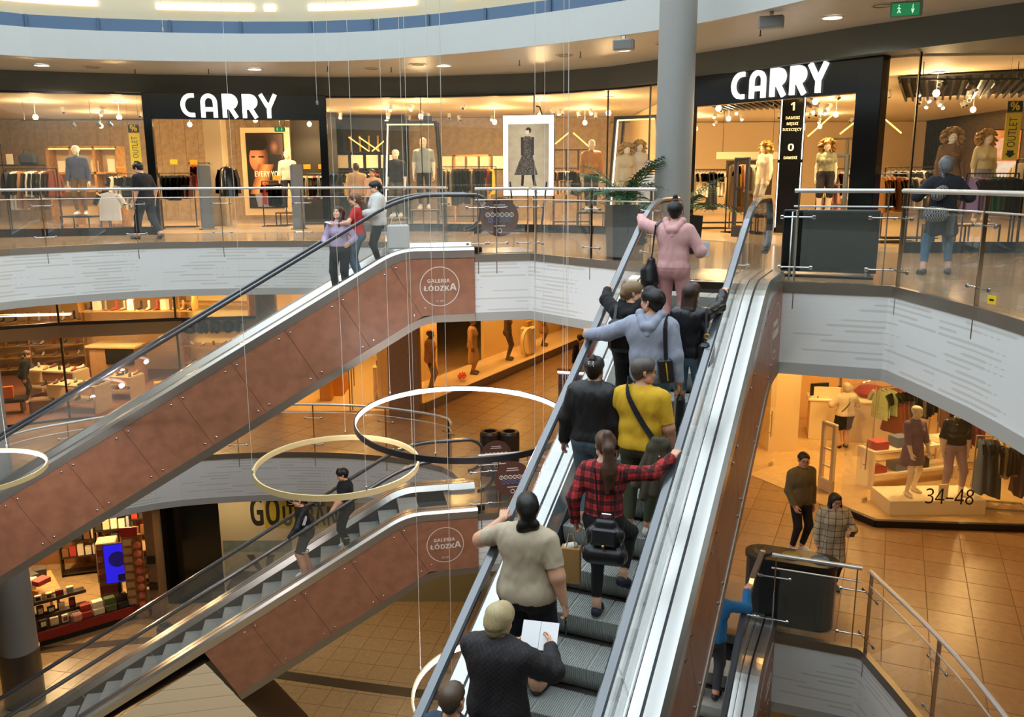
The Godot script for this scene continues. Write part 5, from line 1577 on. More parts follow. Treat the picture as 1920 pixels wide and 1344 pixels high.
	rack("rack right of the cardigan mannequin", Vector3(-10.7, 0, -24.7), 0.2, 1.4, 1.58, [[3, "white", hexc("ece6da"), "tee"], [3, "black", hexc("22242a"), "tee"], [3, "petrol blue", hexc("3c5c70"), "tee"], [2, "cream", hexc("e0d6c0"), "jacket"]])
	rack("low rack behind the printed shirt", Vector3(-11.3, 0, -25.6), -0.1, 1.3, 1.3, [[3, "orange", hexc("c4673a"), "tee"], [4, "white", hexc("ded6c8"), "tee"], [3, "charcoal", hexc("34343a"), "tee"]])
	banner("yellow hanging outlet banner inside the first window", Vector3(-9.88, 1.72, -23.1), 0.15, 0.27, 1.1)
	for x in [-10.7, -9.2, -8.2]: pass
	# inside the first portal
	gate("slim blue-grey security gate near the first portal's inner rack", Vector3(-8.65, 0, -24.6), 0.9, 0.4, 1.82, hexc("5d6b7c"))
	gate("slim blue-grey security gate in front of the white-shirt mannequin", Vector3(-6.05, 0, -24.6), 0.9, 0.4, 1.82, hexc("5d6b7c"))
	rack("dark rack inside the first portal", Vector3(-9.95, 0, -25.9), 0.1, 1.0, 1.6, [[7, "black", hexc("1d1d20"), "jacket"], [2, "red-printed black", hexc("4a1c1c"), "tee"]])
	rack("wall rail by the grey pillar", Vector3(-9.45, 0, -26.45), 0.0, 0.6, 1.9, [[3, "red", hexc("c23a34"), "tee"], [2, "white", hexc("e6ddd0"), "tee"]], "black", true)
	var bu := thing("bust_form", "glossy black puffer jacket on a stand beside the poster", "display form", Vector3(-8.48, 0, -26.1))
	part(bu, "jacket", garment_mesh("jacket"), mt("glossy_black", hexc("0f1114"), 0.15), Vector3(0, 1.85, 0), Basis.from_scale(Vector3(1.1, 1.25, 2.2)))
	part(bu, "pole", MB.new().tube([Vector3(0, 0, 0), Vector3(0, 1.85, 0)], 0.02, 8).mesh(), M.steel)
	part(bu, "foot", MB.new().lathe([Vector2(0.0, 0.0), Vector2(0.2, 0.0), Vector2(0.2, 0.015), Vector2(0, 0.02)], 16).mesh(), M.steel)
	var po := thing("wall_poster", "tall framed poster of two men beside the white-shirt mannequin", "poster", Vector3(-7.85, 1.68, -28.05))
	part(po, "surround", MB.new().box(Vector3(0, -0.03, -0.06), Vector3(1.55, 2.75, 0.1), 0.01).mesh(), mt("poster_surround", hexc("d8c6a4"), 0.6))
	part(po, "frame", MB.new().box(Vector3(0, 0, 0), Vector3(1.22, 2.36, 0.05), 0.01).mesh(), M.black)
	picture(po, "print", 1.14, 2.28, portrait_texture(0), Vector3(0, 0, 0.028), 0.35)
	text(po, "lettering", "EVERY YOU", 0.17, mt("print_white", hexc("f4efe6")), Vector3(0.05, -0.1, 0.032), Basis(), 700, 0.003, 0.85)
	text(po, "lettering", "CARRY", 0.1, mt("print_white", hexc("f4efe6")), Vector3(0.0, -0.95, 0.032), Basis(), 700, 0.003, 0.36)
	stand_frame("low black stand under the white-shirt mannequin", Vector3(-6.9, 0, -26.9), 0, 0.7, 0.42, 0.5, M.wood)
	mannequin("mannequin in white long-sleeved shirt and navy trousers", Vector3(-6.88, 0.43, -26.9), PI + 0.4, {"top": {"m": cloth(hexc("ece4d6")), "name": "shirt"}, "bottom": {"m": cloth(hexc("262b3c"))}, "shoes": mt("shoe_white", hexc("e6e2d8"), 0.6)})
	rack("rack of jumpers before the black wall", Vector3(-6.15, 0, -27.4), 0.05, 1.0, 1.58, [[4, "beige", hexc("cbbba2"), "sweater"], [1, "dark red", hexc("8a3038"), "sweater"], [2, "light grey", hexc("a8aaa8"), "sweater"], [2, "green-grey", hexc("8a8f6a"), "sweater"]])
	rack("low rack before the poster", Vector3(-7.15, 0, -26.2), 0.0, 0.7, 1.36, [[1, "salmon", hexc("b85a4a"), "tee"], [1, "orange", hexc("c46a30"), "tee"], [5, "black", hexc("1c1c20"), "jacket"]])
	for q in [[Vector3(-9.9, 1.85, -25.7), "inside the first portal by the dark rack"], [Vector3(-7.0, 1.38, -26.0), "on the low rack before the poster"], [Vector3(-6.35, 1.72, -27.2), "over the beige jumpers"], [Vector3(-5.9, 1.72, -27.25), "over the grey jumpers"], [Vector3(-10.9, 1.62, -24.4), "on the rack beside the outlet banner"], [Vector3(-9.5, 1.85, -26.2), "beside the red tops"]]:
		carton("price_sign", "small orange price sign " + q[1], "sign", q[0], Vector3(0.22, 0.14, 0.012), hexc("f0a51c")).add_child(stem_under())
	exit_sign("green exit sign inside the first portal", Vector3(-6.55, 2.8, -25), 0.1, 0.3, 0.15, 0.5)
	# middle window
	var lw := thing("led_wall", "black wall with crossing gold light strips behind two shoppers", "wall display", Vector3(-4.85, 0, -29.4))
	for k in 5: part(lw, "wooden_post", MB.new().box(Vector3(-0.5 + k * 0.3, 2.55, 0), Vector3(0.05, 0.55, 0.05)).mesh(), M.wood)
	led(lw, Vector3(-0.56, 2.78, 0.05), Vector3(0.1, 2.32, 0.05)); led(lw, Vector3(-0.22, 2.78, 0.05), Vector3(0.45, 2.32, 0.05)); led(lw, Vector3(0.7, 2.72, 0.05), Vector3(0.2, 2.32, 0.05))
	var bsn := shelf_unit("black_shelf", "black shelf with white boxes behind the two shoppers", Vector3(-4.85, 0, -29.1), 0, 1.95, 2.3, 0.4, [0.1, 1.75, 2.28], M.black, 4)
	for k in 4: carton("storage_box", "white box on the black shelf under the crossing light strips", "box", Vector3(-5.58 + k * 0.49, 1.77, -29.1), Vector3(0.4, 0.42, 0.3), hexc("e2d5bc"), 0.0, "white boxes under the light strips")
	rack("crowded rack behind the two shoppers", Vector3(-5.05, 0, -27.6), 0.0, 1.9, 1.65, [[3, "blue", hexc("3d6aa0"), "tee"], [2, "black", hexc("26262a"), "tee"], [3, "yellow", hexc("c8bc40"), "tee"], [3, "white", hexc("dcd6c8"), "tee"], [2, "red", hexc("8a2c2c"), "sweater"]])
	trapezoid_frame("black tapering display frame holding two male mannequins", Vector3(-2.72, 0.02, -23.95), 0.0, 1.36, 1.7, 2.88, 0.7)
	var ab := thing("speaker_box", "small black box on top of the tapering display frame", "box", Vector3(-2.25, 2.94, -24.0))
	part(ab, "case", MB.new().box(Vector3(0, 0.06, 0), Vector3(0.26, 0.12, 0.2), 0.01).mesh(), M.black)
	part(ab, "grille", MB.new().box(Vector3(0, 0.06, 0.1), Vector3(0.2, 0.08, 0.01)).mesh(), M.dark_steel)
	stand_frame("low stand under the navy-jacket mannequin", Vector3(-3.2, 0.02, -24.3), 0, 0.5, 0.32, 0.4, M.wood)
	stand_frame("long low stand under the mannequin in pale open shirt", Vector3(-2.43, 0.02, -24.3), 0, 0.75, 0.54, 0.45, M.wood)
	mannequin("mannequin in dark navy jacket and camouflage trousers", Vector3(-3.2, 0.35, -24.3), PI - 0.25, {"top": {"m": cloth(hexc("262c3a")), "name": "jacket", "fat": 0.012, "sleeve": 0.6}, "bottom": {"m": cloth(hexc("5c6050"), "mottle")}, "shoes": mt("shoe_white", hexc("e6e2d8"), 0.6)})
	mannequin("mannequin in pale open shirt over yellow top and black trousers", Vector3(-2.43, 0.57, -24.3), PI, {"top": {"m": cloth(hexc("aab5ae")), "name": "open_shirt", "fat": 0.014, "sleeve": 0.4}, "bottom": {"m": cloth(hexc("1f2026"))}, "shoes": mt("shoe_white", hexc("e6e2d8"), 0.6), "h": 1.95})
	rack("rack left of the light box", Vector3(-1.25, 0, -25.9), 0.0, 1.6, 1.75, [[2, "cream", hexc("d9cbac"), "coat"], [4, "black", hexc("1e1e22"), "coat"], [1, "beige", hexc("cbb08a"), "jacket"], [3, "dark brown", hexc("3a3029"), "coat"], [1, "orange", hexc("d0572a"), "tee"], [1, "yellow", hexc("dcc22e"), "jacket"]])
	var wf := thing("wooden_arch", "open light wood arch behind the coats by the light box", "arch", Vector3(-1.25, 0, -28))
	for s in [-1.0, 1.0]: part(wf, "upright", MB.new().box(Vector3(s * 0.56, 1.08, 0), Vector3(0.06, 2.16, 0.06)).mesh(), M.wood)
	part(wf, "header", MB.new().box(Vector3(0, 2.13, 0), Vector3(1.18, 0.06, 0.06)).mesh(), M.wood)
	for k in 5: carton("storage_box", "white box on the back shelf behind the coats", "box", Vector3(-2.1 + k * 0.42, 1.72, -28.6), Vector3(0.34, 0.4, 0.3), hexc("ded0b4"), 0.0, "white boxes behind the coats")
	shelf_unit("black_shelf", "long black shelf behind the coats carrying white boxes", Vector3(-1.25, 0, -28.6), 0, 2.3, 1.74, 0.35, [0.2, 1.7], M.black, 4)
	var lb := thing("light_box", "glowing white light box with a woman in a long dress", "light box", Vector3(0.45, 0, -22.75), -0.2)
	part(lb, "case", MB.new().box(Vector3(0, 1.97, -0.05), Vector3(1.36, 2.06, 0.12), 0.01).mesh(), M.black)
	part(lb, "lit_face", MB.new().box(Vector3(0, 1.97, 0.012), Vector3(1.33, 2.03, 0.01)).mesh(), glow("light_box_face", hexc("f2faff"), 1.2))
	picture(lb, "print", 1.08, 1.68, portrait_texture(1), Vector3(0, 1.93, 0.02), 0.55)
	for s in [-1.0, 1.0]: part(lb, "leg", MB.new().bar(Vector3(s * 0.35, 0.02, 0.1), Vector3(s * 0.62, 2.6, -0.1), 0.04, 0.04).mesh(), M.black)
	part(lb, "foot", MB.new().box(Vector3(0, 0.04, 0.1), Vector3(1.5, 0.05, 0.05)).mesh(), M.black)
	part(lb, "arm_lamp", MB.new().tube([Vector3(0.35, 3.0, 0), Vector3(0.3, 3.18, 0.05), Vector3(0.22, 3.2, 0.1)], 0.02, 6).mesh(), M.black)
	text(lb, "lettering", "CARRY", 0.08, mt("print_black", hexc("1c1c1c")), Vector3(0.2, 1.03, 0.02), Basis(), 700, 0.003, 0.22)
	rack("rack right of the light box", Vector3(1.6, 0, -24.9), 0.0, 0.8, 1.68, [[3, "tan", hexc("cfa873"), "tee"], [3, "cream", hexc("e2d3b0"), "tee"], [2, "black", hexc("29251f"), "tee"], [2, "brown", hexc("8a5a34"), "jacket"]])
	var sg2 := shelf_unit("black_shelf", "tall black shelf behind the tan-jacket mannequin", Vector3(1.85, 0, -26.5), 0, 1.1, 2.26, 0.4, [0.1, 0.7, 1.7, 2.24], M.black, 3)
	led(sg2, Vector3(-0.52, 2.42, 0), Vector3(-0.12, 2.74, 0)); led(sg2, Vector3(0.02, 2.74, 0), Vector3(0.54, 2.3, 0))
	stand_frame("tall black stand under the tan-jacket mannequin", Vector3(2.12, 0.02, -23.1), 0, 0.7, 0.5, 0.45, M.black)
	mannequin("mannequin in tan leather jacket, white shirt and dark trousers", Vector3(2.12, 0.54, -23.1), PI - 0.1, {"top": {"m": mt("tan_leather", hexc("b57a35"), 0.5), "name": "jacket", "fat": 0.012}, "bottom": {"m": cloth(hexc("2b2c33"))}, "shoes": mt("shoe_white", hexc("e6e2d8"), 0.6)})
	trapezoid_frame("black tapering display frame beside the round column", Vector3(3.1, 0.02, -21.9), -0.55, 1.1, 1.5, 2.85, 0.5)
	for q in [["curly-wigged mannequin in pale patterned coat near the column", Vector3(2.9, 0.45, -22.1), hexc("d8c8a2")], ["curly-wigged mannequin in white blouse close to the column", Vector3(3.25, 0.52, -22.3), hexc("ece2cc")]]:
		stand_frame("stand under the " + (q[0] as String).get_slice(" near", 0).get_slice(" close", 0), (q[1] as Vector3) * Vector3(1, 0, 1) + Vector3(0, 0.02, 0), 0, 0.4, (q[1] as Vector3).y - 0.03, 0.4, M.black)
		mannequin(q[0], q[1], PI + 0.2, {"fem": true, "hair": "wig", "hairc": hexc("d9a94e"), "h": 1.8, "top": {"m": cloth(q[2]), "name": "coat", "fat": 0.02, "hem": 0.7}, "bottom": {"m": cloth(hexc("cbb792"))}, "shoes": mt("shoe_tan", hexc("8a6a45"), 0.5)})
	# the right portal
	var to := thing("sign_totem", "tall black totem listing the floors inside the right portal", "sign", Vector3(6.98, 0, -21.9), -0.35)
	part(to, "slab", MB.new().box(Vector3(0, 1.76, 0), Vector3(0.6, 3.5, 0.14), 0.01).mesh(), M.black_gloss)
	for s in [-1.0, 1.0]: for k in 2: part(to, "light_edge", MB.new().box(Vector3(s * 0.27, 0.95 + k * 1.68, 0.075), Vector3(0.025, 1.6, 0.01)).mesh(), glow("edge_light", hexc("f0f4ff"), 1.0))
	var pw := mt("print_white", hexc("f4efe6"))
	text(to, "lettering", "1", 0.2, pw, Vector3(0.0, 3.1, 0.075), Basis(), 800, 0.004)
	for q in [["DAMSKI", 2.83, 0.33], ["MĘSKI", 2.69, 0.27], ["DZIECIĘCY", 2.55, 0.44], ["DAMSKI", 1.87, 0.32]]: text(to, "lettering", q[0], 0.066, pw, Vector3(0, q[1], 0.075), Basis(), 800, 0.004, q[2])
	text(to, "lettering", "0", 0.17, pw, Vector3(0, 2.12, 0.075), Basis(), 800, 0.004, 0.14)
	gate("open dark security gate in front of the sequin dress", Vector3(5.42, 0, -20.5), -0.95, 0.42, 1.86, hexc("3d4047"), true)
	gate("open dark security gate under the right-hand wig mannequin's table", Vector3(8.15, 0, -21.7), -0.95, 0.5, 1.95, hexc("4a515c"), true)
	var sq := garment("dress", "gold sequin", hexc("7a5c22"), Vector3(5.85, 1.75, -22.0), 0.3, "rail behind the open gate", 1.15)
	(sq.get_child(0) as MeshInstance3D).material_override = mt("sequins", hexc("a5782c"), 0.25, 0.8, "weave", 14.0)
	rack("rail of the sequin dress", Vector3(5.9, 0, -22.1), 0.2, 0.9, 1.78, [[2, "gold and black", hexc("4a3a20"), "dress"], [2, "peach", hexc("d8a184"), "jacket"], [2, "sage", hexc("a7b09a"), "jacket"]])
	rack("rack of pale tops near the palm", Vector3(5.45, 0, -23.9), 0.1, 1.2, 1.62, [[5, "white", hexc("ece4d4"), "tee"], [2, "navy", hexc("272a3c"), "dress"], [1, "white printed", hexc("ddd3c6"), "tee"], [3, "cream", hexc("e5d9bf"), "tee"]])
	rack("long rack behind the pale tops", Vector3(6.2, 0, -27.0), 0.0, 2.6, 1.62, [[6, "white", hexc("e8decb"), "tee"], [3, "grey", hexc("9c948a"), "tee"], [4, "black", hexc("2c2a2a"), "tee"]])
	stand_frame("low stand of the blonde mannequin in a white jacket", Vector3(6.2, 0.02, -21.4), 0, 0.4, 0.45, 0.4, M.black)
	mannequin("long-haired blonde mannequin in white jacket beside the totem", Vector3(6.2, 0.48, -21.4), PI * 0.6, {"fem": true, "hair": "wig", "hairc": hexc("cf9f45"), "h": 1.76, "top": {"m": cloth(hexc("eadfc8")), "name": "jacket", "fat": 0.02, "hem": 0.75}, "bottom": {"m": cloth(hexc("b7b4a8"))}, "shoes": mt("shoe_tan", hexc("8a6a45"), 0.5)})
	stand_frame("wooden-topped table under the green-top mannequin", Vector3(7.35, 0.02, -20.4), -0.3, 0.9, 0.5, 0.5, M.wood)
	mannequin("wig mannequin in pale green top and black skirt with pink belt", Vector3(7.35, 0.53, -20.4), PI - 0.3, {"fem": true, "hair": "wig", "hairc": hexc("b8863a"), "h": 1.72, "top": {"m": cloth(hexc("a9ad8c"), "mottle"), "name": "blouse", "hem": 1.02, "sleeve": 0.3}, "bottom": {"m": cloth(hexc("26262b")), "len": 0.6, "fat": 0.02}, "shoes": mt("boot_cream", hexc("d8c8a4"), 0.5), "boots": true})
	var sr := shelf_unit("black_shelf", "tall metal shelf right of the green-top mannequin", Vector3(8.8, 0, -23), -0.2, 1.0, 2.4, 0.4, [0.1, 1.2, 2.38], M.dark_steel, 2)
	led(sr, Vector3(-1.0, 2.45, 0), Vector3(-0.4, 3.0, 0)); led(sr, Vector3(-0.2, 2.5, 0), Vector3(0.4, 3.0, 0)); led(sr, Vector3(0.7, 3.0, 0), Vector3(1.3, 2.5, 0))
	rack("metal shelf rack by the totem", Vector3(8.5, 0, -22.4), -0.2, 1.2, 1.6, [[2, "mustard", hexc("c89a3a"), "tee"], [2, "rose", hexc("c08a78"), "dress"], [3, "white", hexc("e6dccc"), "jacket"], [2, "black", hexc("2a2a2e"), "dress"]])
	exit_sign("green exit sign inside the right portal", Vector3(9.0, 2.95, -22.0), -0.4, 0.5, 0.24, 0.6)
	var sign := thing("section_sign", "long cream section sign at the back of the shop", "sign", Vector3(7.6, 2.1, -28.2))
	part(sign, "board", MB.new().box(Vector3.ZERO, Vector3(2.0, 0.22, 0.06)).mesh(), mt("sign_cream", hexc("efe2c4")))
	for s in [-0.8, 0.8]: part(sign, "rod", MB.new().tube([Vector3(s, 0.1, 0), Vector3(s, 1.42, 0)], 0.008, 5).mesh(), M.black)
	part(sign, "dark_niche", MB.new().box(Vector3(0.1, -0.7, -0.05), Vector3(1.5, 1.1, 0.05)).mesh(), mt("dark_niche", hexc("2c2018")))
	# slatted black ceiling rafts
	for q in [[Vector3(6.9, 3.4, -24.5), 2.6, 3.4, "over the gates"], [Vector3(10.6, 3.4, -20.8), 2.6, 5.0, "in the right window"]]:
		var rf := thing("ceiling_raft", "black slatted ceiling raft " + q[3], "ceiling raft", q[0], -0.45)
		for k in 16: part(rf, "slat", MB.new().box(Vector3(-q[1] / 2 + q[1] * k / 15.0, 0, 0), Vector3(0.05, 0.1, q[2])).mesh(), M.black)
		part(rf, "carrier", MB.new().box(Vector3(0, 0.07, 0), Vector3(q[1] + 0.1, 0.03, q[2])).mesh(), mt("raft_back", hexc("2a2722"), 0.8))
	# right window
	stand_frame("black stand under the leopard-dress mannequin", Vector3(8.58, 0.02, -17.1), 0, 0.6, 0.45, 0.5, M.wood)
	mannequin("curly-haired mannequin in long leopard-print dress", Vector3(8.58, 0.5, -17.1), PI - 0.3, {"fem": true, "hair": "wig", "hairc": hexc("c79345"), "h": 1.8, "top": {"m": printed("leopard", "leopard", hexc("8a6238"), 4.0), "name": "dress", "hem": 0.3}, "more": [[Vector3(-0.09, 0.9, 0), Vector3(-0.16, 0.42, 0), 0.1, 0.16], [Vector3(0.09, 0.9, 0), Vector3(0.16, 0.42, 0), 0.1, 0.16]]})
	stand_frame("black stand under the yellow-top mannequin", Vector3(9.25, 0.02, -17.1), 0, 0.6, 0.45, 0.5, M.wood)
	mannequin("curly-haired mannequin in pale yellow top and grey skirt", Vector3(9.25, 0.5, -17.1), PI + 0.1, {"fem": true, "hair": "wig", "hairc": hexc("d19a3c"), "h": 1.76, "top": {"m": cloth(hexc("ecd79a")), "name": "knit_top", "hem": 1.02, "sleeve": 0.65}, "bottom": {"m": cloth(hexc("a7a39b")), "name": "skirt", "len": 0.8}, "more": [[Vector3(-0.07, 0.9, 0), Vector3(-0.12, 0.5, 0), 0.11, 0.14, 0.04, 6], [Vector3(0.07, 0.9, 0), Vector3(0.12, 0.5, 0), 0.11, 0.14, 0.04, 6]]})
	rack("rack by the right outlet banner", Vector3(9.25, 0, -16.75), 0.0, 1.0, 1.44, [[3, "lilac patterned", hexc("8d6f96"), "tee"], [2, "pink", hexc("c6708e"), "tee"], [2, "green", hexc("2f6a4a"), "tee"], [2, "olive", hexc("5c5a48"), "tee"], [4, "black", hexc("202022"), "tee"]])
	rack("rack beside the orange-haired poster", Vector3(10.3, 0, -17.0), 0.3, 1.2, 1.7, [[4, "beige", hexc("cbb594"), "jacket"], [1, "red", hexc("b03a34"), "jacket"], [2, "white", hexc("e8ded0"), "jacket"]])
	rack("rack behind the right portal post", Vector3(8.2, 0, -18.4), 0.0, 0.95, 1.45, [[3, "orange", hexc("c07c2c"), "jacket"], [2, "rust", hexc("9a5a2c"), "jacket"], [3, "white", hexc("e2d8c8"), "tee"]])
	rack("rack behind the backpack woman", Vector3(9.0, 0, -19.6), 0.0, 1.2, 1.6, [[4, "grey", hexc("8c877f"), "tee"], [3, "white", hexc("ddd4c6"), "tee"], [2, "black", hexc("2a2a2c"), "coat"]])
	banner("yellow hanging outlet banner inside the right window", Vector3(9.3, 1.68, -16.35), -0.1, 0.27, 1.06)
	var rp := thing("wall_poster", "orange-haired portrait poster at the right edge", "poster", Vector3(10.3, 1.85, -18.4), -0.2)
	part(rp, "board", MB.new().box(Vector3(0, 0, -0.02), Vector3(0.7, 1.0, 0.03)).mesh(), M.black)
	picture(rp, "print", 0.66, 0.96, portrait_texture(2), Vector3(0, 0, 0.0), 0.3)
	var track := thing("light_track", "black light track hanging in the right window", "light track", Vector3(8.75, 3.2, -17))
	part(track, "rail", MB.new().box(Vector3.ZERO, Vector3(1.9, 0.03, 0.04)).mesh(), M.black)
	for s in [-0.9, 0.9]: part(track, "rod", MB.new().tube([Vector3(s, 0, 0), Vector3(s, 0.32, 0)], 0.008, 5).mesh(), M.black)
	for x in [8.26, 8.77, 9.26]: spotlight("dark spotlight on the track of the right window", Vector3(x, 3.18, -17), Vector3(0.2, -0.5, -1), false, M.black, "spotlights on the right track")
	var tr2 := thing("light_track", "thin light track hanging in the first window", "light track", Vector3(-11.6, 3.0, -24))
	part(tr2, "rail", MB.new().box(Vector3.ZERO, Vector3(3.4, 0.025, 0.03)).mesh(), M.dark_steel)
	for s in [-1.6, 0.2, 1.6]: part(tr2, "rod", MB.new().tube([Vector3(s, 0, 0), Vector3(s, 0.52, 0)], 0.006, 5).mesh(), M.dark_steel)
	for x in [-11.9, -11.2, -10.9]: spotlight("blue-grey spotlight on the thin track of the first window", Vector3(x, 2.99, -24), Vector3(0, -0.5, -1), false, mt("spot_grey", hexc("6d7780"), 0.4), "spotlights on the first track")
	# ceiling spots; some of them carry the light of the shop
	var sp := RandomNumberGenerator.new()
	sp.seed = 21
	for k in 34:
		var x := sp.randf_range(-14.0, 3.0); var z := sp.randf_range(-30.0, -24.6)
		spotlight("small white ceiling spotlight in the left half of the clothes shop", Vector3(x, 3.5, z), Vector3(sp.randf_range(-0.6, 0.6), -0.7, sp.randf_range(0.1, 0.8)), k % 3 == 0, M.white, "ceiling spotlights, left half")
	for k in 44:
		var x := sp.randf_range(4.4, 13.0); var z := sp.randf_range(-33.0, -19.5)
		if x * 0.9 + z < -29: continue
		spotlight("small white ceiling spotlight in the right half of the clothes shop", Vector3(x, 3.5, z), Vector3(sp.randf_range(-0.7, 0.3), -0.6, sp.randf_range(0.1, 0.9)), k % 2 == 0, M.white, "ceiling spotlights, right half")
func shoe(at: Vector3, turn: float, c: Color, cname: String, where: String, group: String, boot := false) -> void:
	if not gar.has("shoe"):
		var b := [bn(Vector3(0, 0.045, 0.09), Vector3(0, 0.04, -0.02), 0.04, 0.038, 0.02), bn(Vector3(0, 0.035, -0.02), Vector3(0, 0.028, -0.11), 0.038, 0.026, 0.02), bn(Vector3(0, 0.07, 0.1), Vector3(0, 0.09, 0.1), 0.033, 0.032, 0.02), bn(Vector3(0, 0.08, 0.08), Vector3(0, 0.14, 0.1), 0.0, 0.03, 0.0, 9)]
		var d := blob(b, 0.016)
		gar.shoe = to_mesh(d.v, d.n, d.ix)
		b[3] = bn(Vector3(0, 0.08, 0.1), Vector3(0, 0.26, 0.1), 0.036, 0.042, 0.02)
		d = blob(b, 0.018)
		gar.boot = to_mesh(d.v, d.n, d.ix)
		gar.sole = MB.new().box(Vector3(0, 0.008, -0.005), Vector3(0.075, 0.016, 0.27), 0.006).mesh()
	var s := thing("boot" if boot else "shoe", "%s %s %s" % [cname, "boot" if boot else "shoe", where], "shoe", at, turn, group)
	part(s, "upper", gar.boot if boot else gar.shoe, mt("shoe_leather", c, 0.45))
	part(s, "sole", gar.sole, mt("sole_rubber", hexc("e0d8c8") if c.v < 0.3 else hexc("3a2f28"), 0.7))

func build_shops_middle() -> void:
	var y := L1
	# ------- shoe shop on the left
	var g0 := Vector2(-17.5, -20.2); var g1 := Vector2(-12.3, -22.9); var g2 := Vector2(-9.4, -23.6); var g3 := Vector2(-7.25, -23.9)
	var sf := struct("floor")
	part(sf, "shop_floor", MB.new().slab(PackedVector2Array([g0, g1, g2, g3, Vector2(-7.25, -30), Vector2(-22, -30), Vector2(-22, -20)]), y, y + 0.012).mesh(), mt("brown_carpet", hexc("8a5238"), 0.8, 0.0, "stone", 0.6))
	window_run([g0, g1, g2, g3], y, -1.26, M.dark_steel, 0.05, 0.05, "window_4")
	var tr := thing("sign_band", "grey sign band of the shoe shop across the glass front", "sign", Vector3(0, 0, 0))
	for q in [[g0, g1], [g1, g2], [g2, g3]]:
		var t := along(q[0], q[1], -2.62)
		part(tr, "band_panel", MB.new().box(Vector3((q[0] as Vector2).distance_to(q[1]) / 2, 0, 0.05), Vector3((q[0] as Vector2).distance_to(q[1]), 0.34, 0.05)).mesh(), mt("band_grey", hexc("9a958a"), 0.5), t.origin, t.basis)
		part(tr, "band_trim", MB.new().box(Vector3((q[0] as Vector2).distance_to(q[1]) / 2, 0.21, 0.05), Vector3((q[0] as Vector2).distance_to(q[1]), 0.09, 0.06)).mesh(), mt("band_dark", hexc("35322d"), 0.5), t.origin, t.basis)
	var tg := along(g2, g3, -2.62)
	text(tr, "lettering", "Gabor", 0.44, mt("letter_charcoal", hexc("32302c"), 0.4), tg.origin + tg.basis * Vector3(1.0, 0.02, 0.13), tg.basis, 700, 0.08, 1.66)
	var dk := struct("wall_front")
	part(dk, "lintel", MB.new().extrude(PackedVector2Array([Vector2(0, 0), Vector2(1, 0), Vector2(1, 1), Vector2(0, 1)]), 0.1, Transform3D(Basis.from_scale(Vector3(0.01, 0.01, 0.01)), Vector3(-9.4, -1.3, -24.5))).mesh(), M.bulk)
	for q in [[g0, g1], [g1, g2], [g2, g3]]:
		var t := along(q[0], q[1], -1.42)
		part(dk, "header_panel", MB.new().box(Vector3((q[0] as Vector2).distance_to(q[1]) / 2, 0, -0.05), Vector3((q[0] as Vector2).distance_to(q[1]), 0.34, 0.1)).mesh(), mt("header_dark", hexc("3c372f"), 0.6), t.origin, t.basis)
	wall_panel("wall_shop_back", Vector2(-22, -29.4), Vector2(-7.2, -29.4), y, -1.24, mt("shop_tan", hexc("c9a06a"), 0.7))
	wall_panel("wall_shop_side", Vector2(-7.15, -23.9), Vector2(-7.15, -29.4), y, -1.24, M.warmwall)
	var rs := RandomNumberGenerator.new()
	rs.seed = 9
	var cols := [["black", hexc("1f1c1c")], ["brown", hexc("6e4326")], ["white", hexc("e6dfd2")], ["tan", hexc("b98a55")], ["red", hexc("a1302c")], ["grey", hexc("8a8680")], ["navy", hexc("2b3244")]]
	var wall := shelf_unit("shoe_wall", "wooden wall shelves full of shoes at the far left", Vector3(-16.4, y, -28.6), 0.25, 3.4, 2.1, 0.42, [0.25, 0.65, 1.05, 1.45, 1.85], M.wood, 2)
	for r in 5:
		for k in 9:
			var c: Array = cols[rs.randi() % cols.size()]
			var p := Vector3(-16.4, y + 0.27 + r * 0.4, -28.6) + Basis(Vector3.UP, 0.25) * Vector3(-1.5 + k * 0.37, 0, 0.05)
			shoe(p, 0.25 + PI + rs.randf_range(-0.3, 0.3), c[1], c[0], "%s in row %s of the wooden wall shelves" % [ORD[k], ["one", "two", "three", "four", "five"][r]], "shoes on the wall shelves", r > 3)
	var up := shelf_unit("boot_shelf", "high shelf of bags and boots behind the sign band", Vector3(-11.9, y + 2.45, -27.0), 0, 3.6, 0.5, 0.5, [0.0], M.wood, 1)
	for k in 13:
		var c: Array = cols[rs.randi() % cols.size()]
		if k % 4 == 1: carton("shoe_box", "white box among the boots on the high shelf", "box", Vector3(-13.5 + k * 0.27, y + 2.47, -27.0), Vector3(0.2, 0.34, 0.2), hexc("dccbb0"), rs.randf_range(-0.2, 0.2), "boxes on the high shelf")
		else: shoe(Vector3(-13.5 + k * 0.27, y + 2.47, -27.0), PI + rs.randf_range(-0.6, 0.6), c[1], c[0], "%s on the high shelf behind the sign band" % ORD[k], "boots on the high shelf", true)
	for q in [[Vector3(-12.5, y, -23.95), 1.5, 0.78, "near the glass front"], [Vector3(-14.0, y, -25.6), 1.7, 0.85, "amid the shoe shop"], [Vector3(-12.0, y, -25.4), 1.2, 0.7, "between the others"]]:
		var at: Vector3 = q[0]
		var tb := shelf_unit("display_table", "low two-tier shoe table %s" % q[3], at, -0.2, q[1], q[2], 0.7, [q[2] * 0.4, q[2]], mt("table_pale", hexc("d6c19a"), 0.5), 1, null, 0.05)
		for k in 8:
			var c: Array = cols[rs.randi() % cols.size()]
			var p := at + Basis(Vector3.UP, -0.2) * Vector3(-q[1] / 2 + 0.12 + (k % 4) * (q[1] - 0.24) / 3.0, q[2] + 0.027, -0.15 + 0.3 * int(k / 4.0))
			shoe(p, PI + rs.randf_range(-0.7, 0.7), c[1], c[0], "%s in the %s row of the table %s" % [ORD[k % 4], "back" if k < 4 else "front", q[3]], "shoes on the table " + q[3])
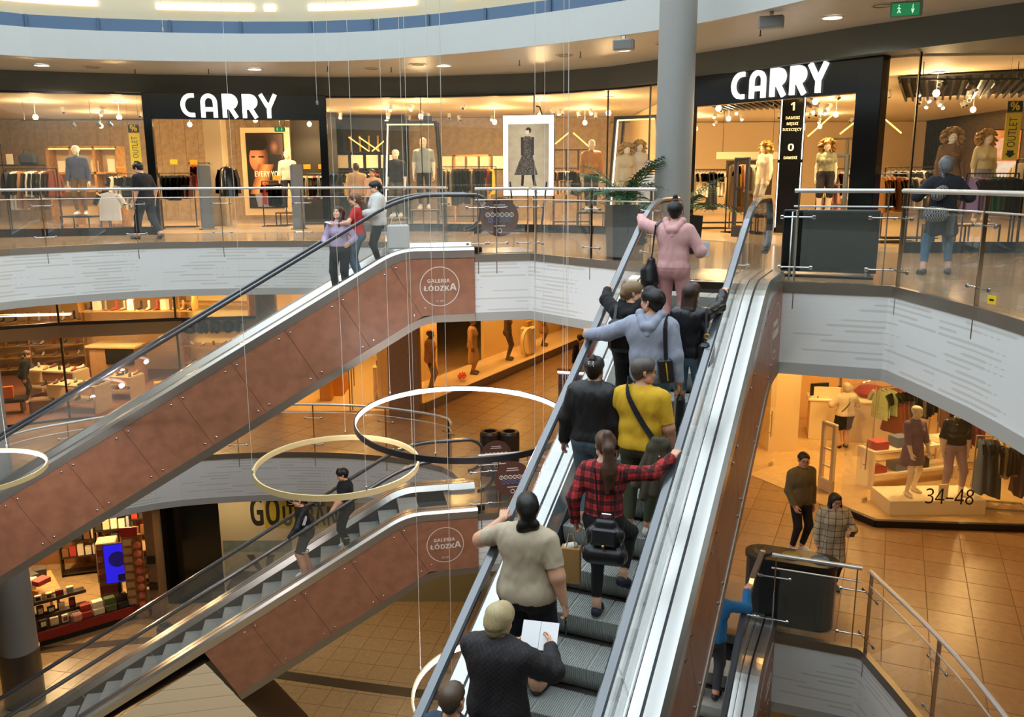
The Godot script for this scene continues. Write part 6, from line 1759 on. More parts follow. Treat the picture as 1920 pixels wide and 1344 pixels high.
		for k in 3:
			var c: Array = cols[rs.randi() % cols.size()]
			shoe(at + Basis(Vector3.UP, -0.2) * Vector3(-0.4 + k * 0.4, q[2] * 0.4 + 0.027, 0.1), PI, c[1], c[0], "%s on the lower tier of the table %s" % [ORD[k], q[3]], "shoes under the table " + q[3])
	var ct := thing("sales_counter", "L-shaped sales counter with a dark front panel in the shoe shop", "counter", Vector3(-12.9, y, -27.4), -0.1)
	part(ct, "body", MB.new().box(Vector3(0, 0.62, 0), Vector3(1.5, 1.25, 0.8), 0.01).mesh(), mt("counter_tan", hexc("c89a66"), 0.5))
	part(ct, "top", MB.new().box(Vector3(0.05, 1.28, 0.05), Vector3(1.7, 0.08, 0.95), 0.01).mesh(), mt("counter_top", hexc("dcc187"), 0.4))
	part(ct, "dark_panel", MB.new().box(Vector3(0.3, 0.95, 0.42), Vector3(0.95, 0.5, 0.05)).mesh(), M.black)
	var pf := thing("pouf", "brown square pouf on the shoe shop floor", "pouf", Vector3(-13.5, y + 0.012, -23.75), 0.3)
	part(pf, "cushion", MB.new().box(Vector3(0, 0.2, 0), Vector3(0.6, 0.4, 0.5), 0.05).mesh(), cloth(hexc("8d6a4c")))
	part(pf, "piping", MB.new().box(Vector3(0, 0.36, 0), Vector3(0.615, 0.02, 0.515), 0.005).mesh(), cloth(hexc("5d432e")))
	var bn2 := thing("shop_bench", "dark bench with an orange bag at the left edge", "bench", Vector3(-14.6, y + 0.012, -23.6), 0.35)
	part(bn2, "seat", MB.new().box(Vector3(0, 0.38, 0), Vector3(1.3, 0.12, 0.5), 0.03).mesh(), M.black)
	for s in [-1.0, 1.0]: part(bn2, "leg", MB.new().box(Vector3(s * 0.55, 0.16, 0), Vector3(0.06, 0.32, 0.45)).mesh(), M.dark_steel)
	carton("shopping_bag", "orange paper bag on the dark bench in the shoe shop", "bag", Vector3(-14.35, y + 0.455, -23.6), Vector3(0.26, 0.34, 0.14), hexc("d3642a"), 0.4)
	carton("shopping_bag", "yellow bag on the floor by the sales counter", "bag", Vector3(-11.2, y + 0.012, -26.6), Vector3(0.5, 0.2, 0.3), hexc("dcb528"), 0.4)
	var ni := shelf_unit("lit_niche", "yellow-lit shelf niche with sandals under the shop lettering", Vector3(-9.9, y, -28.4), -0.1, 2.4, 3.3, 0.5, [0.45, 1.05, 1.75, 2.5, 3.28], M.wood, 1, mt("niche_back", hexc("ecd68c"), 0.7), 0.06)
	for r in [1.0, 1.7, 2.45]: led(ni, Vector3(-1.1, r, -0.18), Vector3(1.1, r, -0.18), hexc("ffe08a"), 1.6)
	for r in 3:
		for k in 6:
			var c: Array = cols[(rs.randi() % 3)]
			shoe(Vector3(-10.8 + k * 0.36, y + [0.48, 1.08, 1.78][r], -28.35), PI + rs.randf_range(-0.8, 0.8), c[1], c[0], "%s in the %s row of the yellow-lit niche" % [ORD[k], ["bottom", "middle", "top"][r]], "sandals in the lit niche")
	var lbar := thing("strip_lamp", "bright linear lamp under the shoe shop ceiling", "lamp", Vector3(-14.2, -2.45, -24.6), 0.14)
	part(lbar, "housing", MB.new().box(Vector3(0, 0.03, 0), Vector3(2.6, 0.04, 0.09)).mesh(), M.white)
	part(lbar, "tube", MB.new().box(Vector3(0, 0, 0), Vector3(2.55, 0.03, 0.07), 0.01).mesh(), glow("tube_light", hexc("fff0d8"), 4.0))
	part(lbar, "rod", MB.new().tube([Vector3(1.0, 0.04, 0), Vector3(1.0, 1.2, 0)], 0.006, 5).mesh(), M.steel)
	part(lbar, "rod", MB.new().tube([Vector3(-1.0, 0.04, 0), Vector3(-1.0, 1.2, 0)], 0.006, 5).mesh(), M.steel)
	# ------- the bright shop behind the middle gallery
	var f2 := struct("floor")
	part(f2, "shop_floor", MB.new().slab(rect(-7.1, -32, -2.9, -23.7), y, y + 0.01).mesh(), mt("cream_floor", hexc("e0c387"), 0.3))
	wall_panel("wall_shop_back", Vector2(-7.1, -31.5), Vector2(-3, -31.5), y, -1.24, M.warmwall)
	for q in [[Vector2(-7.0, -23.9), Vector2(-6.2, -23.9)], [Vector2(-4.6, -23.8), Vector2(-3.5, -23.7)]]: window_run(q, y, -1.3, M.steel, 0.0, 0.03, "window_5")
	var gd := thing("glass_door", "glass door with a long bar handle left of the brown pillar", "door", Vector3(-4.6, y, -23.75), 0.0)
	part(gd, "pane", MB.new().box(Vector3(0.45, 1.2, 0.06), Vector3(0.9, 2.4, 0.012)).mesh(), M.glass)
	part(gd, "handle", MB.new().tube([Vector3(0.1, 0.75, 0.1), Vector3(0.1, 1.5, 0.1)], 0.016, 8).tube([Vector3(0.1, 0.85, 0.05), Vector3(0.1, 0.85, 0.1)], 0.01, 6).tube([Vector3(0.1, 1.4, 0.05), Vector3(0.1, 1.4, 0.1)], 0.01, 6).mesh(), M.steel)
	part(gd, "hinge_post", MB.new().tube([Vector3(-0.05, 0, 0.06), Vector3(-0.05, 2.5, 0.06)], 0.02, 8).mesh(), M.steel)
	carton("door_sign", "small dark sign hanging on the glass door", "sign", Vector3(-3.95, y + 1.72, -23.6), Vector3(0.3, 0.2, 0.02), hexc("3a3c36"))
	for q in [[Vector3(-5.6, y, -25.0), Vector3(0.34, 0.6, 0.34), "nearer"], [Vector3(-5.4, y, -26.0), Vector3(0.4, 0.9, 1.2), "longer"]]:
		carton("wooden_block", "orange wooden display block, the %s of two in the bright shop" % q[2], "display block", q[0], q[1], hexc("c98a34"))
	var sh3 := shelf_unit("bag_shelf", "cream display table with bags right of the glass door", Vector3(-3.7, y, -25.2), 0, 0.9, 1.0, 0.5, [0.3, 0.98], mt("table_cream", hexc("ead29a"), 0.5), 1, null, 0.05)
	for k in 3: carton("handbag", "small brown handbag on the cream display table", "handbag", Vector3(-4.0 + k * 0.3, y + 1.005, -25.2), Vector3(0.2, 0.16, 0.1), hexc("7a5a34"), 0.2 * k, "bags on the cream table")
	var pil := struct("pillar")
	part(pil, "shaft", MB.new().box(Vector3(-3.0, y + 1.94, -23.3), Vector3(0.85, 3.88, 0.7), 0.01).mesh(), mt("pillar_brown", hexc("94755a"), 0.55, 0.0, "stone", 0.6))
	# ------- display windows running away from the gallery
	var w0 := Vector2(-2.5, -23.6); var w1 := Vector2(2.25, -32.8); var w2 := Vector2(4.6, -37.3)
	var dir := (w1 - w0).normalized(); var inw := Vector2(dir.y, -dir.x)
	if inw.x > 0: inw = -inw
	var dp := struct("floor")
	part(dp, "display_plinth", MB.new().slab(PackedVector2Array([w0, w2, w2 + inw * 1.5, w0 + inw * 1.5]), y, y + 0.25).mesh(), mt("plinth_sand", hexc("d8b98a"), 0.5))
	part(dp, "plinth_edge", MB.new().slab(PackedVector2Array([w0 - inw * 0.03, w2 - inw * 0.03, w2, w0]), y, y + 0.26).mesh(), mt("plinth_taupe", hexc("8f7a68"), 0.5))
	var p0 := w0
	for k in 5:
		var p1 := w0 + (w2 - w0) * (k + 1) / 5.0
		window_run([p0, p1], y + 0.25, -1.24, M.steel, 0.0, 0.0, "window_6")
		var b0 := p0 + inw * 1.5; var b1 := p1 + inw * 1.5
		if k != 1: wall_panel("wall_display", b0, b1, y, -1.24, mt("display_cream", hexc("ddb878"), 0.7))
		p0 = p1
	var md := func(s: float, off: float) -> Vector3: var p: Vector2 = w0 + dir * s + inw * off; return Vector3(p.x, y + 0.255, p.y)
	var face_turn := atan2(inw.x, inw.y)
	var dark := {"skin": hexc("5a3a22"), "blank": true, "cell": 0.018, "h": 1.86, "fem": true, "skin_mat": mt("mannequin_bronze", Color.WHITE, 0.25, 0.0, "", 1.0, {"vertex_color_use_as_albedo": true})}
	for q in [["bronze mannequin in beige cape and grey trousers with a coat on the arm", 1.35, hexc("c98f4e"), hexc("a58f78"), 0.7, 0.97, 0.03], ["bronze mannequin in long tan coat with belt", 3.9, hexc("b5824a"), hexc("b5824a"), 0.35, 0.97, 0.02], ["bronze mannequin with black trousers and checked bag", 6.4, hexc("6a4a2c"), hexc("1f1c1a"), 0.95, 0.9, 0.0], ["bronze mannequin in tan dress farthest along the display", 9.3, hexc("b07c42"), hexc("b07c42"), 0.5, 0.5, 0.0]]:
		var d := dark.duplicate()
		d.merge({"top": {"m": cloth(q[2]), "hem": q[4], "fat": q[6], "name": "coat"}, "bottom": {"m": cloth(q[3]), "len": q[5], "fat": 0.012}, "shoes": mt("shoe_dark", hexc("4a3524"), 0.4)})
		if q[4] < 0.6: d.more = [[Vector3(-0.08, 0.9, 0), Vector3(-0.13, q[4] + 0.08, 0), 0.1, 0.12], [Vector3(0.08, 0.9, 0), Vector3(0.13, q[4] + 0.08, 0), 0.1, 0.12]]
		person(q[0], md.call(q[1], 0.65), face_turn + 0.35, d, "mannequin", "mannequin")
	for k in 2:
		var pm := thing("paper_flower", "pink paper pompom, the %s of two on the display floor" % ["larger", "smaller"][k], "decoration", md.call(2.7 + k * 0.25, 0.35 + 0.15 * k))
		var b := []
		rs.seed = 40 + k
		for i in 26:
			var w := rs.randf() * TAU; var u := rs.randf_range(-0.2, 1.0)
			var dd := Vector3(cos(w) * sqrt(1 - u * u), u, sin(w) * sqrt(1 - u * u))
			b.append(bn(Vector3(0, 0.14, 0) + dd * 0.08, Vector3(0, 0.14, 0) + dd * 0.13, 0.03, 0.02, 0.005))
		var bb := blob(b, 0.014)
		part(pm, "petals", to_mesh(bb.v, bb.n, bb.ix), mt("paper_pink", hexc("e0503c"), 0.8))
	var oh := thing("display_pedestal", "white rounded pedestal carrying a small bag in the display", "pedestal", md.call(7.7, 0.5), face_turn)
	part(oh, "block", MB.new().box(Vector3(0, 0.5, 0), Vector3(0.5, 1.0, 0.45), 0.06).mesh(), mt("pedestal_cream", hexc("e8cf9c"), 0.5))
	part(oh, "side_arch", MB.new().lathe([Vector2(0.45, 0), Vector2(0.5, 0), Vector2(0.5, 0.12), Vector2(0.45, 0.12)], 24).mesh(), mt("pedestal_cream", hexc("e8cf9c"), 0.5), Vector3(0.3, 0.5, -0.2), Basis(Vector3.RIGHT, PI / 2))
	carton("handbag", "gold handbag standing on the white pedestal", "handbag", (md.call(7.7, 0.5) as Vector3) + Vector3(0, 1.0, 0), Vector3(0.34, 0.2, 0.14), hexc("b9863c"), face_turn)
	# kiosk with lit edge in the corridor
	var ki := thing("beauty_kiosk", "small kiosk with a lit white top edge behind the escalator", "kiosk", Vector3(1.9, y, -24.2), -0.3)
	part(ki, "body", MB.new().box(Vector3(0, 0.5, 0), Vector3(1.0, 1.0, 0.6), 0.02).mesh(), mt("kiosk_violet", hexc("8d86a8"), 0.4, 0.0, "mottle", 3.0))
	part(ki, "lit_edge", MB.new().box(Vector3(0, 1.05, 0.02), Vector3(1.04, 0.06, 0.62), 0.01).mesh(), glow("kiosk_edge", hexc("fff6ee"), 1.6))
	part(ki, "top", MB.new().box(Vector3(0, 1.12, 0), Vector3(1.06, 0.08, 0.66), 0.01).mesh(), M.wood)
	part(ki, "arch", MB.new().tube([Vector3(0.1, 1.15, 0), Vector3(0.1, 1.9, 0), Vector3(0.3, 2.0, 0), Vector3(0.5, 2.05, 0.2)], 0.06, 8).mesh(), M.wood)
	part(ki, "red_card", MB.new().box(Vector3(0.4, 1.65, 0.05), Vector3(0.22, 0.42, 0.02)).mesh(), mt("card_red", hexc("a8403c"), 0.5))
	# ------- shop on the right, behind open glass doors
	var f3 := struct("floor")
	part(f3, "shop_floor", MB.new().slab(PackedVector2Array([Vector2(5.3, -18.15), Vector2(6.49, -15.94), Vector2(6.88, -15.2), Vector2(17.5, -14.6), Vector2(17.5, -24), Vector2(5.3, -24)]), y, y + 0.012).mesh(), mt("sand_floor", hexc("dcbb84"), 0.28, 0.0, "stone", 0.4))
	window_run([Vector2(6.49, -15.94), Vector2(6.88, -15.2), Vector2(9.4, -14.95), Vector2(13, -14.7)], y, -1.24, M.black, 0.13, 0.0, "window_7")
	wall_panel("wall_shop_back", Vector2(4.8, -22.6), Vector2(17.5, -22.6), y, -1.24, mt("shop_apricot", hexc("e0b274"), 0.7))
	wall_panel("wall_shop_side", Vector2(5.3, -18.3), Vector2(4.9, -22.6), y, -1.24, M.warmwall)
	var cw := struct("wall_inner")
	part(cw, "wall_face", MB.new().box(Vector3(6.55, y + 1.94, -20.3), Vector3(0.7, 3.88, 1.0)).mesh(), mt("inner_cream", hexc("e8cf9e"), 0.6))
	for q in [["left", Vector2(5.3, -18.15), Vector2(5.98, -18.75)], ["right", Vector2(6.49, -15.94), Vector2(7.25, -16.5)]]:
		var t := along(q[1], q[2], y)
		var d := thing("glass_door", "open glass door of the right shop, on the %s of its doorway" % ("side of the white wall" if q[0] == "left" else "side of the mannequins"), "door", t.origin)
		d.basis = t.basis
		part(d, "pane", MB.new().box(Vector3(0.46, 1.3, 0), Vector3(0.92, 2.56, 0.012)).mesh(), M.glass)
		part(d, "handle", MB.new().tube([Vector3(0.7, 0.75, 0.05), Vector3(0.7, 1.35, 0.05)], 0.014, 8).tube([Vector3(0.7, 0.85, 0), Vector3(0.7, 0.85, 0.05)], 0.009, 6).tube([Vector3(0.7, 1.25, 0), Vector3(0.7, 1.25, 0.05)], 0.009, 6).mesh(), M.steel)
		part(d, "patch_fitting", MB.new().box(Vector3(0.86, 0.06, 0), Vector3(0.14, 0.08, 0.03)).mesh(), M.chrome)
	text(struct("trim_7"), "window_print", "34–48", 0.3, mt("print_black", hexc("1c1c1c")), Vector3(8.15, y + 0.66, -15.04), Basis(Vector3.UP, -0.1) , 300, 0.003, 0.86)
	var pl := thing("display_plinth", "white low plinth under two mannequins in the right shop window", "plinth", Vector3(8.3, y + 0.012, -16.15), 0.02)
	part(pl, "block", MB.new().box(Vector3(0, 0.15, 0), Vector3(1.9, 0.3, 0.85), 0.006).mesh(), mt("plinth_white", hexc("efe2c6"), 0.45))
	part(pl, "recess_strip", MB.new().box(Vector3(0, 0.012, 0), Vector3(1.86, 0.02, 0.81)).mesh(), M.black)  # black strip painted in for the shade at the plinth foot
	carton("price_stand", "small white price stand on the plinth", "card", Vector3(8.45, y + 0.312, -15.85), Vector3(0.2, 0.3, 0.03), hexc("f0e6d0"), 0.1)
	mannequin("white mannequin in lilac tunic dress with dark bands", Vector3(7.9, y + 0.312, -16.1), PI + 0.3, {"fem": true, "h": 1.84, "top": {"m": mt("lilac_print", hexc("8f7590"), 0.9, 0.0, "weave", 5.0), "name": "dress", "hem": 0.62, "sleeve": 0.7, "fat": 0.012}, "more": [[Vector3(-0.08, 0.95, 0), Vector3(-0.14, 0.66, 0), 0.1, 0.11], [Vector3(0.08, 0.95, 0), Vector3(0.14, 0.66, 0), 0.1, 0.11]], "lf": Vector3(-0.22, 0, 0.12), "rf": Vector3(0.1, 0, -0.05), "lh": Vector3(-0.3, 0.86, -0.12), "rh": Vector3(0.22, 0.92, -0.2)})
	mannequin("white mannequin in black satin blouson and lilac trousers", Vector3(8.72, y + 0.312, -16.1), PI - 0.1, {"fem": true, "h": 1.84, "top": {"m": mt("black_satin", hexc("191216"), 0.22), "name": "blouson", "hem": 1.0, "sleeve": 0.5, "fat": 0.03}, "bottom": {"m": mt("lilac_satin", hexc("a98fa0"), 0.35), "fat": 0.012, "len": 0.9}, "lf": Vector3(-0.2, 0, 0.0), "rf": Vector3(0.16, 0, -0.08)})
	rack("dress rack right of the window mannequins", Vector3(9.75, y, -16.2), -0.25, 1.0, 1.45, [[2, "denim blue", hexc("4a5a78"), "dress"], [2, "navy", hexc("262a3c"), "dress"], [2, "cream", hexc("dcc7a0"), "jacket"], [2, "peach", hexc("d0a070"), "jacket"], [2, "flowered", hexc("5a3c44"), "dress"]], "steel")
	var lsh := shelf_unit("low_shelf", "long white two-tier shelf behind the window mannequins", Vector3(8.6, y, -17.7), 0.3, 2.2, 0.85, 0.5, [0.3, 0.82], mt("plinth_white", hexc("efe2c6"), 0.45), 1, null, 0.05)
	for k in 7:
		carton("folded_pile", "folded %s clothes on the long white shelf" % ["red", "blue patterned", "black", "white", "red", "blue patterned", "white"][k], "folded clothes", Vector3(8.6, y + (0.33 if k < 3 else 0.85), -17.7) + Basis(Vector3.UP, 0.3) * Vector3(-0.85 + (k % 4) * 0.55, 0, 0.02), Vector3(0.34, 0.12 + 0.05 * (k % 3), 0.3), [hexc("b23a2c"), hexc("6f7a9a"), hexc("26242a"), hexc("e8dcc6"), hexc("a83a30"), hexc("5f6c90"), hexc("e2d3b8")][k], 0.3, "folded clothes on the long shelf")
	rack("colourful rack behind the white shelf", Vector3(9.2, y, -19.4), 0.3, 1.6, 1.75, [[3, "pale green", hexc("a9b27a"), "tee"], [3, "rust flowered", hexc("8c4a2c"), "dress"], [3, "black and white", hexc("6a645c"), "jacket"], [2, "black", hexc("262226"), "jacket"]], "steel")
	rack("second rack behind the window mannequins", Vector3(10.4, y, -18.6), 0.1, 1.6, 1.7, [[3, "brown", hexc("6e4630"), "jacket"], [3, "dark red", hexc("7a2c2c"), "dress"], [3, "beige", hexc("c9ac80"), "jacket"]], "steel")
	var cn := thing("sales_counter", "white counter where a customer stands in the right shop", "counter", Vector3(8.5, y + 0.012, -20.85), -0.25)
	part(cn, "body", MB.new().box(Vector3(0, 0.5, 0), Vector3(1.9, 1.0, 0.6), 0.01).mesh(), mt("counter_white", hexc("efddb4"), 0.5))
	part(cn, "top", MB.new().box(Vector3(0, 1.03, 0), Vector3(2.0, 0.05, 0.7), 0.01).mesh(), mt("counter_white2", hexc("f2e4c4"), 0.4))
	part(cn, "upstand", MB.new().box(Vector3(-0.6, 1.2, 0.2), Vector3(0.7, 0.3, 0.05)).mesh(), mt("counter_white", hexc("efddb4"), 0.5))
	var mo := thing("till_monitor", "black till monitor on the white counter", "monitor", Vector3(7.75, y + 1.07, -20.9), 0.2)
	part(mo, "screen", MB.new().box(Vector3(0, 0.22, 0), Vector3(0.5, 0.32, 0.04), 0.01).mesh(), M.black)
	part(mo, "foot", MB.new().box(Vector3(0, 0.03, 0), Vector3(0.16, 0.06, 0.14)).mesh(), M.black)
	var um := thing("red_cushion", "large red cushion on the counter beside the customer", "cushion", Vector3(9.1, y + 1.07, -21.0))
	part(um, "cover", MB.new().lathe([Vector2(0, 0), Vector2(0.3, 0.02), Vector2(0.4, 0.12), Vector2(0.3, 0.24), Vector2(0, 0.28)], 20).mesh(), cloth(hexc("a8281e")))
	part(um, "seam", MB.new().tube(arc3(0.4, 0.12, 24), 0.008, 5, true).mesh(), cloth(hexc("7a1a14")))
	var po := thing("steel_pole", "brushed steel pole hanging before the counter", "pole", Vector3(7.35, -3.2, -18.6))
	part(po, "tube", MB.new().tube([Vector3(0, 0, 0), Vector3(0, 1.95, 0)], 0.035, 12).mesh(), M.steel)
	part(po, "cap", MB.new().lathe([Vector2(0, -0.01), Vector2(0.04, -0.01), Vector2(0.04, 0.02), Vector2(0.035, 0.02)], 12).mesh(), M.dark_steel)
	gate("pale security gate in the doorway of the right shop", Vector3(6.62, y + 0.012, -17.1), -1.2, 0.4, 1.5, hexc("cdb896"), true)
	# recycling bin and round bin on the gallery
	var rb := thing("recycling_bin", "black recycling bin with three round openings behind the railing", "bin", Vector3(4.12, y, -11.75), -0.4)
	var bp := PackedVector2Array()
	for s in [-1.0, 1.0]:
		for k in 9:
			var w := (PI / 2 if s < 0 else -PI / 2) + PI * k / 8.0
			bp.append(Vector2(s * 0.4 + cos(w) * 0.24, sin(w) * 0.26))
	part(rb, "body", MB.new().slab(bp, 0.02, 0.98).mesh(), mt("bin_black", hexc("14181a"), 0.35))
	var bl := PackedVector2Array()
	for p in bp: bl.append(p * 1.04)
	part(rb, "lid", MB.new().slab(bl, 0.96, 1.02).mesh(), mt("bin_lid", hexc("1d2022"), 0.3))
	for k in 3: part(rb, "opening", MB.new().lathe([Vector2(0.0, 0.004), Vector2(0.1, 0.004), Vector2(0.13, 0.02), Vector2(0.14, 0.0)], 20).mesh(), mt("bin_ring", [hexc("2c2e2e"), hexc("77702c"), hexc("2c5a78")][k], 0.4), Vector3(-0.4 + k * 0.4, 1.02, 0))
	var lbn := thing("litter_bin", "tall brown litter bin with two round holes by the info disc", "bin", Vector3(-0.5, y, -18.3), 0.2)
	for k in 2:
		part(lbn, "canister", MB.new().lathe([Vector2(0, 0), Vector2(0.22, 0), Vector2(0.23, 0.95), Vector2(0.2, 1.0), Vector2(0.14, 1.0)], 24).mesh(), mt("bin_bronze", hexc("3a3027"), 0.35, 0.4), Vector3(k * 0.42, 0, k * 0.1))
		part(lbn, "hole", MB.new().lathe([Vector2(0.14, 1.0), Vector2(0.14, 0.9), Vector2(0, 0.9)], 20).mesh(), M.black, Vector3(k * 0.42, 0, k * 0.1))

func arc3(r: float, y: float, n: int) -> Array:
	var p := []
	for i in n: p.append(Vector3(cos(TAU * i / n) * r, y, sin(TAU * i / n) * r))
	return p
func runner_texture() -> ImageTexture:
	var im := Image.create(256, 200, false, Image.FORMAT_RGB8)
	var nz := FastNoiseLite.new()
	nz.seed = 8; nz.frequency = 0.03
	for y in 200:
		for x in 256:
			var f := nz.get_noise_2d(x, y) * 0.5 + 0.5
			var c := Color(0.52, 0.52, 0.47).lerp(Color(0.62, 0.61, 0.55), f)
			if y < 45: c = Color(0.33, 0.42, 0.45).lerp(Color(0.5, 0.55, 0.55), f)
			if y > 120 and x > 40 - (y - 120) * 0.6: c = Color(0.1, 0.1, 0.09).lerp(Color(0.2, 0.19, 0.17), f)
			for s in [0, 1]:
				var lx: float = 100.0 + s * 75.0 + (y - 60) * (0.55 - s * 0.8)
				if y > 55 and y < 130 and absf(x - lx) < 14.0 - (y - 55) * 0.06: c = Color(0.18, 0.15, 0.12)
			im.set_pixel(x, y, c)
	return ImageTexture.create_from_image(im)

func build_shops_lower() -> void:
	var y := L0
	# poster wall and the dark shop front
	wall_panel("wall_lower", Vector2(-8.0, -22.1), Vector2(6, -22.1), y, L1 - 1.24, mt("wall_khaki", hexc("8f8866"), 0.7))
	var dkf := struct("window_8")
	part(dkf, "pane", MB.new().box(Vector3(-8.85, y + 1.8, -22.05), Vector3(1.62, 3.5, 0.05)).mesh(), M.black_gloss)
	part(dkf, "jamb", MB.new().box(Vector3(-9.72, y + 1.9, -22.0), Vector3(0.12, 3.8, 0.15)).mesh(), mt("jamb_grey", hexc("77766e"), 0.5))
	for k in 3: carton("red_tag", "small red tag above the dark shop front, number %s from the shelves" % ["one", "two", "three"][k], "tag", Vector3(-9.3 + k * 0.62, L1 - 1.75, -21.99), Vector3(0.18, 0.2, 0.01), hexc("a0281c"))
	var po := thing("wall_poster", "large GO URBAN sports poster on the lowest floor", "poster", Vector3(-6.4, y + 1.75, -22.03))
	part(po, "sheet", MB.new().box(Vector3(0, 0, 0), Vector3(3.3, 3.3, 0.02)).mesh(), mt("poster_sheet", hexc("b5b09a"), 0.7))
	part(po, "yellow_field", MB.new().box(Vector3(0.55, 1.05, 0.012), Vector3(1.9, 1.1, 0.006)).mesh(), mt("poster_yellow", hexc("a99b34"), 0.7))
	part(po, "yellow_field", MB.new().box(Vector3(1.2, -0.05, 0.012), Vector3(0.75, 0.5, 0.006)).mesh(), mt("poster_yellow", hexc("a99b34"), 0.7))
	var ink := mt("poster_ink", hexc("1b1a18"), 0.7)
	text(po, "lettering", "GO", 0.82, ink, Vector3(-0.38, 0.98, 0.02), Basis(), 900, 0.004, 0.8)
	text(po, "lettering", "URBAN", 0.56, ink, Vector3(0.85, 0.85, 0.02), Basis(), 900, 0.004, 1.5)
	text(po, "lettering", "CODE", 0.5, ink, Vector3(1.2, -0.08, 0.02), Basis(), 900, 0.004, 0.8)
	part(po, "shop_plate", MB.new().box(Vector3(0.75, 1.35, 0.02), Vector3(1.05, 0.42, 0.01)).mesh(), ink)
	text(po, "lettering", "SPORT", 0.16, mt("print_white", hexc("f4efe6")), Vector3(0.75, 1.27, 0.03), Basis(), 400, 0.004, 0.95)
	picture(po, "runner_print", 1.9, 1.5, runner_texture(), Vector3(-0.65, -0.6, 0.016))
	# book and gift shop
	var a := Vector2(-13.6, -18.6); var b := Vector2(-9.75, -21.55)
	var t := along(a, b, y)
	var le := a.distance_to(b)
	wall_panel("wall_shop_back", Vector2(-19, -24), Vector2(-9.7, -25.2), y, L1 - 1.24, mt("shop_umber", hexc("9a6a3e"), 0.7))
	wall_panel("wall_shop_side", Vector2(-9.75, -21.6), Vector2(-9.75, -25.2), y, L1 - 1.24, mt("shop_umber", hexc("9a6a3e"), 0.7))
	var base := thing("shop_counter", "red-fronted display counter along the gift shop", "counter", t.origin)
	base.basis = t.basis
	part(base, "red_front", MB.new().box(Vector3(le / 2, 0.28, 0), Vector3(le, 0.26, 0.06), 0.01).mesh(), mt("counter_red", hexc("8e1f1a"), 0.4))
	part(base, "black_kick", MB.new().box(Vector3(le / 2, 0.08, -0.04), Vector3(le, 0.16, 0.06)).mesh(), M.black)
	part(base, "deck", MB.new().box(Vector3(le / 2, 0.4, -0.35), Vector3(le, 0.04, 0.7)).mesh(), M.black)
	for r in 2:
		part(base, "shelf", MB.new().box(Vector3(le * 0.36, 0.62 + r * 0.36, -0.45 - r * 0.12), Vector3(le * 0.6, 0.03, 0.35)).mesh(), M.black)
		part(base, "shelf_lip", MB.new().box(Vector3(le * 0.36, 0.66 + r * 0.36, -0.28 - r * 0.12), Vector3(le * 0.6, 0.06, 0.015)).mesh(), mt("lip_brown", hexc("4a2f1c"), 0.5))
	var rs := RandomNumberGenerator.new()
	rs.seed = 17
	var bc := [["white", hexc("e8dcc2")], ["cream", hexc("d8c39a")], ["dark", hexc("33302e")], ["red", hexc("a4352c")], ["pale blue", hexc("9fb0bc")], ["brown", hexc("7a5030")]]
	for r in 3:
		for k in 11:
			var c: Array = bc[rs.randi() % (3 if r < 2 else 6)]
			var p := t * Vector3(0.35 + k * 0.25, [0.44, 0.66, 1.0][r], [-0.12, -0.42, -0.54][r])
			var bk := carton("book", "%s boxed book, %s in %s of the gift counter" % [c[0], ORD[k], ["the lowest row", "the middle row", "the top row"][r]], "book", p, Vector3(rs.randf_range(0.14, 0.2), rs.randf_range(0.16, 0.26), rs.randf_range(0.06, 0.12)), c[1], t.basis.get_euler().y + rs.randf_range(-0.15, 0.15), "books in row %d of the gift counter" % (r + 1), (bc[rs.randi() % 6] as Array)[1])
	for k in 16:
		var c: Array = bc[rs.randi() % 5]
		carton("gift_box", "%s gift box piled on the tables behind the counter" % c[0], "box", t * Vector3(0.5 + rs.randf() * 1.9, 1.02 + 0.12 * (k % 3), -0.95 - rs.randf() * 1.2), Vector3(rs.randf_range(0.2, 0.4), rs.randf_range(0.1, 0.26), rs.randf_range(0.2, 0.3)), c[1], rs.randf() * 1.5, "gift boxes on the tables")
	var tb := thing("display_table", "low table behind the gift counter piled with boxes", "table", t * Vector3(1.5, 0, -1.6), t.basis.get_euler().y)
	part(tb, "top", MB.new().box(Vector3(0, 0.98, 0), Vector3(2.4, 0.06, 1.5), 0.01).mesh(), M.wood)
	for sx in [-1.0, 1.0]: for sz in [-1.0, 1.0]: part(tb, "leg", MB.new().box(Vector3(sx * 1.1, 0.48, sz * 0.65), Vector3(0.07, 0.96, 0.07)).mesh(), M.wood)
	var fr := [["red", hexc("a4352c")], ["white", hexc("e6dcc6")], ["green", hexc("55683c")], ["dark", hexc("2f2b28")], ["pink", hexc("c88a84")]]
	for k in 10:
		var c: Array = fr[k % 5]
		carton("gift_carton", "%s carton stacked at the pillar end of the counter" % c[0], "box", t * Vector3(3.1 + (k % 5) * 0.3, 0.42 + 0.16 * int(k / 5.0), -0.12 - 0.1 * int(k / 5.0)), Vector3(0.26, 0.16, 0.2), c[1], t.basis.get_euler().y, "cartons at the pillar end")
	var su := thing("gift_case", "small pink case on the gift counter", "case", t * Vector3(2.85, 0.42, 0.0), t.basis.get_euler().y)
	part(su, "shell", MB.new().box(Vector3(0, 0.12, 0), Vector3(0.26, 0.24, 0.16), 0.05).mesh(), mt("case_pink", hexc("c88f86"), 0.5))
	part(su, "handle", MB.new().tube([Vector3(-0.05, 0.24, 0), Vector3(-0.03, 0.27, 0), Vector3(0.03, 0.27, 0), Vector3(0.05, 0.24, 0)], 0.008, 5).mesh(), M.black)
	var sc := thing("advert_screen", "bright blue advertising screen in the gift shop", "screen", Vector3(-10.62, y + 1.58, -21.3), 0.35)
	part(sc, "case", MB.new().box(Vector3(0, 0, -0.03), Vector3(0.64, 1.12, 0.06), 0.01).mesh(), M.black)
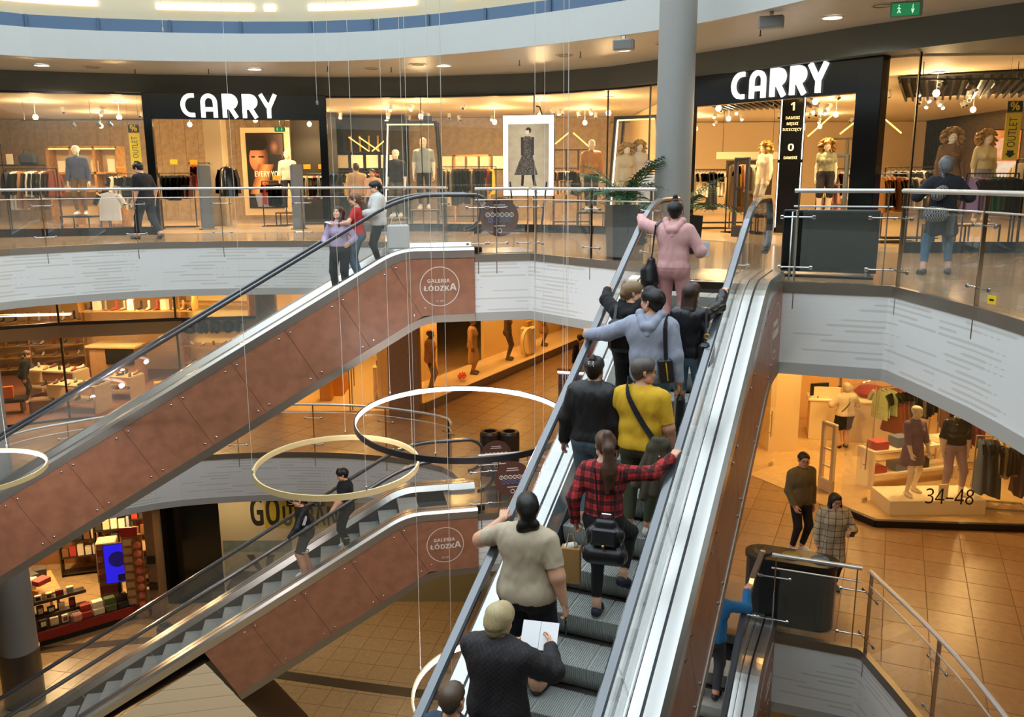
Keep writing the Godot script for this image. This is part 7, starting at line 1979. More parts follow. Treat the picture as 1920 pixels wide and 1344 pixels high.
	part(sc, "display", MB.new().box(Vector3(0, 0, 0.003), Vector3(0.6, 1.08, 0.006)).mesh(), glow("screen_blue", hexc("2018c8"), 0.75))
	part(sc, "dark_image", MB.new().lathe([Vector2(0, 0.0), Vector2(0.22, 0.0), Vector2(0.22, 0.003), Vector2(0, 0.003)], 24).mesh(), glow("screen_navy", hexc("120e58"), 0.5), Vector3(0.02, 0.12, 0.006), Basis(Vector3.RIGHT, PI / 2))
	part(sc, "dark_image", MB.new().box(Vector3(0.14, -0.42, 0.008), Vector3(0.3, 0.2, 0.004)).mesh(), glow("screen_navy2", hexc("0c0a34"), 0.4))
	part(sc, "stand", MB.new().box(Vector3(0, -1.0, -0.05), Vector3(0.08, 1.1, 0.05)).mesh(), M.black)
	part(sc, "foot", MB.new().box(Vector3(0, -1.56, -0.05), Vector3(0.5, 0.04, 0.35)).mesh(), M.black)
	var st := thing("card_tower", "tall patterned card tower behind the blue screen", "display rack", Vector3(-11.15, y, -21.9), 0.3)
	part(st, "core", MB.new().box(Vector3(0, 1.0, 0), Vector3(0.5, 2.0, 0.5), 0.02).mesh(), mt("tower_print", hexc("c9a98a"), 0.6, 0.0, "mottle", 9.0))
	for k in 5: part(st, "card_row", MB.new().box(Vector3(0, 0.3 + k * 0.36, 0.27), Vector3(0.46, 0.2, 0.03)).mesh(), mt("row_print", hexc("b0645a"), 0.6, 0.0, "mottle", 12.0))
	for r in 3:
		var sh := shelf_unit("book_shelf", "tall dark book shelf %s in the gift shop" % ["nearest the pillar", "in the middle row", "farthest back"][r], Vector3(-10.5 - r * 1.25, y, -23.3 - r * 0.35), 0.3, 1.1, 2.4, 0.35, [0.1, 0.6, 1.1, 1.6, 2.1, 2.38], M.dark_steel, 1)
		for row in 4:
			for k in 5:
				var c: Array = bc[rs.randi() % 6]
				carton("book", "%s book, %s in row %s of the tall dark shelf %s" % [c[0], ORD[k], ["one", "two", "three", "four"][row], ["nearest the pillar", "in the middle row", "farthest back"][r]], "book", Vector3(-10.5 - r * 1.25, y + 0.62 + row * 0.5, -23.3 - r * 0.35) + Basis(Vector3.UP, 0.3) * Vector3(-0.42 + k * 0.21, 0, 0.06), Vector3(0.17, 0.26 + 0.05 * (k % 3), 0.12), c[1], 0.3, "books on the dark shelf, row %d" % (r + 1))
	var hp := thing("cap_stand", "column stand with pink and cream caps at the shop pillar", "display stand", Vector3(-10.12, y + 0.02, -21.15), 0.2)
	part(hp, "pole", MB.new().box(Vector3(0, 1.2, -0.1), Vector3(0.5, 2.4, 0.05)).mesh(), M.wood)
	part(hp, "red_header", MB.new().box(Vector3(-0.05, 2.5, -0.06), Vector3(0.42, 0.26, 0.05)).mesh(), mt("header_red", hexc("b3261c"), 0.5))
	for k in 8:
		part(hp, "cap", MB.new().lathe([Vector2(0.1, 0), Vector2(0.1, 0.05), Vector2(0.06, 0.1), Vector2(0, 0.11)], 14).mesh(), mt("cap_pink", hexc("c06a58"), 0.7), Vector3(0.14, 0.45 + k * 0.24, 0.0), Basis(Vector3.RIGHT, PI / 2.5))
		part(hp, "tag_card", MB.new().box(Vector3(-0.12, 0.52 + k * 0.24, -0.06), Vector3(0.2, 0.16, 0.02)).mesh(), mt("tag_cream", hexc("d8b98a"), 0.6))
	var wp := struct("pillar")
	part(wp, "shaft", MB.new().box(Vector3(-9.62, y + 1.94, -21.35), Vector3(0.26, 3.88, 0.4), 0.01).mesh(), mt("pillar_brown", hexc("94755a"), 0.55, 0.0, "stone", 0.6))
	for k in 2: part(wp, "black_box", MB.new().box(Vector3(-9.62, y + 1.0 + k * 0.75, -21.12), Vector3(0.22, 0.2, 0.08), 0.01).mesh(), M.black)
	var tr := thing("litter_bin", "small dark bin standing beside the lower escalator", "bin", Vector3(-8.6, y, -19.3))
	part(tr, "canister", MB.new().lathe([Vector2(0, 0), Vector2(0.2, 0), Vector2(0.21, 0.8), Vector2(0.16, 0.86), Vector2(0.1, 0.86)], 20).mesh(), M.black)
	part(tr, "rim", MB.new().tube(arc3(0.16, 0.86, 20), 0.015, 6, true).mesh(), M.dark_steel)
func downlight(label: String, at: Vector3, r: float, c: Color, e: float, group := "", fill_pendant := false) -> void:
	var d := thing("downlight", label, "ceiling light", at, 0.0, group)
	part(d, "ring", MB.new().lathe([Vector2(r, 0.0), Vector2(r + 0.03, 0.0), Vector2(r + 0.03, -0.015), Vector2(r, -0.02), Vector2(r - 0.01, 0.0)], 20).mesh(), M.white)
	if fill_pendant:  # hanging fill lamp, added to brighten shop walls and ceilings
		part(d, "drop_rod", MB.new().tube([Vector3(0, -0.01, 0), Vector3(0, -0.36, 0)], 0.008, 5).mesh(), M.white)
		part(d, "globe", MB.new().lathe([Vector2(0, -0.5), Vector2(0.05, -0.48), Vector2(0.075, -0.42), Vector2(0.05, -0.36), Vector2(0, -0.34)], 14).mesh(), glow("added_globe_glow", c, 5.0))
		part(d, "cap", MB.new().lathe([Vector2(0, -0.005), Vector2(r, -0.005), Vector2(r, 0.0)], 20).mesh(), M.white)
	else: part(d, "diffuser", MB.new().lathe([Vector2(r, -0.012), Vector2(r * 0.6, -0.006), Vector2(0.0, -0.004)], 20).mesh(), glow("downlight_glow", c, 6.0))
	if fill_pendant: 
		lamp(d, "bulb", Vector3(0, -0.42, 0), c, e * 0.26, 0.1)
		spot(d, "beam", at + Vector3(0, -0.52, 0), at + Vector3(0, -2.5, 0), c, e * 0.7, 80.0, 0.1)
	else: spot(d, "bulb", at + Vector3(0, -0.06, 0), at + Vector3(0, -2, 0), c, e, 78.0, r)

const WARM := Color(1.0, 0.84, 0.6)
const WARMER := Color(1.0, 0.74, 0.42)

func ceiling_lights() -> void:
	# gallery of the upper floor
	for q in [[-11.0, -21.0], [-6.27, -21.9], [-1.6, -21.4], [5.48, -15.4], [2.38, -19.0], [9.5, -13.0], [8.0, -8.0]]:
		downlight("bright round downlight in the gallery soffit", Vector3(q[0], 4.045, q[1]), 0.16, hexc("fff4e4"), 6.0, "gallery downlights")
	# clothes shop: fill lamps added to lift its walls and ceiling
	for q in [[-13, -24.2], [-13, -28], [-10, -27.5], [-10.8, -24.4], [-7.4, -25.6], [-6.3, -27.6], [-3.8, -27], [-2.5, -24.6], [-0.5, -27], [0.8, -24.4], [2.3, -27.5], [2.6, -23.6]]:
		downlight("added warm fill lamp under the ceiling of the clothes shop's left half", Vector3(q[0], 3.515, q[1]), 0.12, WARM, 5.5, "added clothes shop lamps, left half", true)
	for q in [[5.2, -22.2], [7.0, -20.4], [6.4, -26], [9, -24.5], [8.9, -18.6], [11.5, -18.5], [12, -23], [6.5, -31], [10.5, -30]]:
		downlight("added warm fill lamp under the ceiling of the clothes shop's right half", Vector3(q[0], 3.515, q[1]), 0.12, WARM, 6.5, "added clothes shop lamps, right half", true)
	# middle floor
	for q in [[6.6, -12.6], [4.0, -13.4], [9.2, -12.6], [7.0, -9.4], [-4.6, -21.6], [-0.5, -20.6], [1.6, -22.6], [2.6, -26.6], [-9.4, -21.2], [-12.8, -20.2], [3.4, -17.4], [3.2, -30.5]]:
		downlight("warm downlight under the upper floor slab", Vector3(q[0], -1.245, q[1]), 0.14, WARMER, 1.25, "middle gallery downlights")
	for q in [[-14.8, -25.5], [-12.0, -26.2], [-9.6, -26.4], [-13.4, -24.0]]:
		downlight("added warm fill lamp under the shoe shop ceiling", Vector3(q[0], -1.245, q[1]), 0.12, WARM, 5.0, "added shoe shop lamps", true)
	for q in [[-5.2, -25.4], [-5.0, -28.6], [-3.2, -25.6], [-1.75, -26.4], [0.1, -29.9], [1.7, -33]]:
		downlight("added warm fill lamp above the bright displays of the middle floor", Vector3(q[0], -1.245, q[1]), 0.12, Color(1.0, 0.78, 0.45), 4.2, "added display lamps of the middle floor", true)
	for q in [[7.0, -18.6], [8.2, -16.6], [8.6, -20.2], [9.8, -17.2], [11.2, -19.6]]:
		downlight("added warm fill lamp under the ceiling of the right middle shop", Vector3(q[0], -1.245, q[1]), 0.12, Color(1.0, 0.8, 0.5), 3.0, "added right middle shop lamps", true)
	# lowest floor
	for q in [[-12.2, -21.6], [-10.9, -22.4], [-13.6, -23.0]]:
		downlight("added warm fill lamp under the gift shop ceiling", Vector3(q[0], L1 - 1.245, q[1]), 0.12, WARM, 5.5, "added gift shop lamps", true)
	for q in [[-7.6, -20.8], [-3.0, -20.6], [1.5, -17.5], [6.5, -13.0]]:
		downlight("dim warm downlight under the middle floor slab", Vector3(q[0], L1 - 1.245, q[1]), 0.14, WARM, 2.4, "lower gallery downlights")

func ring_lamp(label: String, at: Vector3, r: float, tilt: Vector2, outer: Material, lit: bool, w: float, hang: Array) -> void:
	var o := thing("ring_lamp", label, "ring lamp", at)
	var b := Basis(Vector3.RIGHT, tilt.x) * Basis(Vector3.BACK, tilt.y)
	var n := 72
	part(o, "band", MB.new().lathe([Vector2(r - 0.02, -w / 2), Vector2(r, -w / 2), Vector2(r, w / 2), Vector2(r - 0.02, w / 2), Vector2(r - 0.02, -w / 2)], n).mesh(), outer, Vector3.ZERO, b)
	part(o, "light_strip", MB.new().lathe([Vector2(r - 0.022, w * 0.42), Vector2(r - 0.028, w * 0.4), Vector2(r - 0.028, -w * 0.4), Vector2(r - 0.022, -w * 0.42)], n).mesh(), glow("ring_led", hexc("fff0f2"), 3.0) if lit else outer, Vector3.ZERO, b)
	for a in hang:
		var p: Vector3 = b * Vector3(cos(deg_to_rad(a)) * r, w / 2, sin(deg_to_rad(a)) * r)
		part(o, "wire", MB.new().tube([p, Vector3(p.x * 0.97, 7.6 - at.y, p.z * 0.97)], 0.0028, 4).mesh(), mt("wire_steel", hexc("d8d4c8"), 0.6, 0.0))
		part(o, "wire_fixing", MB.new().lathe([Vector2(0, 0), Vector2(0.015, 0.01), Vector2(0.015, 0.06), Vector2(0, 0.07)], 8).mesh(), M.chrome, p)
	if lit:
		for k in 6:
			var w2 := TAU * k / 6.0
			lamp(o, "led_light", b * Vector3(cos(w2) * (r - 0.1), 0, sin(w2) * (r - 0.1)), hexc("fff0f2"), 0.35, 0.05)

func build_lamps() -> void:
	var gold := mt("ring_gold", hexc("d2bd86"), 0.5)
	ring_lamp("large black ring lamp glowing white on its inner side", Vector3(-0.76, -2.3, -12.8), 1.68, Vector2(0.06, -0.02), mt("ring_black", hexc("1a1a1c"), 0.4), true, 0.09, [100, 220, 340, 20])
	ring_lamp("unlit cream ring lamp above the lower escalator riders", Vector3(-2.58, -2.75, -12.0), 1.2, Vector2(0.05, 0.0), gold, false, 0.09, [60, 160, 265, 330])
	ring_lamp("ring lamp behind the big escalator's handrail at the bottom", Vector3(-0.1, -4.7, -9.2), 1.12, Vector2(0.08, -0.02), gold, true, 0.08, [120, 200, 290])
	ring_lamp("ring lamp cut by the left picture edge", Vector3(-8.1, -2.85, -12.0), 1.1, Vector2(0.0, 0.0), gold, true, 0.07, [40, 150, 270])
	# long bare wires crossing the upper gallery
	var k := 0
	for q in [[-5.2, -13.5, 3.6, "left of the first shop sign"], [-3.1, -14.2, 2.6, "in front of the middle window"], [0.55, -14.6, -3.3, "before the light box"], [0.9, -14.0, -3.9, "right of the light box"]]:
		var w := thing("hanging_wire", "thin steel wire hanging %s" % q[3], "wire", Vector3(q[0], q[2], q[1]))
		part(w, "strand", MB.new().tube([Vector3.ZERO, Vector3(0.01, 7.6 - q[2], 0)], 0.0028, 4).mesh(), mt("wire_steel", hexc("d8d4c8"), 0.6, 0.0))
		part(w, "end_weight", MB.new().lathe([Vector2(0, -0.06), Vector2(0.018, -0.05), Vector2(0.018, 0.0), Vector2(0, 0.01)], 8).mesh(), M.chrome)
		k += 1
# ---------------------------------------------------------------- the people
func printed(called: String, kind: String, base: Color, scale: float, rough := 0.9) -> StandardMaterial3D:
	if M.has("print_" + called): return M["print_" + called]
	var im := Image.create(96, 96, false, Image.FORMAT_RGB8)
	for y in 96:
		for x in 96:
			var c := base
			match kind:
				"plaid":
					var sx := x % 48; var sy := y % 48
					var bx := sx < 20; var by := sy < 20
					if bx and by: c = Color(0.06, 0.04, 0.05)
					elif bx or by: c = base.lerp(Color(0.05, 0.03, 0.04), 0.62)
					if sx == 34 or sy == 34: c = c.lerp(Color(0.1, 0.05, 0.06), 0.7)
					if sx == 9 or sy == 9: c = c.lerp(Color(0.8, 0.3, 0.25), 0.5)
				"pane": if x % 32 < 3 or y % 32 < 3: c = Color(0.24, 0.2, 0.15)
				"quilt": if (x + y) % 24 < 2 or (x - y + 96) % 24 < 2: c = base.lightened(0.16)
				"leopard":
					var s := sin(x * 0.6 + 2.0 * sin(y * 0.31)) * sin(y * 0.55 + 2.0 * sin(x * 0.27))
					if absf(s - 0.45) < 0.22: c = Color(0.1, 0.07, 0.05)
				"swirl":
					if sin(x * 0.4 + 3.0 * sin(y * 0.13)) > 0.55: c = base.lightened(0.6)
			im.set_pixel(x, y, c)
	var m := StandardMaterial3D.new()
	m.resource_name = "cloth_" + called
	m.albedo_texture = ImageTexture.create_from_image(im)
	m.uv1_triplanar = true; m.uv1_scale = Vector3.ONE * scale; m.roughness = rough
	M["print_" + called] = m
	return m

func hood(root: Node3D, m: Material, s := 1.0) -> void:
	var nk: Vector3 = root.get_meta("neck")
	var b := []
	for e in [-1.0, 1.0]:
		b.append(bn(nk + Vector3(e * 0.075, -0.02, -0.06) * s, nk + Vector3(e * 0.095, 0.0, 0.03) * s, 0.026 * s, 0.034 * s, 0.03))
		b.append(bn(nk + Vector3(e * 0.095, 0.0, 0.03) * s, nk + Vector3(e * 0.03, -0.1, 0.12) * s, 0.034 * s, 0.045 * s, 0.04))
		b.append(bn(nk + Vector3(e * 0.07, -0.05, 0.08) * s, nk + Vector3(e * 0.01, -0.17, 0.12) * s, 0.036 * s, 0.03 * s, 0.03))
	var d := blob(b, 0.011)
	part(root, "hood", to_mesh(d.v, d.n, d.ix), m)

func strap(root: Node3D, pts: Array, w: float, m: Material, called := "strap") -> void:
	var mb := MB.new()
	var p := curve3(pts, 5)
	for i in p.size() - 1:
		var mid: Vector3 = ((p[i] as Vector3) + (p[i + 1] as Vector3)) / 2.0
		var z := ((p[i + 1] as Vector3) - (p[i] as Vector3)).normalized()
		var out := Vector3(mid.x, 0, mid.z).normalized()
		var x := out.cross(z).normalized()
		var y := z.cross(x)
		mb.box(mid, Vector3(w, 0.008, (p[i] as Vector3).distance_to(p[i + 1]) * 1.15), 0.0, Basis(x, y, z))
	part(root, called, mb.mesh(), m)

func curve3(p: Array, steps: int) -> Array:
	var r := []
	for i in p.size() - 1:
		var a: Vector3 = p[maxi(i - 1, 0)]; var b: Vector3 = p[i]; var c: Vector3 = p[i + 1]; var d: Vector3 = p[mini(i + 2, p.size() - 1)]
		for k in steps: r.append(b.cubic_interpolate(c, a, d, float(k) / steps))
	r.append(p[-1])
	return r

func soft(bones: Array, cell := 0.012) -> ArrayMesh:
	var d := blob(bones, cell)
	return to_mesh(d.v, d.n, d.ix)

# a thing carried by a person, placed in that person's axes but an object of its own
func held(p: Node3D, called: String, label: String, cat: String, at := Vector3.ZERO, turn := 0.0) -> Node3D:
	var o := thing(called, label, cat)
	o.transform = p.transform * Transform3D(Basis(Vector3.UP, turn), at)
	return o

func rider(label: String, o: Vector3, az: float, x: float, k: int, dz: float, d: Dictionary, yaw := 0.0) -> Node3D:
	var z := 0.12 + 0.4 * k - 0.2 + dz
	var y := -(0.12 + 0.4 * k) * T30
	if k < 1: y = -0.06
	var b := Basis(Vector3.UP, -yaw)
	# a hand on the handrail: [side, how far ahead]
	for q in [["lrail", "lh", "lpalm", "ldir", "lc"], ["rrail", "rh", "rpalm", "rdir", "rc"]]:
		if d.has(q[0]):
			var side: float = d[q[0]][0]; var ahead: float = d[q[0]][1]
			var zz := z - ahead
			var ry := 1.02 - zz * T30 if zz > -0.14 else 1.1
			var tgt := Vector3(side * 0.62 - x, ry + 0.055 - y, -ahead + 0.09 * signf(ahead))
			d[q[1]] = b * tgt
			d[q[2]] = Vector3.DOWN
			var dir := Vector3(0, 0.45, -0.9) if ahead > 0.0 else Vector3(0, -0.5, 0.85)
			d[q[3]] = b * dir.rotated(Vector3.UP, -side * 0.25)
			d[q[4]] = 0.5
	return person(label, esc_point(o, az, Vector3(x, y, z)), -az + yaw, d)

func glasses(root: Node3D, m: Material, lens: Material, up := 0.0) -> void:
	var hx: Transform3D = root.get_meta("head")
	var mb := MB.new()
	for s in [-1.0, 1.0]:
		mb.tube([Vector3(s * 0.07, 0.078, -0.1), Vector3(s * 0.088, 0.08, -0.04), Vector3(s * 0.088, 0.075, 0.02)], 0.003, 5)
		var ring := []
		for i in 14: ring.append(Vector3(s * 0.035 + cos(TAU * i / 14) * 0.026, 0.072 + sin(TAU * i / 14) * 0.02, -0.121))
		mb.tube(ring, 0.003, 5, true)
	mb.tube([Vector3(-0.01, 0.078, -0.124), Vector3(0.01, 0.078, -0.124)], 0.003, 5)
	var t := hx * Transform3D(Basis(Vector3.RIGHT, up), Vector3(0, up * 0.13, up * 0.04))
	var g := part(root, "glasses", mb.mesh(), m)
	g.transform = t
	if lens:
		var lm := MB.new()
		for s in [-1.0, 1.0]: lm.x = Transform3D(Basis(Vector3.RIGHT, PI / 2), Vector3(s * 0.035, 0.072, -0.121)); lm.lathe([Vector2(0, 0.003), Vector2(0.025, 0.003), Vector2(0.025, -0.003), Vector2(0, -0.003)], 14, Vector3.ZERO, Vector3(1, 1, 0.8))
		var l := part(root, "lenses", lm.mesh(), lens)
		l.transform = t

func build_people() -> void:
	var jeans := cloth(hexc("6f93ab")); var black := cloth(hexc("17171a")); var white_shoe := mt("shoe_white", hexc("e6e2d8"), 0.6); var dark_shoe := mt("shoe_black", hexc("1c1d20"), 0.5)
	var leather := mt("black_leather", hexc("15161a"), 0.32); var nylon := mt("black_nylon", hexc("14151a"), 0.45, 0.0, "weave", 4.0)
	var gold := mt("gold_metal", hexc("d8ac4a"), 0.3, 1.0); var silver: Material = M.chrome
	# ---- the crowded escalator
	var c := 0.0125
	var pink := cloth(hexc("eab4b2"))
	var p := rider("woman in pink hooded tracksuit near the top of the escalator", O_R, AZ_R, -0.12, 2, 0.0, {"h": 1.65, "fem": true, "cell": c, "wide": 1.06, "hair": "bun", "hairc": hexc("141013"), "skin": hexc("c99a7c"), "top": {"m": pink, "fat": 0.02, "hem": 0.93, "name": "hoodie"}, "bottom": {"m": cloth(hexc("e6a9a6")), "fat": 0.008, "flare": 0.028}, "shoes": white_shoe, "lrail": [-1.0, 0.42], "rh": Vector3(0.24, 1.02, -0.24), "rp": Vector3(0.6, -0.6, 0.5)})
	hood(p, pink)
	var hx: Transform3D = p.get_meta("head")
	part(p, "scrunchie", MB.new().tube(arc3(0.036, 0.0, 18), 0.009, 6, true).mesh(), cloth(hexc("a8473f"))).transform = hx * Transform3D(Basis(), Vector3(0, 0.225, 0.03))
	var o := held(p, "shoulder_bag", "black rounded shoulder bag of the woman in pink", "bag")
	part(o, "body", soft([bn(Vector3(-0.3, 0.82, 0.05), Vector3(-0.27, 0.68, 0.06), 0.08, 0.1, 0.05), bn(Vector3(-0.25, 0.95, 0.06), Vector3(-0.25, 0.72, 0.08), 0.05, 0.085, 0.05)]), leather)
	part(o, "strap", MB.new().bar(Vector3(-0.24, 0.98, 0.08), Vector3(-0.2, 1.36, 0.1), 0.035, 0.01).bar(Vector3(-0.2, 1.36, 0.1), Vector3(-0.17, 1.42, 0.0), 0.035, 0.01).mesh(), leather)
	o = held(p, "folded_paper", "pale folded paper in the hand of the woman in pink", "paper", Vector3(0.3, 1.08, -0.28))
	part(o, "sheet", MB.new().box(Vector3.ZERO, Vector3(0.12, 0.17, 0.012), 0.002, Basis(Vector3.UP, 0.7)).mesh(), mt("paper_blue", hexc("c9d6da"), 0.6))

	p = rider("blonde woman in black hoodie with a small backpack, head turned right", O_R, AZ_R, -0.24, 5, 0.1, {"h": 1.54, "fem": true, "cell": c, "wide": 1.1, "hair": "clipped_up", "hairc": hexc("a8865a"), "skin": hexc("d9a287"), "look": Vector2(-62, -4), "top": {"m": black, "fat": 0.022, "hem": 0.85, "name": "hoodie"}, "bottom": {"m": black, "fat": 0.015}, "shoes": dark_shoe, "lrail": [-1.0, 0.45]})
	hood(p, black)
	o = held(p, "backpack", "small black leather backpack on the blonde woman's back", "backpack", Vector3(-0.04, 1.0, 0.22))
	part(o, "body", MB.new().box(Vector3(0, 0, 0), Vector3(0.27, 0.34, 0.13), 0.045).mesh(), leather)
	part(o, "flap", MB.new().box(Vector3(0, 0.1, 0.03), Vector3(0.25, 0.16, 0.12), 0.04).mesh(), leather)
	part(o, "strap", MB.new().bar(Vector3(-0.09, 0.15, -0.05), Vector3(-0.1, 0.3, -0.14), 0.03, 0.01).bar(Vector3(0.09, 0.15, -0.05), Vector3(0.1, 0.3, -0.14), 0.03, 0.01).mesh(), leather)

	p = rider("woman in black leather jacket with long dark hair, hand on right handrail", O_R, AZ_R, 0.38, 5, 0.1, {"h": 1.56, "fem": true, "cell": c, "hair": "long", "hairc": hexc("4a3226"), "skin": hexc("d6a78a"), "look": Vector2(-12, 0), "top": {"m": leather, "fat": 0.018, "hem": 0.9, "name": "leather_jacket"}, "bottom": {"m": jeans, "fat": 0.01, "len": 0.55}, "shoes": white_shoe, "rrail": [1.0, 0.5], "rp": Vector3(0.8, -0.8, 0.3)})
	o = held(p, "handbag", "black handbag with gold clasp under the leather-jacket woman's arm", "handbag", Vector3(0.2, 0.86, 0.12))
	part(o, "body", MB.new().box(Vector3.ZERO, Vector3(0.12, 0.26, 0.3), 0.03).mesh(), leather)
	part(o, "clasp", MB.new().tube(arc3(0.022, 0.0, 10), 0.006, 5, true).mesh(), gold, Vector3(0.02, 0.2, 0.12), Basis(Vector3.RIGHT, 1.4))
	part(o, "strap", MB.new().bar(Vector3(0.0, 0.12, 0.08), Vector3(-0.02, 0.45, -0.02), 0.02, 0.02).mesh(), leather)

	var lilac := cloth(hexc("a9b0c4"))
	p = rider("young man in grey-blue hoodie reaching for the left handrail", O_R, AZ_R, 0.08, 6, 0.1, {"h": 1.76, "cell": c, "hair": "short", "hairc": hexc("1a1513"), "skin": hexc("c89470"), "look": Vector2(68, 2), "top": {"m": lilac, "fat": 0.028, "hem": 0.84, "name": "hoodie"}, "bottom": {"m": jeans, "fat": 0.012}, "shoes": white_shoe, "lrail": [-1.0, 0.18], "lp": Vector3(-0.4, -0.8, 0.5), "rh": Vector3(0.3, 0.82, 0.02)})
	hood(p, lilac, 1.12)
	part(p, "earbud", MB.new().lathe([Vector2(0, 0), Vector2(0.008, 0.004), Vector2(0.006, 0.02), Vector2(0, 0.024)], 8).mesh(), M.white).transform = (p.get_meta("head") as Transform3D) * Transform3D(Basis(), Vector3(-0.09, 0.04, 0.0))
	o = held(p, "crossbody_bag", "flat black crossbody bag on the hoodie man's right hip", "bag")
	part(o, "body", MB.new().box(Vector3(0.2, 0.98, 0.16), Vector3(0.15, 0.24, 0.06), 0.02, Basis(Vector3.BACK, 0.15)).mesh(), nylon)
	part(o, "zip", MB.new().box(Vector3(0.22, 0.98, 0.192), Vector3(0.012, 0.18, 0.006), 0.0, Basis(Vector3.BACK, 0.15)).mesh(), silver)
	strap(o, [Vector3(0.16, 1.46, -0.08), Vector3(0.17, 1.5, 0.03), Vector3(0.18, 1.4, 0.16), Vector3(0.2, 1.1, 0.175)], 0.045, nylon)
	o = held(p, "umbrella", "folded black umbrella held by the hoodie man", "umbrella", Vector3(0.32, 0.72, 0.0))
	part(o, "canopy", MB.new().lathe([Vector2(0, -0.5), Vector2(0.02, -0.48), Vector2(0.05, -0.3), Vector2(0.045, -0.05), Vector2(0.02, 0.0), Vector2(0, 0.0)], 14).mesh(), nylon)
	part(o, "handle", MB.new().tube([Vector3(0, 0, 0), Vector3(0, 0.1, 0), Vector3(0.02, 0.13, 0)], 0.012, 6).mesh(), M.wood)

	p = rider("woman in black bomber jacket with pearl hair clips", O_R, AZ_R, -0.25, 8, 0.07, {"h": 1.66, "fem": true, "cell": c, "wide": 1.08, "hair": "clip", "hairc": hexc("2c211b"), "skin": hexc("d2a184"), "top": {"m": mt("bomber_nylon", hexc("141416"), 0.55, 0.0, "weave", 2.0), "fat": 0.035, "hem": 0.93, "name": "bomber_jacket"}, "bottom": {"m": cloth(hexc("5d7684")), "fat": 0.03, "flare": 0.02}, "shoes": white_shoe, "lh": Vector3(-0.3, 0.78, 0.0)})
	hx = p.get_meta("head")
	for s in [-1.0, 1.0]:
		for k in 5:
			part(p, "pearl", spot_me("lens"), mt("pearl", hexc("efe8dc"), 0.25)).transform = hx * Transform3D(Basis(Vector3.RIGHT, PI / 2) * Basis.from_scale(Vector3.ONE * 0.2), Vector3(s * 0.022 + k * 0.003, 0.18 - k * 0.018, 0.118 + 0.018 * sin(k * 0.7)))

	p = rider("man in yellow t-shirt with a cross strap and olive jacket", O_R, AZ_R, 0.22, 8, 0.1, {"h": 1.69, "cell": c, "wide": 1.06, "hair": "crop", "hairc": hexc("6d655c"), "skin": hexc("d49b7c"), "look": Vector2(-58, -2), "top": {"m": cloth(hexc("f0be28"), "weave", 0.85), "fat": 0.016, "hem": 0.9, "sleeve": 0.42, "name": "t_shirt", "sleeve_fat": 0.012}, "bottom": {"m": cloth(hexc("4d5138")), "fat": 0.014}, "shoes": white_shoe, "lh": Vector3(-0.2, 0.96, -0.16), "lp": Vector3(-1.0, -0.1, 0.35), "rh": Vector3(0.3, 0.8, -0.05)})
	glasses(p, M.dark_steel, null)
	o = held(p, "crossbody_strap_bag", "dark grey crossbody strap over the yellow t-shirt", "bag")
	strap(o, [Vector3(-0.13, 1.42, -0.1), Vector3(-0.13, 1.49, 0.02), Vector3(-0.08, 1.36, 0.155), Vector3(0.06, 1.12, 0.16), Vector3(0.2, 0.92, 0.12)], 0.05, cloth(hexc("26272b")))
	part(o, "pouch", MB.new().box(Vector3(0.24, 0.86, 0.06), Vector3(0.08, 0.18, 0.2), 0.025).mesh(), cloth(hexc("26272b")))
	o = held(p, "draped_jacket", "olive jacket draped over the yellow man's bag", "jacket")
	part(o, "cloth", soft([bn(Vector3(0.17, 0.99, 0.17), Vector3(0.02, 0.56, 0.22), 0.03, 0.045, 0.018), bn(Vector3(0.19, 0.99, 0.18), Vector3(0.1, 0.46, 0.22), 0.035, 0.045, 0.018), bn(Vector3(0.21, 0.98, 0.17), Vector3(0.19, 0.5, 0.21), 0.035, 0.05, 0.018), bn(Vector3(0.24, 0.98, 0.14), Vector3(0.27, 0.52, 0.17), 0.035, 0.045, 0.018), bn(Vector3(0.26, 0.96, 0.1), Vector3(0.33, 0.6, 0.1), 0.035, 0.04, 0.018), bn(Vector3(0.15, 0.92, 0.18), Vector3(0.26, 0.94, 0.13), 0.045, 0.045, 0.03)], 0.011), cloth(hexc("57513d")))
	part(o, "button", spot_me("lens"), M.steel, Vector3(0.24, 0.86, 0.245), Basis(Vector3.RIGHT, PI / 2) * Basis.from_scale(Vector3.ONE * 0.25))

	var plaid := printed("plaid", "plaid", hexc("c23434"), 5.5)
	p = rider("woman in red plaid shirt with long ponytail stepping up", O_R, AZ_R, 0.12, 10, 0.06, {"h": 1.66, "fem": true, "cell": c, "hair": "pony", "hairc": hexc("6a4a34"), "skin": hexc("d8a98c"), "look": Vector2(28, -6), "top": {"m": plaid, "fat": 0.014, "hem": 1.0, "name": "plaid_shirt"}, "bottom": {"m": black, "fat": 0.004, "len": 0.92}, "sole": white_shoe, "shoes": mt("sneaker_navy", hexc("232838"), 0.6), "rrail": [1.0, 0.42], "rp": Vector3(0.7, -0.9, 0.4), "lh": Vector3(-0.24, 0.84, 0.05), "lc": 0.95, "rf": Vector3(0.13, 0.2, -0.18), "rpitch": -25.0, "lf": Vector3(-0.03, 0, 0.06)})
	glasses(p, M.dark_steel, mt("lens_brown", hexc("3a2a20"), 0.1))
	o = held(p, "backpack", "black leather backpack with clasps on the plaid-shirt woman", "backpack", Vector3(0.1, 0.8, 0.27), 0.12)
	part(o, "body", soft([bn(Vector3(-0.11, -0.12, 0), Vector3(0.11, -0.12, 0), 0.085, 0.085, 0.05), bn(Vector3(-0.09, 0.06, 0), Vector3(0.09, 0.06, 0), 0.075, 0.075, 0.06), bn(Vector3(-0.05, 0.15, -0.01), Vector3(0.05, 0.15, -0.01), 0.045, 0.045, 0.04)]), leather)
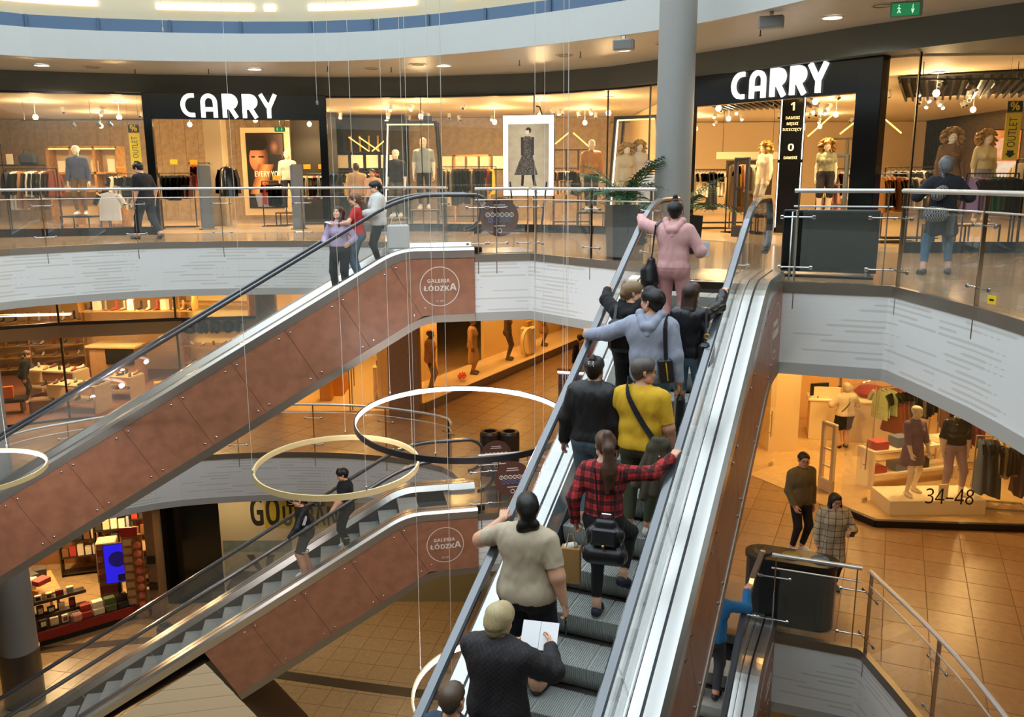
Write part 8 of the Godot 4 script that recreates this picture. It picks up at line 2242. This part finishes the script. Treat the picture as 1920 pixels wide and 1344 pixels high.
	part(o, "flap", MB.new().box(Vector3(0, 0.06, 0.065), Vector3(0.22, 0.14, 0.04), 0.018, Basis(Vector3.RIGHT, -0.25)).mesh(), leather)
	part(o, "clasp", MB.new().box(Vector3(0, -0.01, 0.095), Vector3(0.025, 0.025, 0.012), 0.004).mesh(), gold)
	for s in [-1.0, 1.0]: part(o, "side_chain", MB.new().tube([Vector3(s * 0.15, 0.05, 0.06), Vector3(s * 0.19, -0.05, 0.05), Vector3(s * 0.17, -0.15, 0.06)], 0.006, 5).mesh(), silver)
	part(o, "strap", MB.new().bar(Vector3(-0.06, 0.16, -0.02), Vector3(-0.12, 0.58, -0.12), 0.026, 0.01).bar(Vector3(0.06, 0.16, -0.02), Vector3(0.1, 0.58, -0.12), 0.026, 0.01).mesh(), leather)
	part(o, "buckle", MB.new().box(Vector3(0.0, 0.21, -0.05), Vector3(0.09, 0.03, 0.02), 0.006).mesh(), silver)
	o = held(p, "paper_bag", "brown paper bag held low by the plaid-shirt woman", "paper bag", Vector3(-0.27, 0.36, 0.07), 0.2)
	part(o, "sack", MB.new().box(Vector3(0, 0.08, 0), Vector3(0.17, 0.33, 0.1), 0.006).mesh(), mt("kraft_paper", hexc("b98d52"), 0.8, 0.0, "fine", 2.0))
	part(o, "handle", MB.new().tube([Vector3(-0.04, 0.24, 0.03), Vector3(-0.02, 0.36, 0.0), Vector3(0.02, 0.36, 0.0), Vector3(0.04, 0.24, 0.03)], 0.006, 5).mesh(), mt("kraft_paper", hexc("b98d52"), 0.8, 0.0, "fine", 2.0))
	part(o, "wrapped_item", soft([bn(Vector3(-0.03, 0.24, 0), Vector3(0.03, 0.26, 0), 0.035, 0.03, 0.02)], 0.01), mt("white_wrap", hexc("dfe0dc"), 0.5))

	p = rider("woman in beige t-shirt and black trousers holding a phone", O_R, AZ_R, -0.31, 12, -0.06, {"h": 1.74, "fem": true, "cell": c, "wide": 1.2, "hair": "lowbun", "hairc": hexc("14110f"), "skin": hexc("d5a283"), "look": Vector2(24, -4), "top": {"m": cloth(hexc("d2c1a6")), "fat": 0.018, "hem": 0.88, "sleeve": 0.36, "name": "t_shirt", "sleeve_fat": 0.014}, "bottom": {"m": black, "fat": 0.03, "flare": 0.02}, "shoes": dark_shoe, "lrail": [-1.0, 0.3], "lp": Vector3(-0.7, -0.7, 0.6), "rh": Vector3(0.35, 0.82, 0.03), "rc": 0.7})
	o = held(p, "mobile_phone", "black mobile phone in the beige-shirt woman's hand", "phone", Vector3(0.36, 0.7, 0.05), 0.3)
	part(o, "case", MB.new().box(Vector3.ZERO, Vector3(0.012, 0.15, 0.075), 0.004, Basis(Vector3.RIGHT, 0.4)).mesh(), M.black_gloss)
	part(o, "camera_bump", MB.new().box(Vector3(0.008, 0.05, 0.02), Vector3(0.006, 0.03, 0.03), 0.002, Basis(Vector3.RIGHT, 0.4)).mesh(), M.dark_steel)

	var quilt := printed("quilt", "quilt", hexc("1d1a1d"), 6.0, 0.75)
	p = rider("blond short-haired woman in black quilted jacket reading a paper", O_R, AZ_R, -0.19, 14, -0.03, {"h": 1.65, "fem": true, "cell": c, "wide": 1.25, "hair": "bob", "hairc": hexc("ecd6a0"), "skin": hexc("d9a98c"), "look": Vector2(-14, -12), "top": {"m": quilt, "fat": 0.028, "hem": 0.8, "name": "quilted_jacket"}, "bottom": {"m": black, "fat": 0.02}, "sole": white_shoe, "shoes": mt("sneaker_orange", hexc("e8603a"), 0.6), "rh": Vector3(0.28, 1.22, -0.34), "rp": Vector3(1.0, -0.7, 0.4), "lh": Vector3(-0.02, 1.16, -0.38), "lp": Vector3(-0.8, -0.8, 0.3), "rf": Vector3(0.3, 0.0, -0.02), "rt": 35.0})
	o = held(p, "paper_sheet", "large white leaflet read by the blond woman", "paper", Vector3(0.16, 1.24, -0.42), 0.2)
	part(o, "sheet", MB.new().box(Vector3.ZERO, Vector3(0.28, 0.004, 0.22), 0.0, Basis(Vector3.RIGHT, 0.75)).mesh(), mt("paper_white", hexc("eeeef0"), 0.6))
	part(o, "fold", MB.new().box(Vector3(0, 0.004, 0), Vector3(0.003, 0.002, 0.22), 0.0, Basis(Vector3.RIGHT, 0.75)).mesh(), mt("paper_line", hexc("9a9aa0"), 0.6))
	hx = p.get_meta("head")
	part(p, "sunglasses", MB.new().tube([Vector3(-0.085, 0.17, -0.02), Vector3(-0.05, 0.21, -0.06), Vector3(0.05, 0.21, -0.06), Vector3(0.085, 0.17, -0.02)], 0.007, 6).mesh(), M.black).transform = hx

	rider("boy with cropped brown hair at the very bottom", O_R, AZ_R, -0.33, 15, 0.03, {"h": 1.48, "cell": 0.016, "head": 1.08, "hair": "crop", "hairc": hexc("6a5440"), "skin": hexc("d9a98c"), "top": {"m": cloth(hexc("3a4a5c")), "fat": 0.015, "hem": 0.86, "name": "sweatshirt"}, "bottom": {"m": jeans}, "shoes": white_shoe})

	# ---- the escalator across the atrium: riders going down to the left
	var down := PI
	p = rider("long-haired woman in lilac blouse looking back up the escalator", O_L, AZ_L, 0.22, 3, -0.06, {"h": 1.66, "fem": true, "cell": 0.016, "hair": "longfront", "hairc": hexc("5a3a28"), "skin": hexc("e0b093"), "look": Vector2(-18, 16), "top": {"m": cloth(hexc("c3b0d0")), "fat": 0.012, "hem": 0.98, "name": "blouse"}, "bottom": {"m": black, "fat": 0.018, "flare": 0.02}, "shoes": dark_shoe, "lh": Vector3(-0.24, 0.98, -0.18), "rh": Vector3(0.2, 1.0, -0.28)}, -1.9)
	p = rider("woman in red t-shirt and jeans on the left escalator", O_L, AZ_L, 0.1, 2, 0.0, {"h": 1.66, "fem": true, "cell": 0.016, "hair": "lowpony", "hairc": hexc("8a5c3a"), "skin": hexc("dcab8d"), "look": Vector2(5, -5), "top": {"m": cloth(hexc("c8302c")), "hem": 0.95, "sleeve": 0.33, "name": "t_shirt"}, "bottom": {"m": cloth(hexc("5d7a90")), "fat": 0.012}, "shoes": white_shoe, "lh": Vector3(-0.3, 1.1, -0.34), "rh": Vector3(0.18, 1.0, -0.2)}, 2.9)
	hx = p.get_meta("head")
	part(p, "hair_tie", MB.new().tube(arc3(0.03, 0, 12), 0.012, 6, true).mesh(), cloth(hexc("dcb8a8"))).transform = hx * Transform3D(Basis(Vector3.RIGHT, 1.2), Vector3(0, 0.07, 0.115))
	o = held(p, "white_booklet", "white booklet between the women on the left escalator", "booklet", Vector3(-0.26, 1.12, -0.46))
	part(o, "cover", MB.new().box(Vector3.ZERO, Vector3(0.2, 0.015, 0.14), 0.002, Basis(Vector3.RIGHT, 0.3)).mesh(), M.white)
	p = rider("dark-haired woman in loose white sweater at the top of the left escalator", O_L, AZ_L, -0.05, 1, 0.0, {"h": 1.66, "fem": true, "cell": 0.016, "wide": 1.05, "hair": "lowbun", "hairc": hexc("17120f"), "skin": hexc("e0b498"), "look": Vector2(8, -16), "top": {"m": cloth(hexc("dfe0da")), "fat": 0.035, "hem": 0.88, "name": "sweater"}, "bottom": {"m": black, "fat": 0.01}, "shoes": dark_shoe, "lh": Vector3(-0.16, 1.05, -0.3), "rh": Vector3(0.12, 1.05, -0.3)}, PI)
	o = held(p, "tote_bag", "large white tote bag behind the women on the left escalator", "bag", Vector3(-0.2, 0.45, 0.3))
	part(o, "sack", MB.new().box(Vector3(0, 0.16, 0.06), Vector3(0.16, 0.46, 0.42), 0.03).mesh(), cloth(hexc("e2e2de")))
	part(o, "handle", MB.new().tube([Vector3(0, 0.38, -0.08), Vector3(0, 0.6, -0.02), Vector3(0, 0.6, 0.06), Vector3(0, 0.38, 0.12)], 0.01, 5).mesh(), cloth(hexc("e2e2de")))

	# ---- the lower escalator
	var o1 := O_L + Vector3(0, L1, 0)
	p = rider("young man in black track jacket with white stripes and shorts", o1, AZ_L, 0.25, 5, 0.05, {"h": 1.7, "cell": 0.015, "hair": "crop", "hairc": hexc("5c4634"), "skin": hexc("d8a283"), "look": Vector2(8, -8), "lean": 8.0, "top": {"m": mt("track_black", hexc("141416"), 0.5), "fat": 0.018, "hem": 0.9, "name": "track_jacket"}, "bottom": {"m": cloth(hexc("3a4148")), "fat": 0.03, "len": 0.47, "name": "shorts"}, "shoes": white_shoe, "lrail": [1.0, -0.4], "lp": Vector3(-0.5, -0.5, 0.8), "rf": Vector3(0.12, 0.0, 0.02), "lf": Vector3(-0.08, 0.0, -0.06)}, PI)
	glasses(p, M.black, M.black, 0.35)
	var nk: Vector3 = p.get_meta("neck")
	for k in 3: strap(p, [nk + Vector3(-0.1 - k * 0.012, -0.07, -0.02 + k * 0.012), Vector3(-0.225, 1.3, 0.0 + k * 0.02), Vector3(-0.275, 1.15, -0.04 + k * 0.02)], 0.01, mt("stripe_white", hexc("e6e6e6"), 0.6), "stripe")
	part(p, "shorts_hem", MB.new().tube(arc3(0.095, 0.0, 14), 0.012, 5, true).mesh(), cloth(hexc("cfcbbd")), Vector3(-0.1, 0.54, -0.05))
	p = rider("young man in black t-shirt, sunglasses on his head, on the lower escalator", o1, AZ_L, 0.25, 3, 0.05, {"h": 1.7, "cell": 0.015, "wide": 1.05, "hair": "short", "hairc": hexc("1c1613"), "skin": hexc("d39c7b"), "look": Vector2(0, -18), "top": {"m": cloth(hexc("161619")), "fat": 0.03, "hem": 0.86, "sleeve": 0.45, "name": "t_shirt", "sleeve_fat": 0.03}, "bottom": {"m": cloth(hexc("17181c")), "fat": 0.02}, "shoes": white_shoe, "lrail": [1.0, -0.38], "lp": Vector3(-0.5, -0.5, 0.8)}, PI)
	glasses(p, M.black, M.black, 0.6)
	part(p, "knee_stripe", MB.new().tube(arc3(0.075, 0.0, 14), 0.01, 5, true).mesh(), mt("stripe_yellow", hexc("c9a53a"), 0.6), Vector3(-0.1, 0.3, -0.02))
	# ---- the escalator underneath
	rider("person in bright blue sleeve holding the handrail of the hidden escalator", O_R1, AZ_R, 0.24, 1, 0.0, {"h": 1.72, "cell": 0.016, "hair": "short", "hairc": hexc("2c2018"), "skin": hexc("dca586"), "top": {"m": cloth(hexc("2f86c8")), "fat": 0.02, "hem": 0.9, "name": "jacket"}, "bottom": {"m": cloth(hexc("3f434a")), "fat": 0.015}, "shoes": mt("shoe_black", hexc("1c1d20"), 0.5), "rrail": [1.0, 0.45], "rp": Vector3(0.9, -0.8, 0.3)})

	# ---- upper gallery
	p = person("young man in black walking with bowed head along the upper railing", Vector3(-8.75, 0, -20.75), 1.2, {"h": 1.82, "cell": 0.017, "hair": "short", "hairc": hexc("15110f"), "skin": hexc("d7a78b"), "look": Vector2(0, -34), "lean": 6.0, "top": {"m": black, "fat": 0.02, "hem": 0.86, "sleeve": 0.5, "name": "t_shirt", "sleeve_fat": 0.025}, "bottom": {"m": cloth(hexc("1f2a30")), "fat": 0.03}, "shoes": mt("shoe_grey", hexc("4c5254"), 0.6), "lf": Vector3(-0.1, 0.0, -0.24), "rf": Vector3(0.1, 0.03, 0.28), "rpitch": -30.0, "lh": Vector3(-0.26, 0.88, -0.1), "rh": Vector3(0.27, 0.9, 0.02)})
	p = person("grey-haired woman in dark coat with patterned backpack walking past", Vector3(6.1, 0, -12.25), -0.25, {"h": 1.64, "fem": true, "cell": 0.014, "wide": 1.02, "hair": "bob", "hairc": hexc("85878a"), "skin": hexc("d0a58c"), "look": Vector2(-10, 4), "top": {"m": cloth(hexc("1c2129")), "fat": 0.028, "hem": 0.62, "name": "coat"}, "more": [[Vector3(-0.05, 0.95, 0.02), Vector3(-0.08, 0.7, 0.05), 0.1, 0.11], [Vector3(0.06, 0.95, 0.02), Vector3(0.11, 0.68, 0.05), 0.1, 0.12]], "bottom": {"m": cloth(hexc("3f6a86")), "fat": 0.01, "len": 0.9}, "shoes": mt("sandal_black", hexc("2a2725"), 0.5), "lf": Vector3(-0.2, 0.0, 0.1), "rf": Vector3(0.16, 0.0, -0.05), "lh": Vector3(-0.24, 1.16, -0.2), "rh": Vector3(0.26, 1.1, -0.22)})
	o = held(p, "backpack", "black and white patterned backpack of the grey-haired woman", "backpack", Vector3(-0.1, 0.98, 0.2), 0.1)
	part(o, "body", soft([bn(Vector3(-0.08, -0.12, 0.02), Vector3(0.04, -0.12, 0.02), 0.11, 0.1, 0.06), bn(Vector3(-0.02, 0.15, 0), Vector3(0.04, 0.2, 0), 0.09, 0.08, 0.06)], 0.014), printed("swirl", "swirl", hexc("22272b"), 5.0))
	part(o, "strap", MB.new().bar(Vector3(0.02, 0.2, -0.05), Vector3(0.06, 0.44, -0.12), 0.05, 0.012).mesh(), printed("swirl", "swirl", hexc("22272b"), 5.0))
	person("grey-haired man with glasses behind the palm planter", Vector3(2.98, 0, -18.8), 2.3, {"h": 1.76, "cell": 0.018, "hair": "crop", "hairc": hexc("6a6258"), "skin": hexc("b98a6e"), "top": {"m": cloth(hexc("d8d4c8")), "hem": 0.88, "name": "shirt"}, "bottom": {"m": cloth(hexc("33363c"))}, "shoes": dark_shoe})
	person("shopper in beige t-shirt standing with his back turned inside the clothes shop", Vector3(-4.6, 0.016, -25.9), 0.3, {"h": 1.86, "cell": 0.019, "hair": "crop", "hairc": hexc("3a2a20"), "skin": hexc("c99878"), "top": {"m": cloth(hexc("d3b795")), "fat": 0.015, "hem": 0.85, "sleeve": 0.35, "name": "t_shirt"}, "bottom": {"m": black}, "shoes": dark_shoe})
	person("woman in pale pink top facing out of the clothes shop", Vector3(-4.08, 0.016, -25.7), 2.9, {"h": 1.68, "fem": true, "cell": 0.019, "wide": 1.15, "hair": "lowbun", "hairc": hexc("2a1c16"), "skin": hexc("c99878"), "top": {"m": cloth(hexc("e6bfa8")), "fat": 0.015, "hem": 0.9, "sleeve": 0.35, "name": "top"}, "bottom": {"m": black}, "shoes": dark_shoe})

	# ---- middle floor
	p = person("man with beard and glasses in khaki jacket standing on the middle floor", Vector3(5.05, L1, -14.15), 3.5, {"h": 1.84, "cell": 0.015, "hair": "crop", "hairc": hexc("17120f"), "skin": hexc("cf9c7c"), "look": Vector2(-22, -2), "top": {"m": cloth(hexc("6f6446")), "fat": 0.025, "hem": 0.85, "name": "jacket"}, "bottom": {"m": black, "fat": 0.008}, "shoes": white_shoe, "rh": Vector3(0.2, 0.92, -0.1), "lh": Vector3(-0.24, 0.86, -0.05)})
	glasses(p, M.black, null)
	p = person("dark-haired woman with glasses in checked coat beside the khaki man", Vector3(5.1, L1, -12.75), 3.0, {"h": 1.62, "fem": true, "cell": 0.014, "wide": 1.1, "hair": "longfront", "hairc": hexc("221814"), "skin": hexc("d8a78a"), "look": Vector2(12, -6), "top": {"m": printed("pane", "pane", hexc("b9ad8e"), 3.2), "fat": 0.035, "hem": 0.5, "name": "checked_coat"}, "more": [[Vector3(-0.06, 0.95, 0), Vector3(-0.1, 0.56, 0), 0.13, 0.14], [Vector3(0.06, 0.95, 0), Vector3(0.1, 0.56, 0), 0.13, 0.14]], "bottom": {"m": black}, "shoes": dark_shoe, "lh": Vector3(-0.2, 1.05, -0.25)})
	glasses(p, M.black, null)
	o = held(p, "phone", "small dark phone in the checked-coat woman's hand", "phone", Vector3(-0.2, 1.1, -0.4))
	part(o, "case", MB.new().box(Vector3.ZERO, Vector3(0.07, 0.14, 0.01), 0.003, Basis(Vector3.RIGHT, -0.6)).mesh(), M.black_gloss)
	part(o, "screen", MB.new().box(Vector3(0, 0, 0.006), Vector3(0.062, 0.125, 0.002), 0.0, Basis(Vector3.RIGHT, -0.6)).mesh(), M.black)
	p = person("white-haired customer in cream top and black skirt at the counter", Vector3(8.1, L1 + 0.012, -20.05), 0.1, {"h": 1.62, "fem": true, "cell": 0.017, "wide": 1.2, "hair": "bob", "hairc": hexc("e2d3b4"), "skin": hexc("d3a585"), "top": {"m": cloth(hexc("e6d6b4")), "fat": 0.02, "hem": 0.92, "sleeve": 0.5, "name": "top"}, "bottom": {"m": black, "len": 0.42, "fat": 0.03, "name": "skirt"}, "more": [[Vector3(-0.06, 0.85, 0), Vector3(-0.09, 0.6, 0), 0.12, 0.11, 0.04, 6], [Vector3(0.06, 0.85, 0), Vector3(0.09, 0.6, 0), 0.12, 0.11, 0.04, 6]], "shoes": dark_shoe, "lh": Vector3(-0.3, 1.08, -0.25), "rh": Vector3(0.25, 1.08, -0.25)})
	strap(p, [Vector3(0.13, 1.38, 0.05), Vector3(0.0, 1.15, 0.17), Vector3(-0.16, 0.95, 0.14)], 0.02, M.black)
	person("shopper in black bending over the shoe tables", Vector3(-14.5, L1 + 0.012, -24.7), -1.2, {"h": 1.62, "fem": true, "cell": 0.019, "lean": 14.0, "hair": "lowbun", "hairc": hexc("7a5438"), "skin": hexc("d2a080"), "look": Vector2(0, -20), "top": {"m": black, "fat": 0.02, "hem": 0.7, "name": "jacket"}, "bottom": {"m": cloth(hexc("3a3028"))}, "shoes": white_shoe})
	person("dark long-haired person standing at the kiosk with a black bag", Vector3(2.15, L1, -26.4), 0.5, {"h": 1.72, "fem": true, "cell": 0.02, "hair": "long", "hairc": hexc("0f0c0c"), "skin": hexc("c09070"), "top": {"m": black, "fat": 0.03, "hem": 0.8, "name": "jacket"}, "bottom": {"m": black}, "shoes": dark_shoe})
# ---------------------------------------------------------------- plants, screen, discs, ceiling fittings
func frond_mesh(le: float, bend: float, n := 15) -> ArrayMesh:
	var mb := MB.new()
	var stem := []
	for i in n + 1:
		var f := float(i) / n
		stem.append(Vector3(0, le * (f - bend * 0.5 * f * f), le * bend * f * f * 0.9))
	mb.tube(stem, 0.008, 5, false, 0.002)
	for i in range(3, n):
		var p: Vector3 = stem[i]
		var d := ((stem[i + 1] as Vector3) - p).normalized()
		var l := le * 0.36 * sin(PI * (float(i) / n) * 0.85 + 0.25)
		for s in [-1.0, 1.0]:
			var o := (Vector3(s, 0, 0) * 0.8 + d * 0.65).normalized()
			var w := d.cross(Vector3(s, 0, 0)).normalized() * 0.012
			var mid := p + o * l * 0.5 + Vector3(0, 0.02, 0); var tip := p + o * l - Vector3(0, l * 0.18, 0)
			var a := d * 0.011
			mb.tri(p - a, mid + a * 1.2 + w, p + a); mb.tri(p - a, mid - a * 1.2, mid + a * 1.2 + w); mb.tri(mid - a * 1.2, tip, mid + a * 1.2 + w)
			mb.tri(p + a, mid + a * 1.2 + w, p - a)
	return mb.mesh()

func palm(label: String, at: Vector3, box: Vector3, le: float, n: int, sd: int) -> void:
	var o := thing("potted_palm", label, "plant", at, 0.1)
	var t := 0.88
	var w := box.x / 2; var h := box.y; var d := box.z / 2
	var mb := MB.new()
	for k in 4:
		var b := Basis(Vector3.UP, PI / 2 * k)
		mb.quad(b * Vector3(-w * t, 0, d * t), b * Vector3(w * t, 0, d * t), b * Vector3(w, h, d), b * Vector3(-w, h, d))
		mb.quad(b * Vector3(w * 0.9, h, d * 0.9), b * Vector3(-w * 0.9, h, d * 0.9), b * Vector3(-w * 0.9, h - 0.08, d * 0.9), b * Vector3(w * 0.9, h - 0.08, d * 0.9))
		mb.quad(b * Vector3(-w, h, d), b * Vector3(w, h, d), b * Vector3(w * 0.9, h, d * 0.9), b * Vector3(-w * 0.9, h, d * 0.9))
	part(o, "planter", mb.mesh(), mt("planter_black", hexc("1b2022"), 0.4))
	part(o, "soil", MB.new().box(Vector3(0, h - 0.08, 0), Vector3(w * 1.8, 0.02, d * 1.8)).mesh(), mt("soil", hexc("3a2c20"), 0.95))
	var r := RandomNumberGenerator.new()
	r.seed = sd
	var kinds := [frond_mesh(le, 0.5), frond_mesh(le * 0.85, 0.9), frond_mesh(le * 0.7, 1.2)]
	var greens := [mt("leaf_green", hexc("3f6b3a"), 0.5, 0.0, "fine", 1.0, {"backlight_enabled": true, "backlight": hexc("28401c")}), mt("leaf_deep", hexc("2f5434"), 0.5, 0.0, "fine", 1.0, {"backlight_enabled": true, "backlight": hexc("20361a")})]
	for i in n:
		var b := Basis(Vector3.UP, TAU * i / n + r.randf() * 0.4) * Basis(Vector3.RIGHT, r.randf_range(0.05, 0.5))
		part(o, "frond", kinds[r.randi() % 3], greens[i % 2], Vector3(r.randf_range(-0.08, 0.08), h - 0.08, r.randf_range(-0.08, 0.08)), b)

func info_disc(label: String, at: Vector3, turn: float, r: float) -> void:
	var o := thing("info_disc", label, "sign", at, turn)
	part(o, "disc", MB.new().lathe([Vector2(0, -0.004), Vector2(r, -0.004), Vector2(r, 0.004), Vector2(0, 0.004)], 40).mesh(), mt("disc_brown", hexc("5b3a30"), 0.5), Vector3.ZERO, Basis(Vector3.RIGHT, PI / 2))
	var w := mt("disc_white", hexc("d8d0c8"), 0.6); var bl := mt("disc_blue", hexc("5a6f96"), 0.6)
	for row in 2:
		var n := 6 - row
		for k in n:
			var c := Vector3((k - (n - 1) / 2.0) * r * 0.25, r * (0.12 - row * 0.27), 0.008)
			part(o, "pictogram", MB.new().tube(ring_xy(c, r * 0.1, 16), r * 0.022, 5, true).bar(c + Vector3(-r * 0.03, -r * 0.05, 0), c + Vector3(r * 0.03, r * 0.04, 0), 0.012, 0.006).mesh(), w if row == 0 else bl)
	for q in [[0.62, 0.6], [0.5, 0.7], [-0.45, 0.6]]: part(o, "small_print", MB.new().box(Vector3(0, r * q[0], 0.006), Vector3(r * q[1], r * 0.045, 0.002)).mesh(), w)
	part(o, "small_emblem", MB.new().tube(ring_xy(Vector3(0, -r * 0.7, 0.006), r * 0.11, 14), r * 0.018, 5, true).mesh(), w)

func ring_xy(c: Vector3, r: float, n: int) -> Array:
	var p := []
	for i in n: p.append(c + Vector3(cos(TAU * i / n) * r, sin(TAU * i / n) * r, 0))
	return p

func build_extras() -> void:
	palm("dark planter with a leafy palm left of the round column", Vector3(1.98, 0, -15.0), Vector3(0.6, 0.92, 0.6), 1.25, 22, 3)
	palm("dark planter with a slender palm right of the round column", Vector3(3.25, 0, -16.1), Vector3(0.5, 0.7, 0.5), 1.2, 14, 5)
	var tv := thing("display_screen", "large switched-off black screen on a stand behind the railing", "screen", Vector3(4.42, 0, -11.95), -0.42)
	part(tv, "case", MB.new().box(Vector3(0, 0.5, -0.04), Vector3(1.26, 0.86, 0.1), 0.01).mesh(), M.black)
	part(tv, "glass", MB.new().box(Vector3(0, 0.5, 0.012), Vector3(1.22, 0.8, 0.006)).mesh(), mt("screen_glass", hexc("0a1212"), 0.05, 0.0, "", 1.0, {"metallic_specular": 0.4}))
	for s in [-1.0, 1.0]: part(tv, "leg", MB.new().bar(Vector3(s * 0.55, 0.0, -0.25), Vector3(s * 0.4, 0.5, -0.08), 0.03, 0.03).bar(Vector3(s * 0.5, 0.03, 0.1), Vector3(s * 0.5, 0.1, -0.05), 0.03, 0.03).mesh(), M.steel)
	part(tv, "foot", MB.new().box(Vector3(0, 0.02, -0.08), Vector3(1.2, 0.03, 0.4), 0.005).mesh(), M.black)
	info_disc("round brown info disc with pictograms at the upper escalator end", Vector3(-0.22, 0.68, -16.12), 0.2, 0.36)
	info_disc("round brown info disc at the middle floor escalator end, in front", Vector3(0.0, L1 + 0.72, -15.95), 0.2, 0.36)
	info_disc("round brown info disc behind the front one on the middle floor", Vector3(-0.35, L1 + 0.72, -17.4), 0.2, 0.34)
	exit_sign("lit green exit sign under the soffit at the upper right", Vector3(5.85, 3.8, -13.4), -0.35, 0.44, 0.22, 1.4, 4.05)
	for q in [[Vector3(2.15, 3.86, -17.1), "left of the round column"], [Vector3(4.3, 3.88, -14.9), "right of the round column"]]:
		var s := thing("ceiling_speaker", "grey ceiling speaker box " + q[1], "speaker", q[0], -0.4)
		part(s, "case", MB.new().box(Vector3.ZERO, Vector3(0.4, 0.2, 0.16), 0.02).mesh(), mt("speaker_grey", hexc("8b8c88"), 0.5))
		part(s, "grille", MB.new().box(Vector3(0, 0, 0.085), Vector3(0.34, 0.15, 0.01)).mesh(), mt("grille_grey", hexc("6d6e6b"), 0.6))
		part(s, "bracket", MB.new().box(Vector3(0, 0.14, 0), Vector3(0.06, 0.1, 0.06)).mesh(), M.steel)
	for q in [[-12.3, -21.2], [-9.2, -21.9], [-7.4, -21.9], [-4.4, -21.5], [-2.9, -21.7], [0.2, -20.6], [1.5, -19.3], [3.6, -17.6], [4.6, -16.6], [6.9, -13.4]]:
		var s := thing("sprinkler", "small sprinkler head in the gallery soffit", "sprinkler", Vector3(q[0], 4.05, q[1]), 0.0, "gallery sprinklers")
		part(s, "pipe", MB.new().tube([Vector3.ZERO, Vector3(0, -0.1, 0)], 0.012, 6).mesh(), M.dark_steel)
		part(s, "deflector", MB.new().lathe([Vector2(0, -0.12), Vector2(0.03, -0.12), Vector2(0.03, -0.11), Vector2(0, -0.1)], 10).mesh(), M.dark_steel)
	for q in [[-10.0, -21.4], [-3.4, -21.9], [-2.2, -21.2], [1.2, -19.8], [3.1, -18.2], [5.9, -14.4]]:
		var s := thing("ceiling_vent", "round flush vent in the gallery soffit", "vent", Vector3(q[0], 4.048, q[1]), 0.0, "gallery vents")
		part(s, "plate", MB.new().lathe([Vector2(0.0, -0.01), Vector2(0.2, -0.012), Vector2(0.22, 0.0)], 20).mesh(), mt("vent_grey", hexc("a9a59b"), 0.5))
		part(s, "slot_ring", MB.new().tube(arc3(0.14, -0.013, 20), 0.008, 5, true).mesh(), M.dark_steel)
	var st := thing("yellow_sticker", "small yellow sticker at the foot of the right railing", "sticker", Vector3(4.96, 0.12, -8.75), -1.2)
	part(st, "label", MB.new().box(Vector3.ZERO, Vector3(0.1, 0.09, 0.004)).mesh(), mt("sticker_yellow", hexc("e8c21c"), 0.5))
	part(st, "mark", MB.new().box(Vector3(0, 0, 0.003), Vector3(0.05, 0.02, 0.003)).mesh(), M.black)
	for s in [-1.0, 1.0]:
		var bar := thing("guard_barrier", "thin steel guard frame at the %s newel of the big escalator" % ("left" if s < 0 else "right"), "barrier", esc_point(O_R, AZ_R, Vector3(s * 0.95, 0, -1.75)), -AZ_R)
		part(bar, "frame", MB.new().tube([Vector3(0, 0.0, 0.3), Vector3(0, 0.92, 0.3), Vector3(0, 0.92, -0.25), Vector3(0, 0.0, -0.25)], 0.014, 6).mesh(), M.steel)
		part(bar, "pane", MB.new().box(Vector3(0, 0.5, 0.02), Vector3(0.01, 0.74, 0.48)).mesh(), M.glass)
func ptest() -> void:
	var t0 := Time.get_ticks_msec()
	person("test man in grey hoodie standing", Vector3(0, 0, -3.2), 0.4, {"h": 1.8, "top": {"m": cloth(hexc("9aa3b5")), "fat": 0.015, "hem": 0.86, "name": "hoodie"}, "bottom": {"m": cloth(hexc("5d7fa0")), "fat": 0.01}, "shoes": mt("shoe", hexc("eeeeee")), "hair": "short", "rh": Vector3(-.35, 1.0, -.5)})
	print("one ", Time.get_ticks_msec() - t0)
	t0 = Time.get_ticks_msec()
	person("test woman in plaid", Vector3(0.9, 0, -3.2), 3.5, {"h": 1.68, "fem": true, "cell": 0.012, "top": {"m": cloth(hexc("b32c2c")), "hem": 1.0}, "bottom": {"m": cloth(hexc("202022"))}, "shoes": mt("shoe", hexc("eeeeee")), "hair": "pony"})
	print("two ", Time.get_ticks_msec() - t0)
	person("test woman in tee", Vector3(-0.9, 0, -3.2), 2.8, {"h": 1.68, "fem": true, "wide": 1.1, "top": {"m": cloth(hexc("cbb99c")), "hem": 0.9, "sleeve": 0.35}, "bottom": {"m": cloth(hexc("404042")), "len": 0.45}, "shoes": mt("shoe", hexc("eeeeee")), "hair": "longfront"})
	print("three ", Time.get_ticks_msec() - t0)
	lamp(self, "l", Vector3(1, 3, 0), Color.WHITE, 8.0)
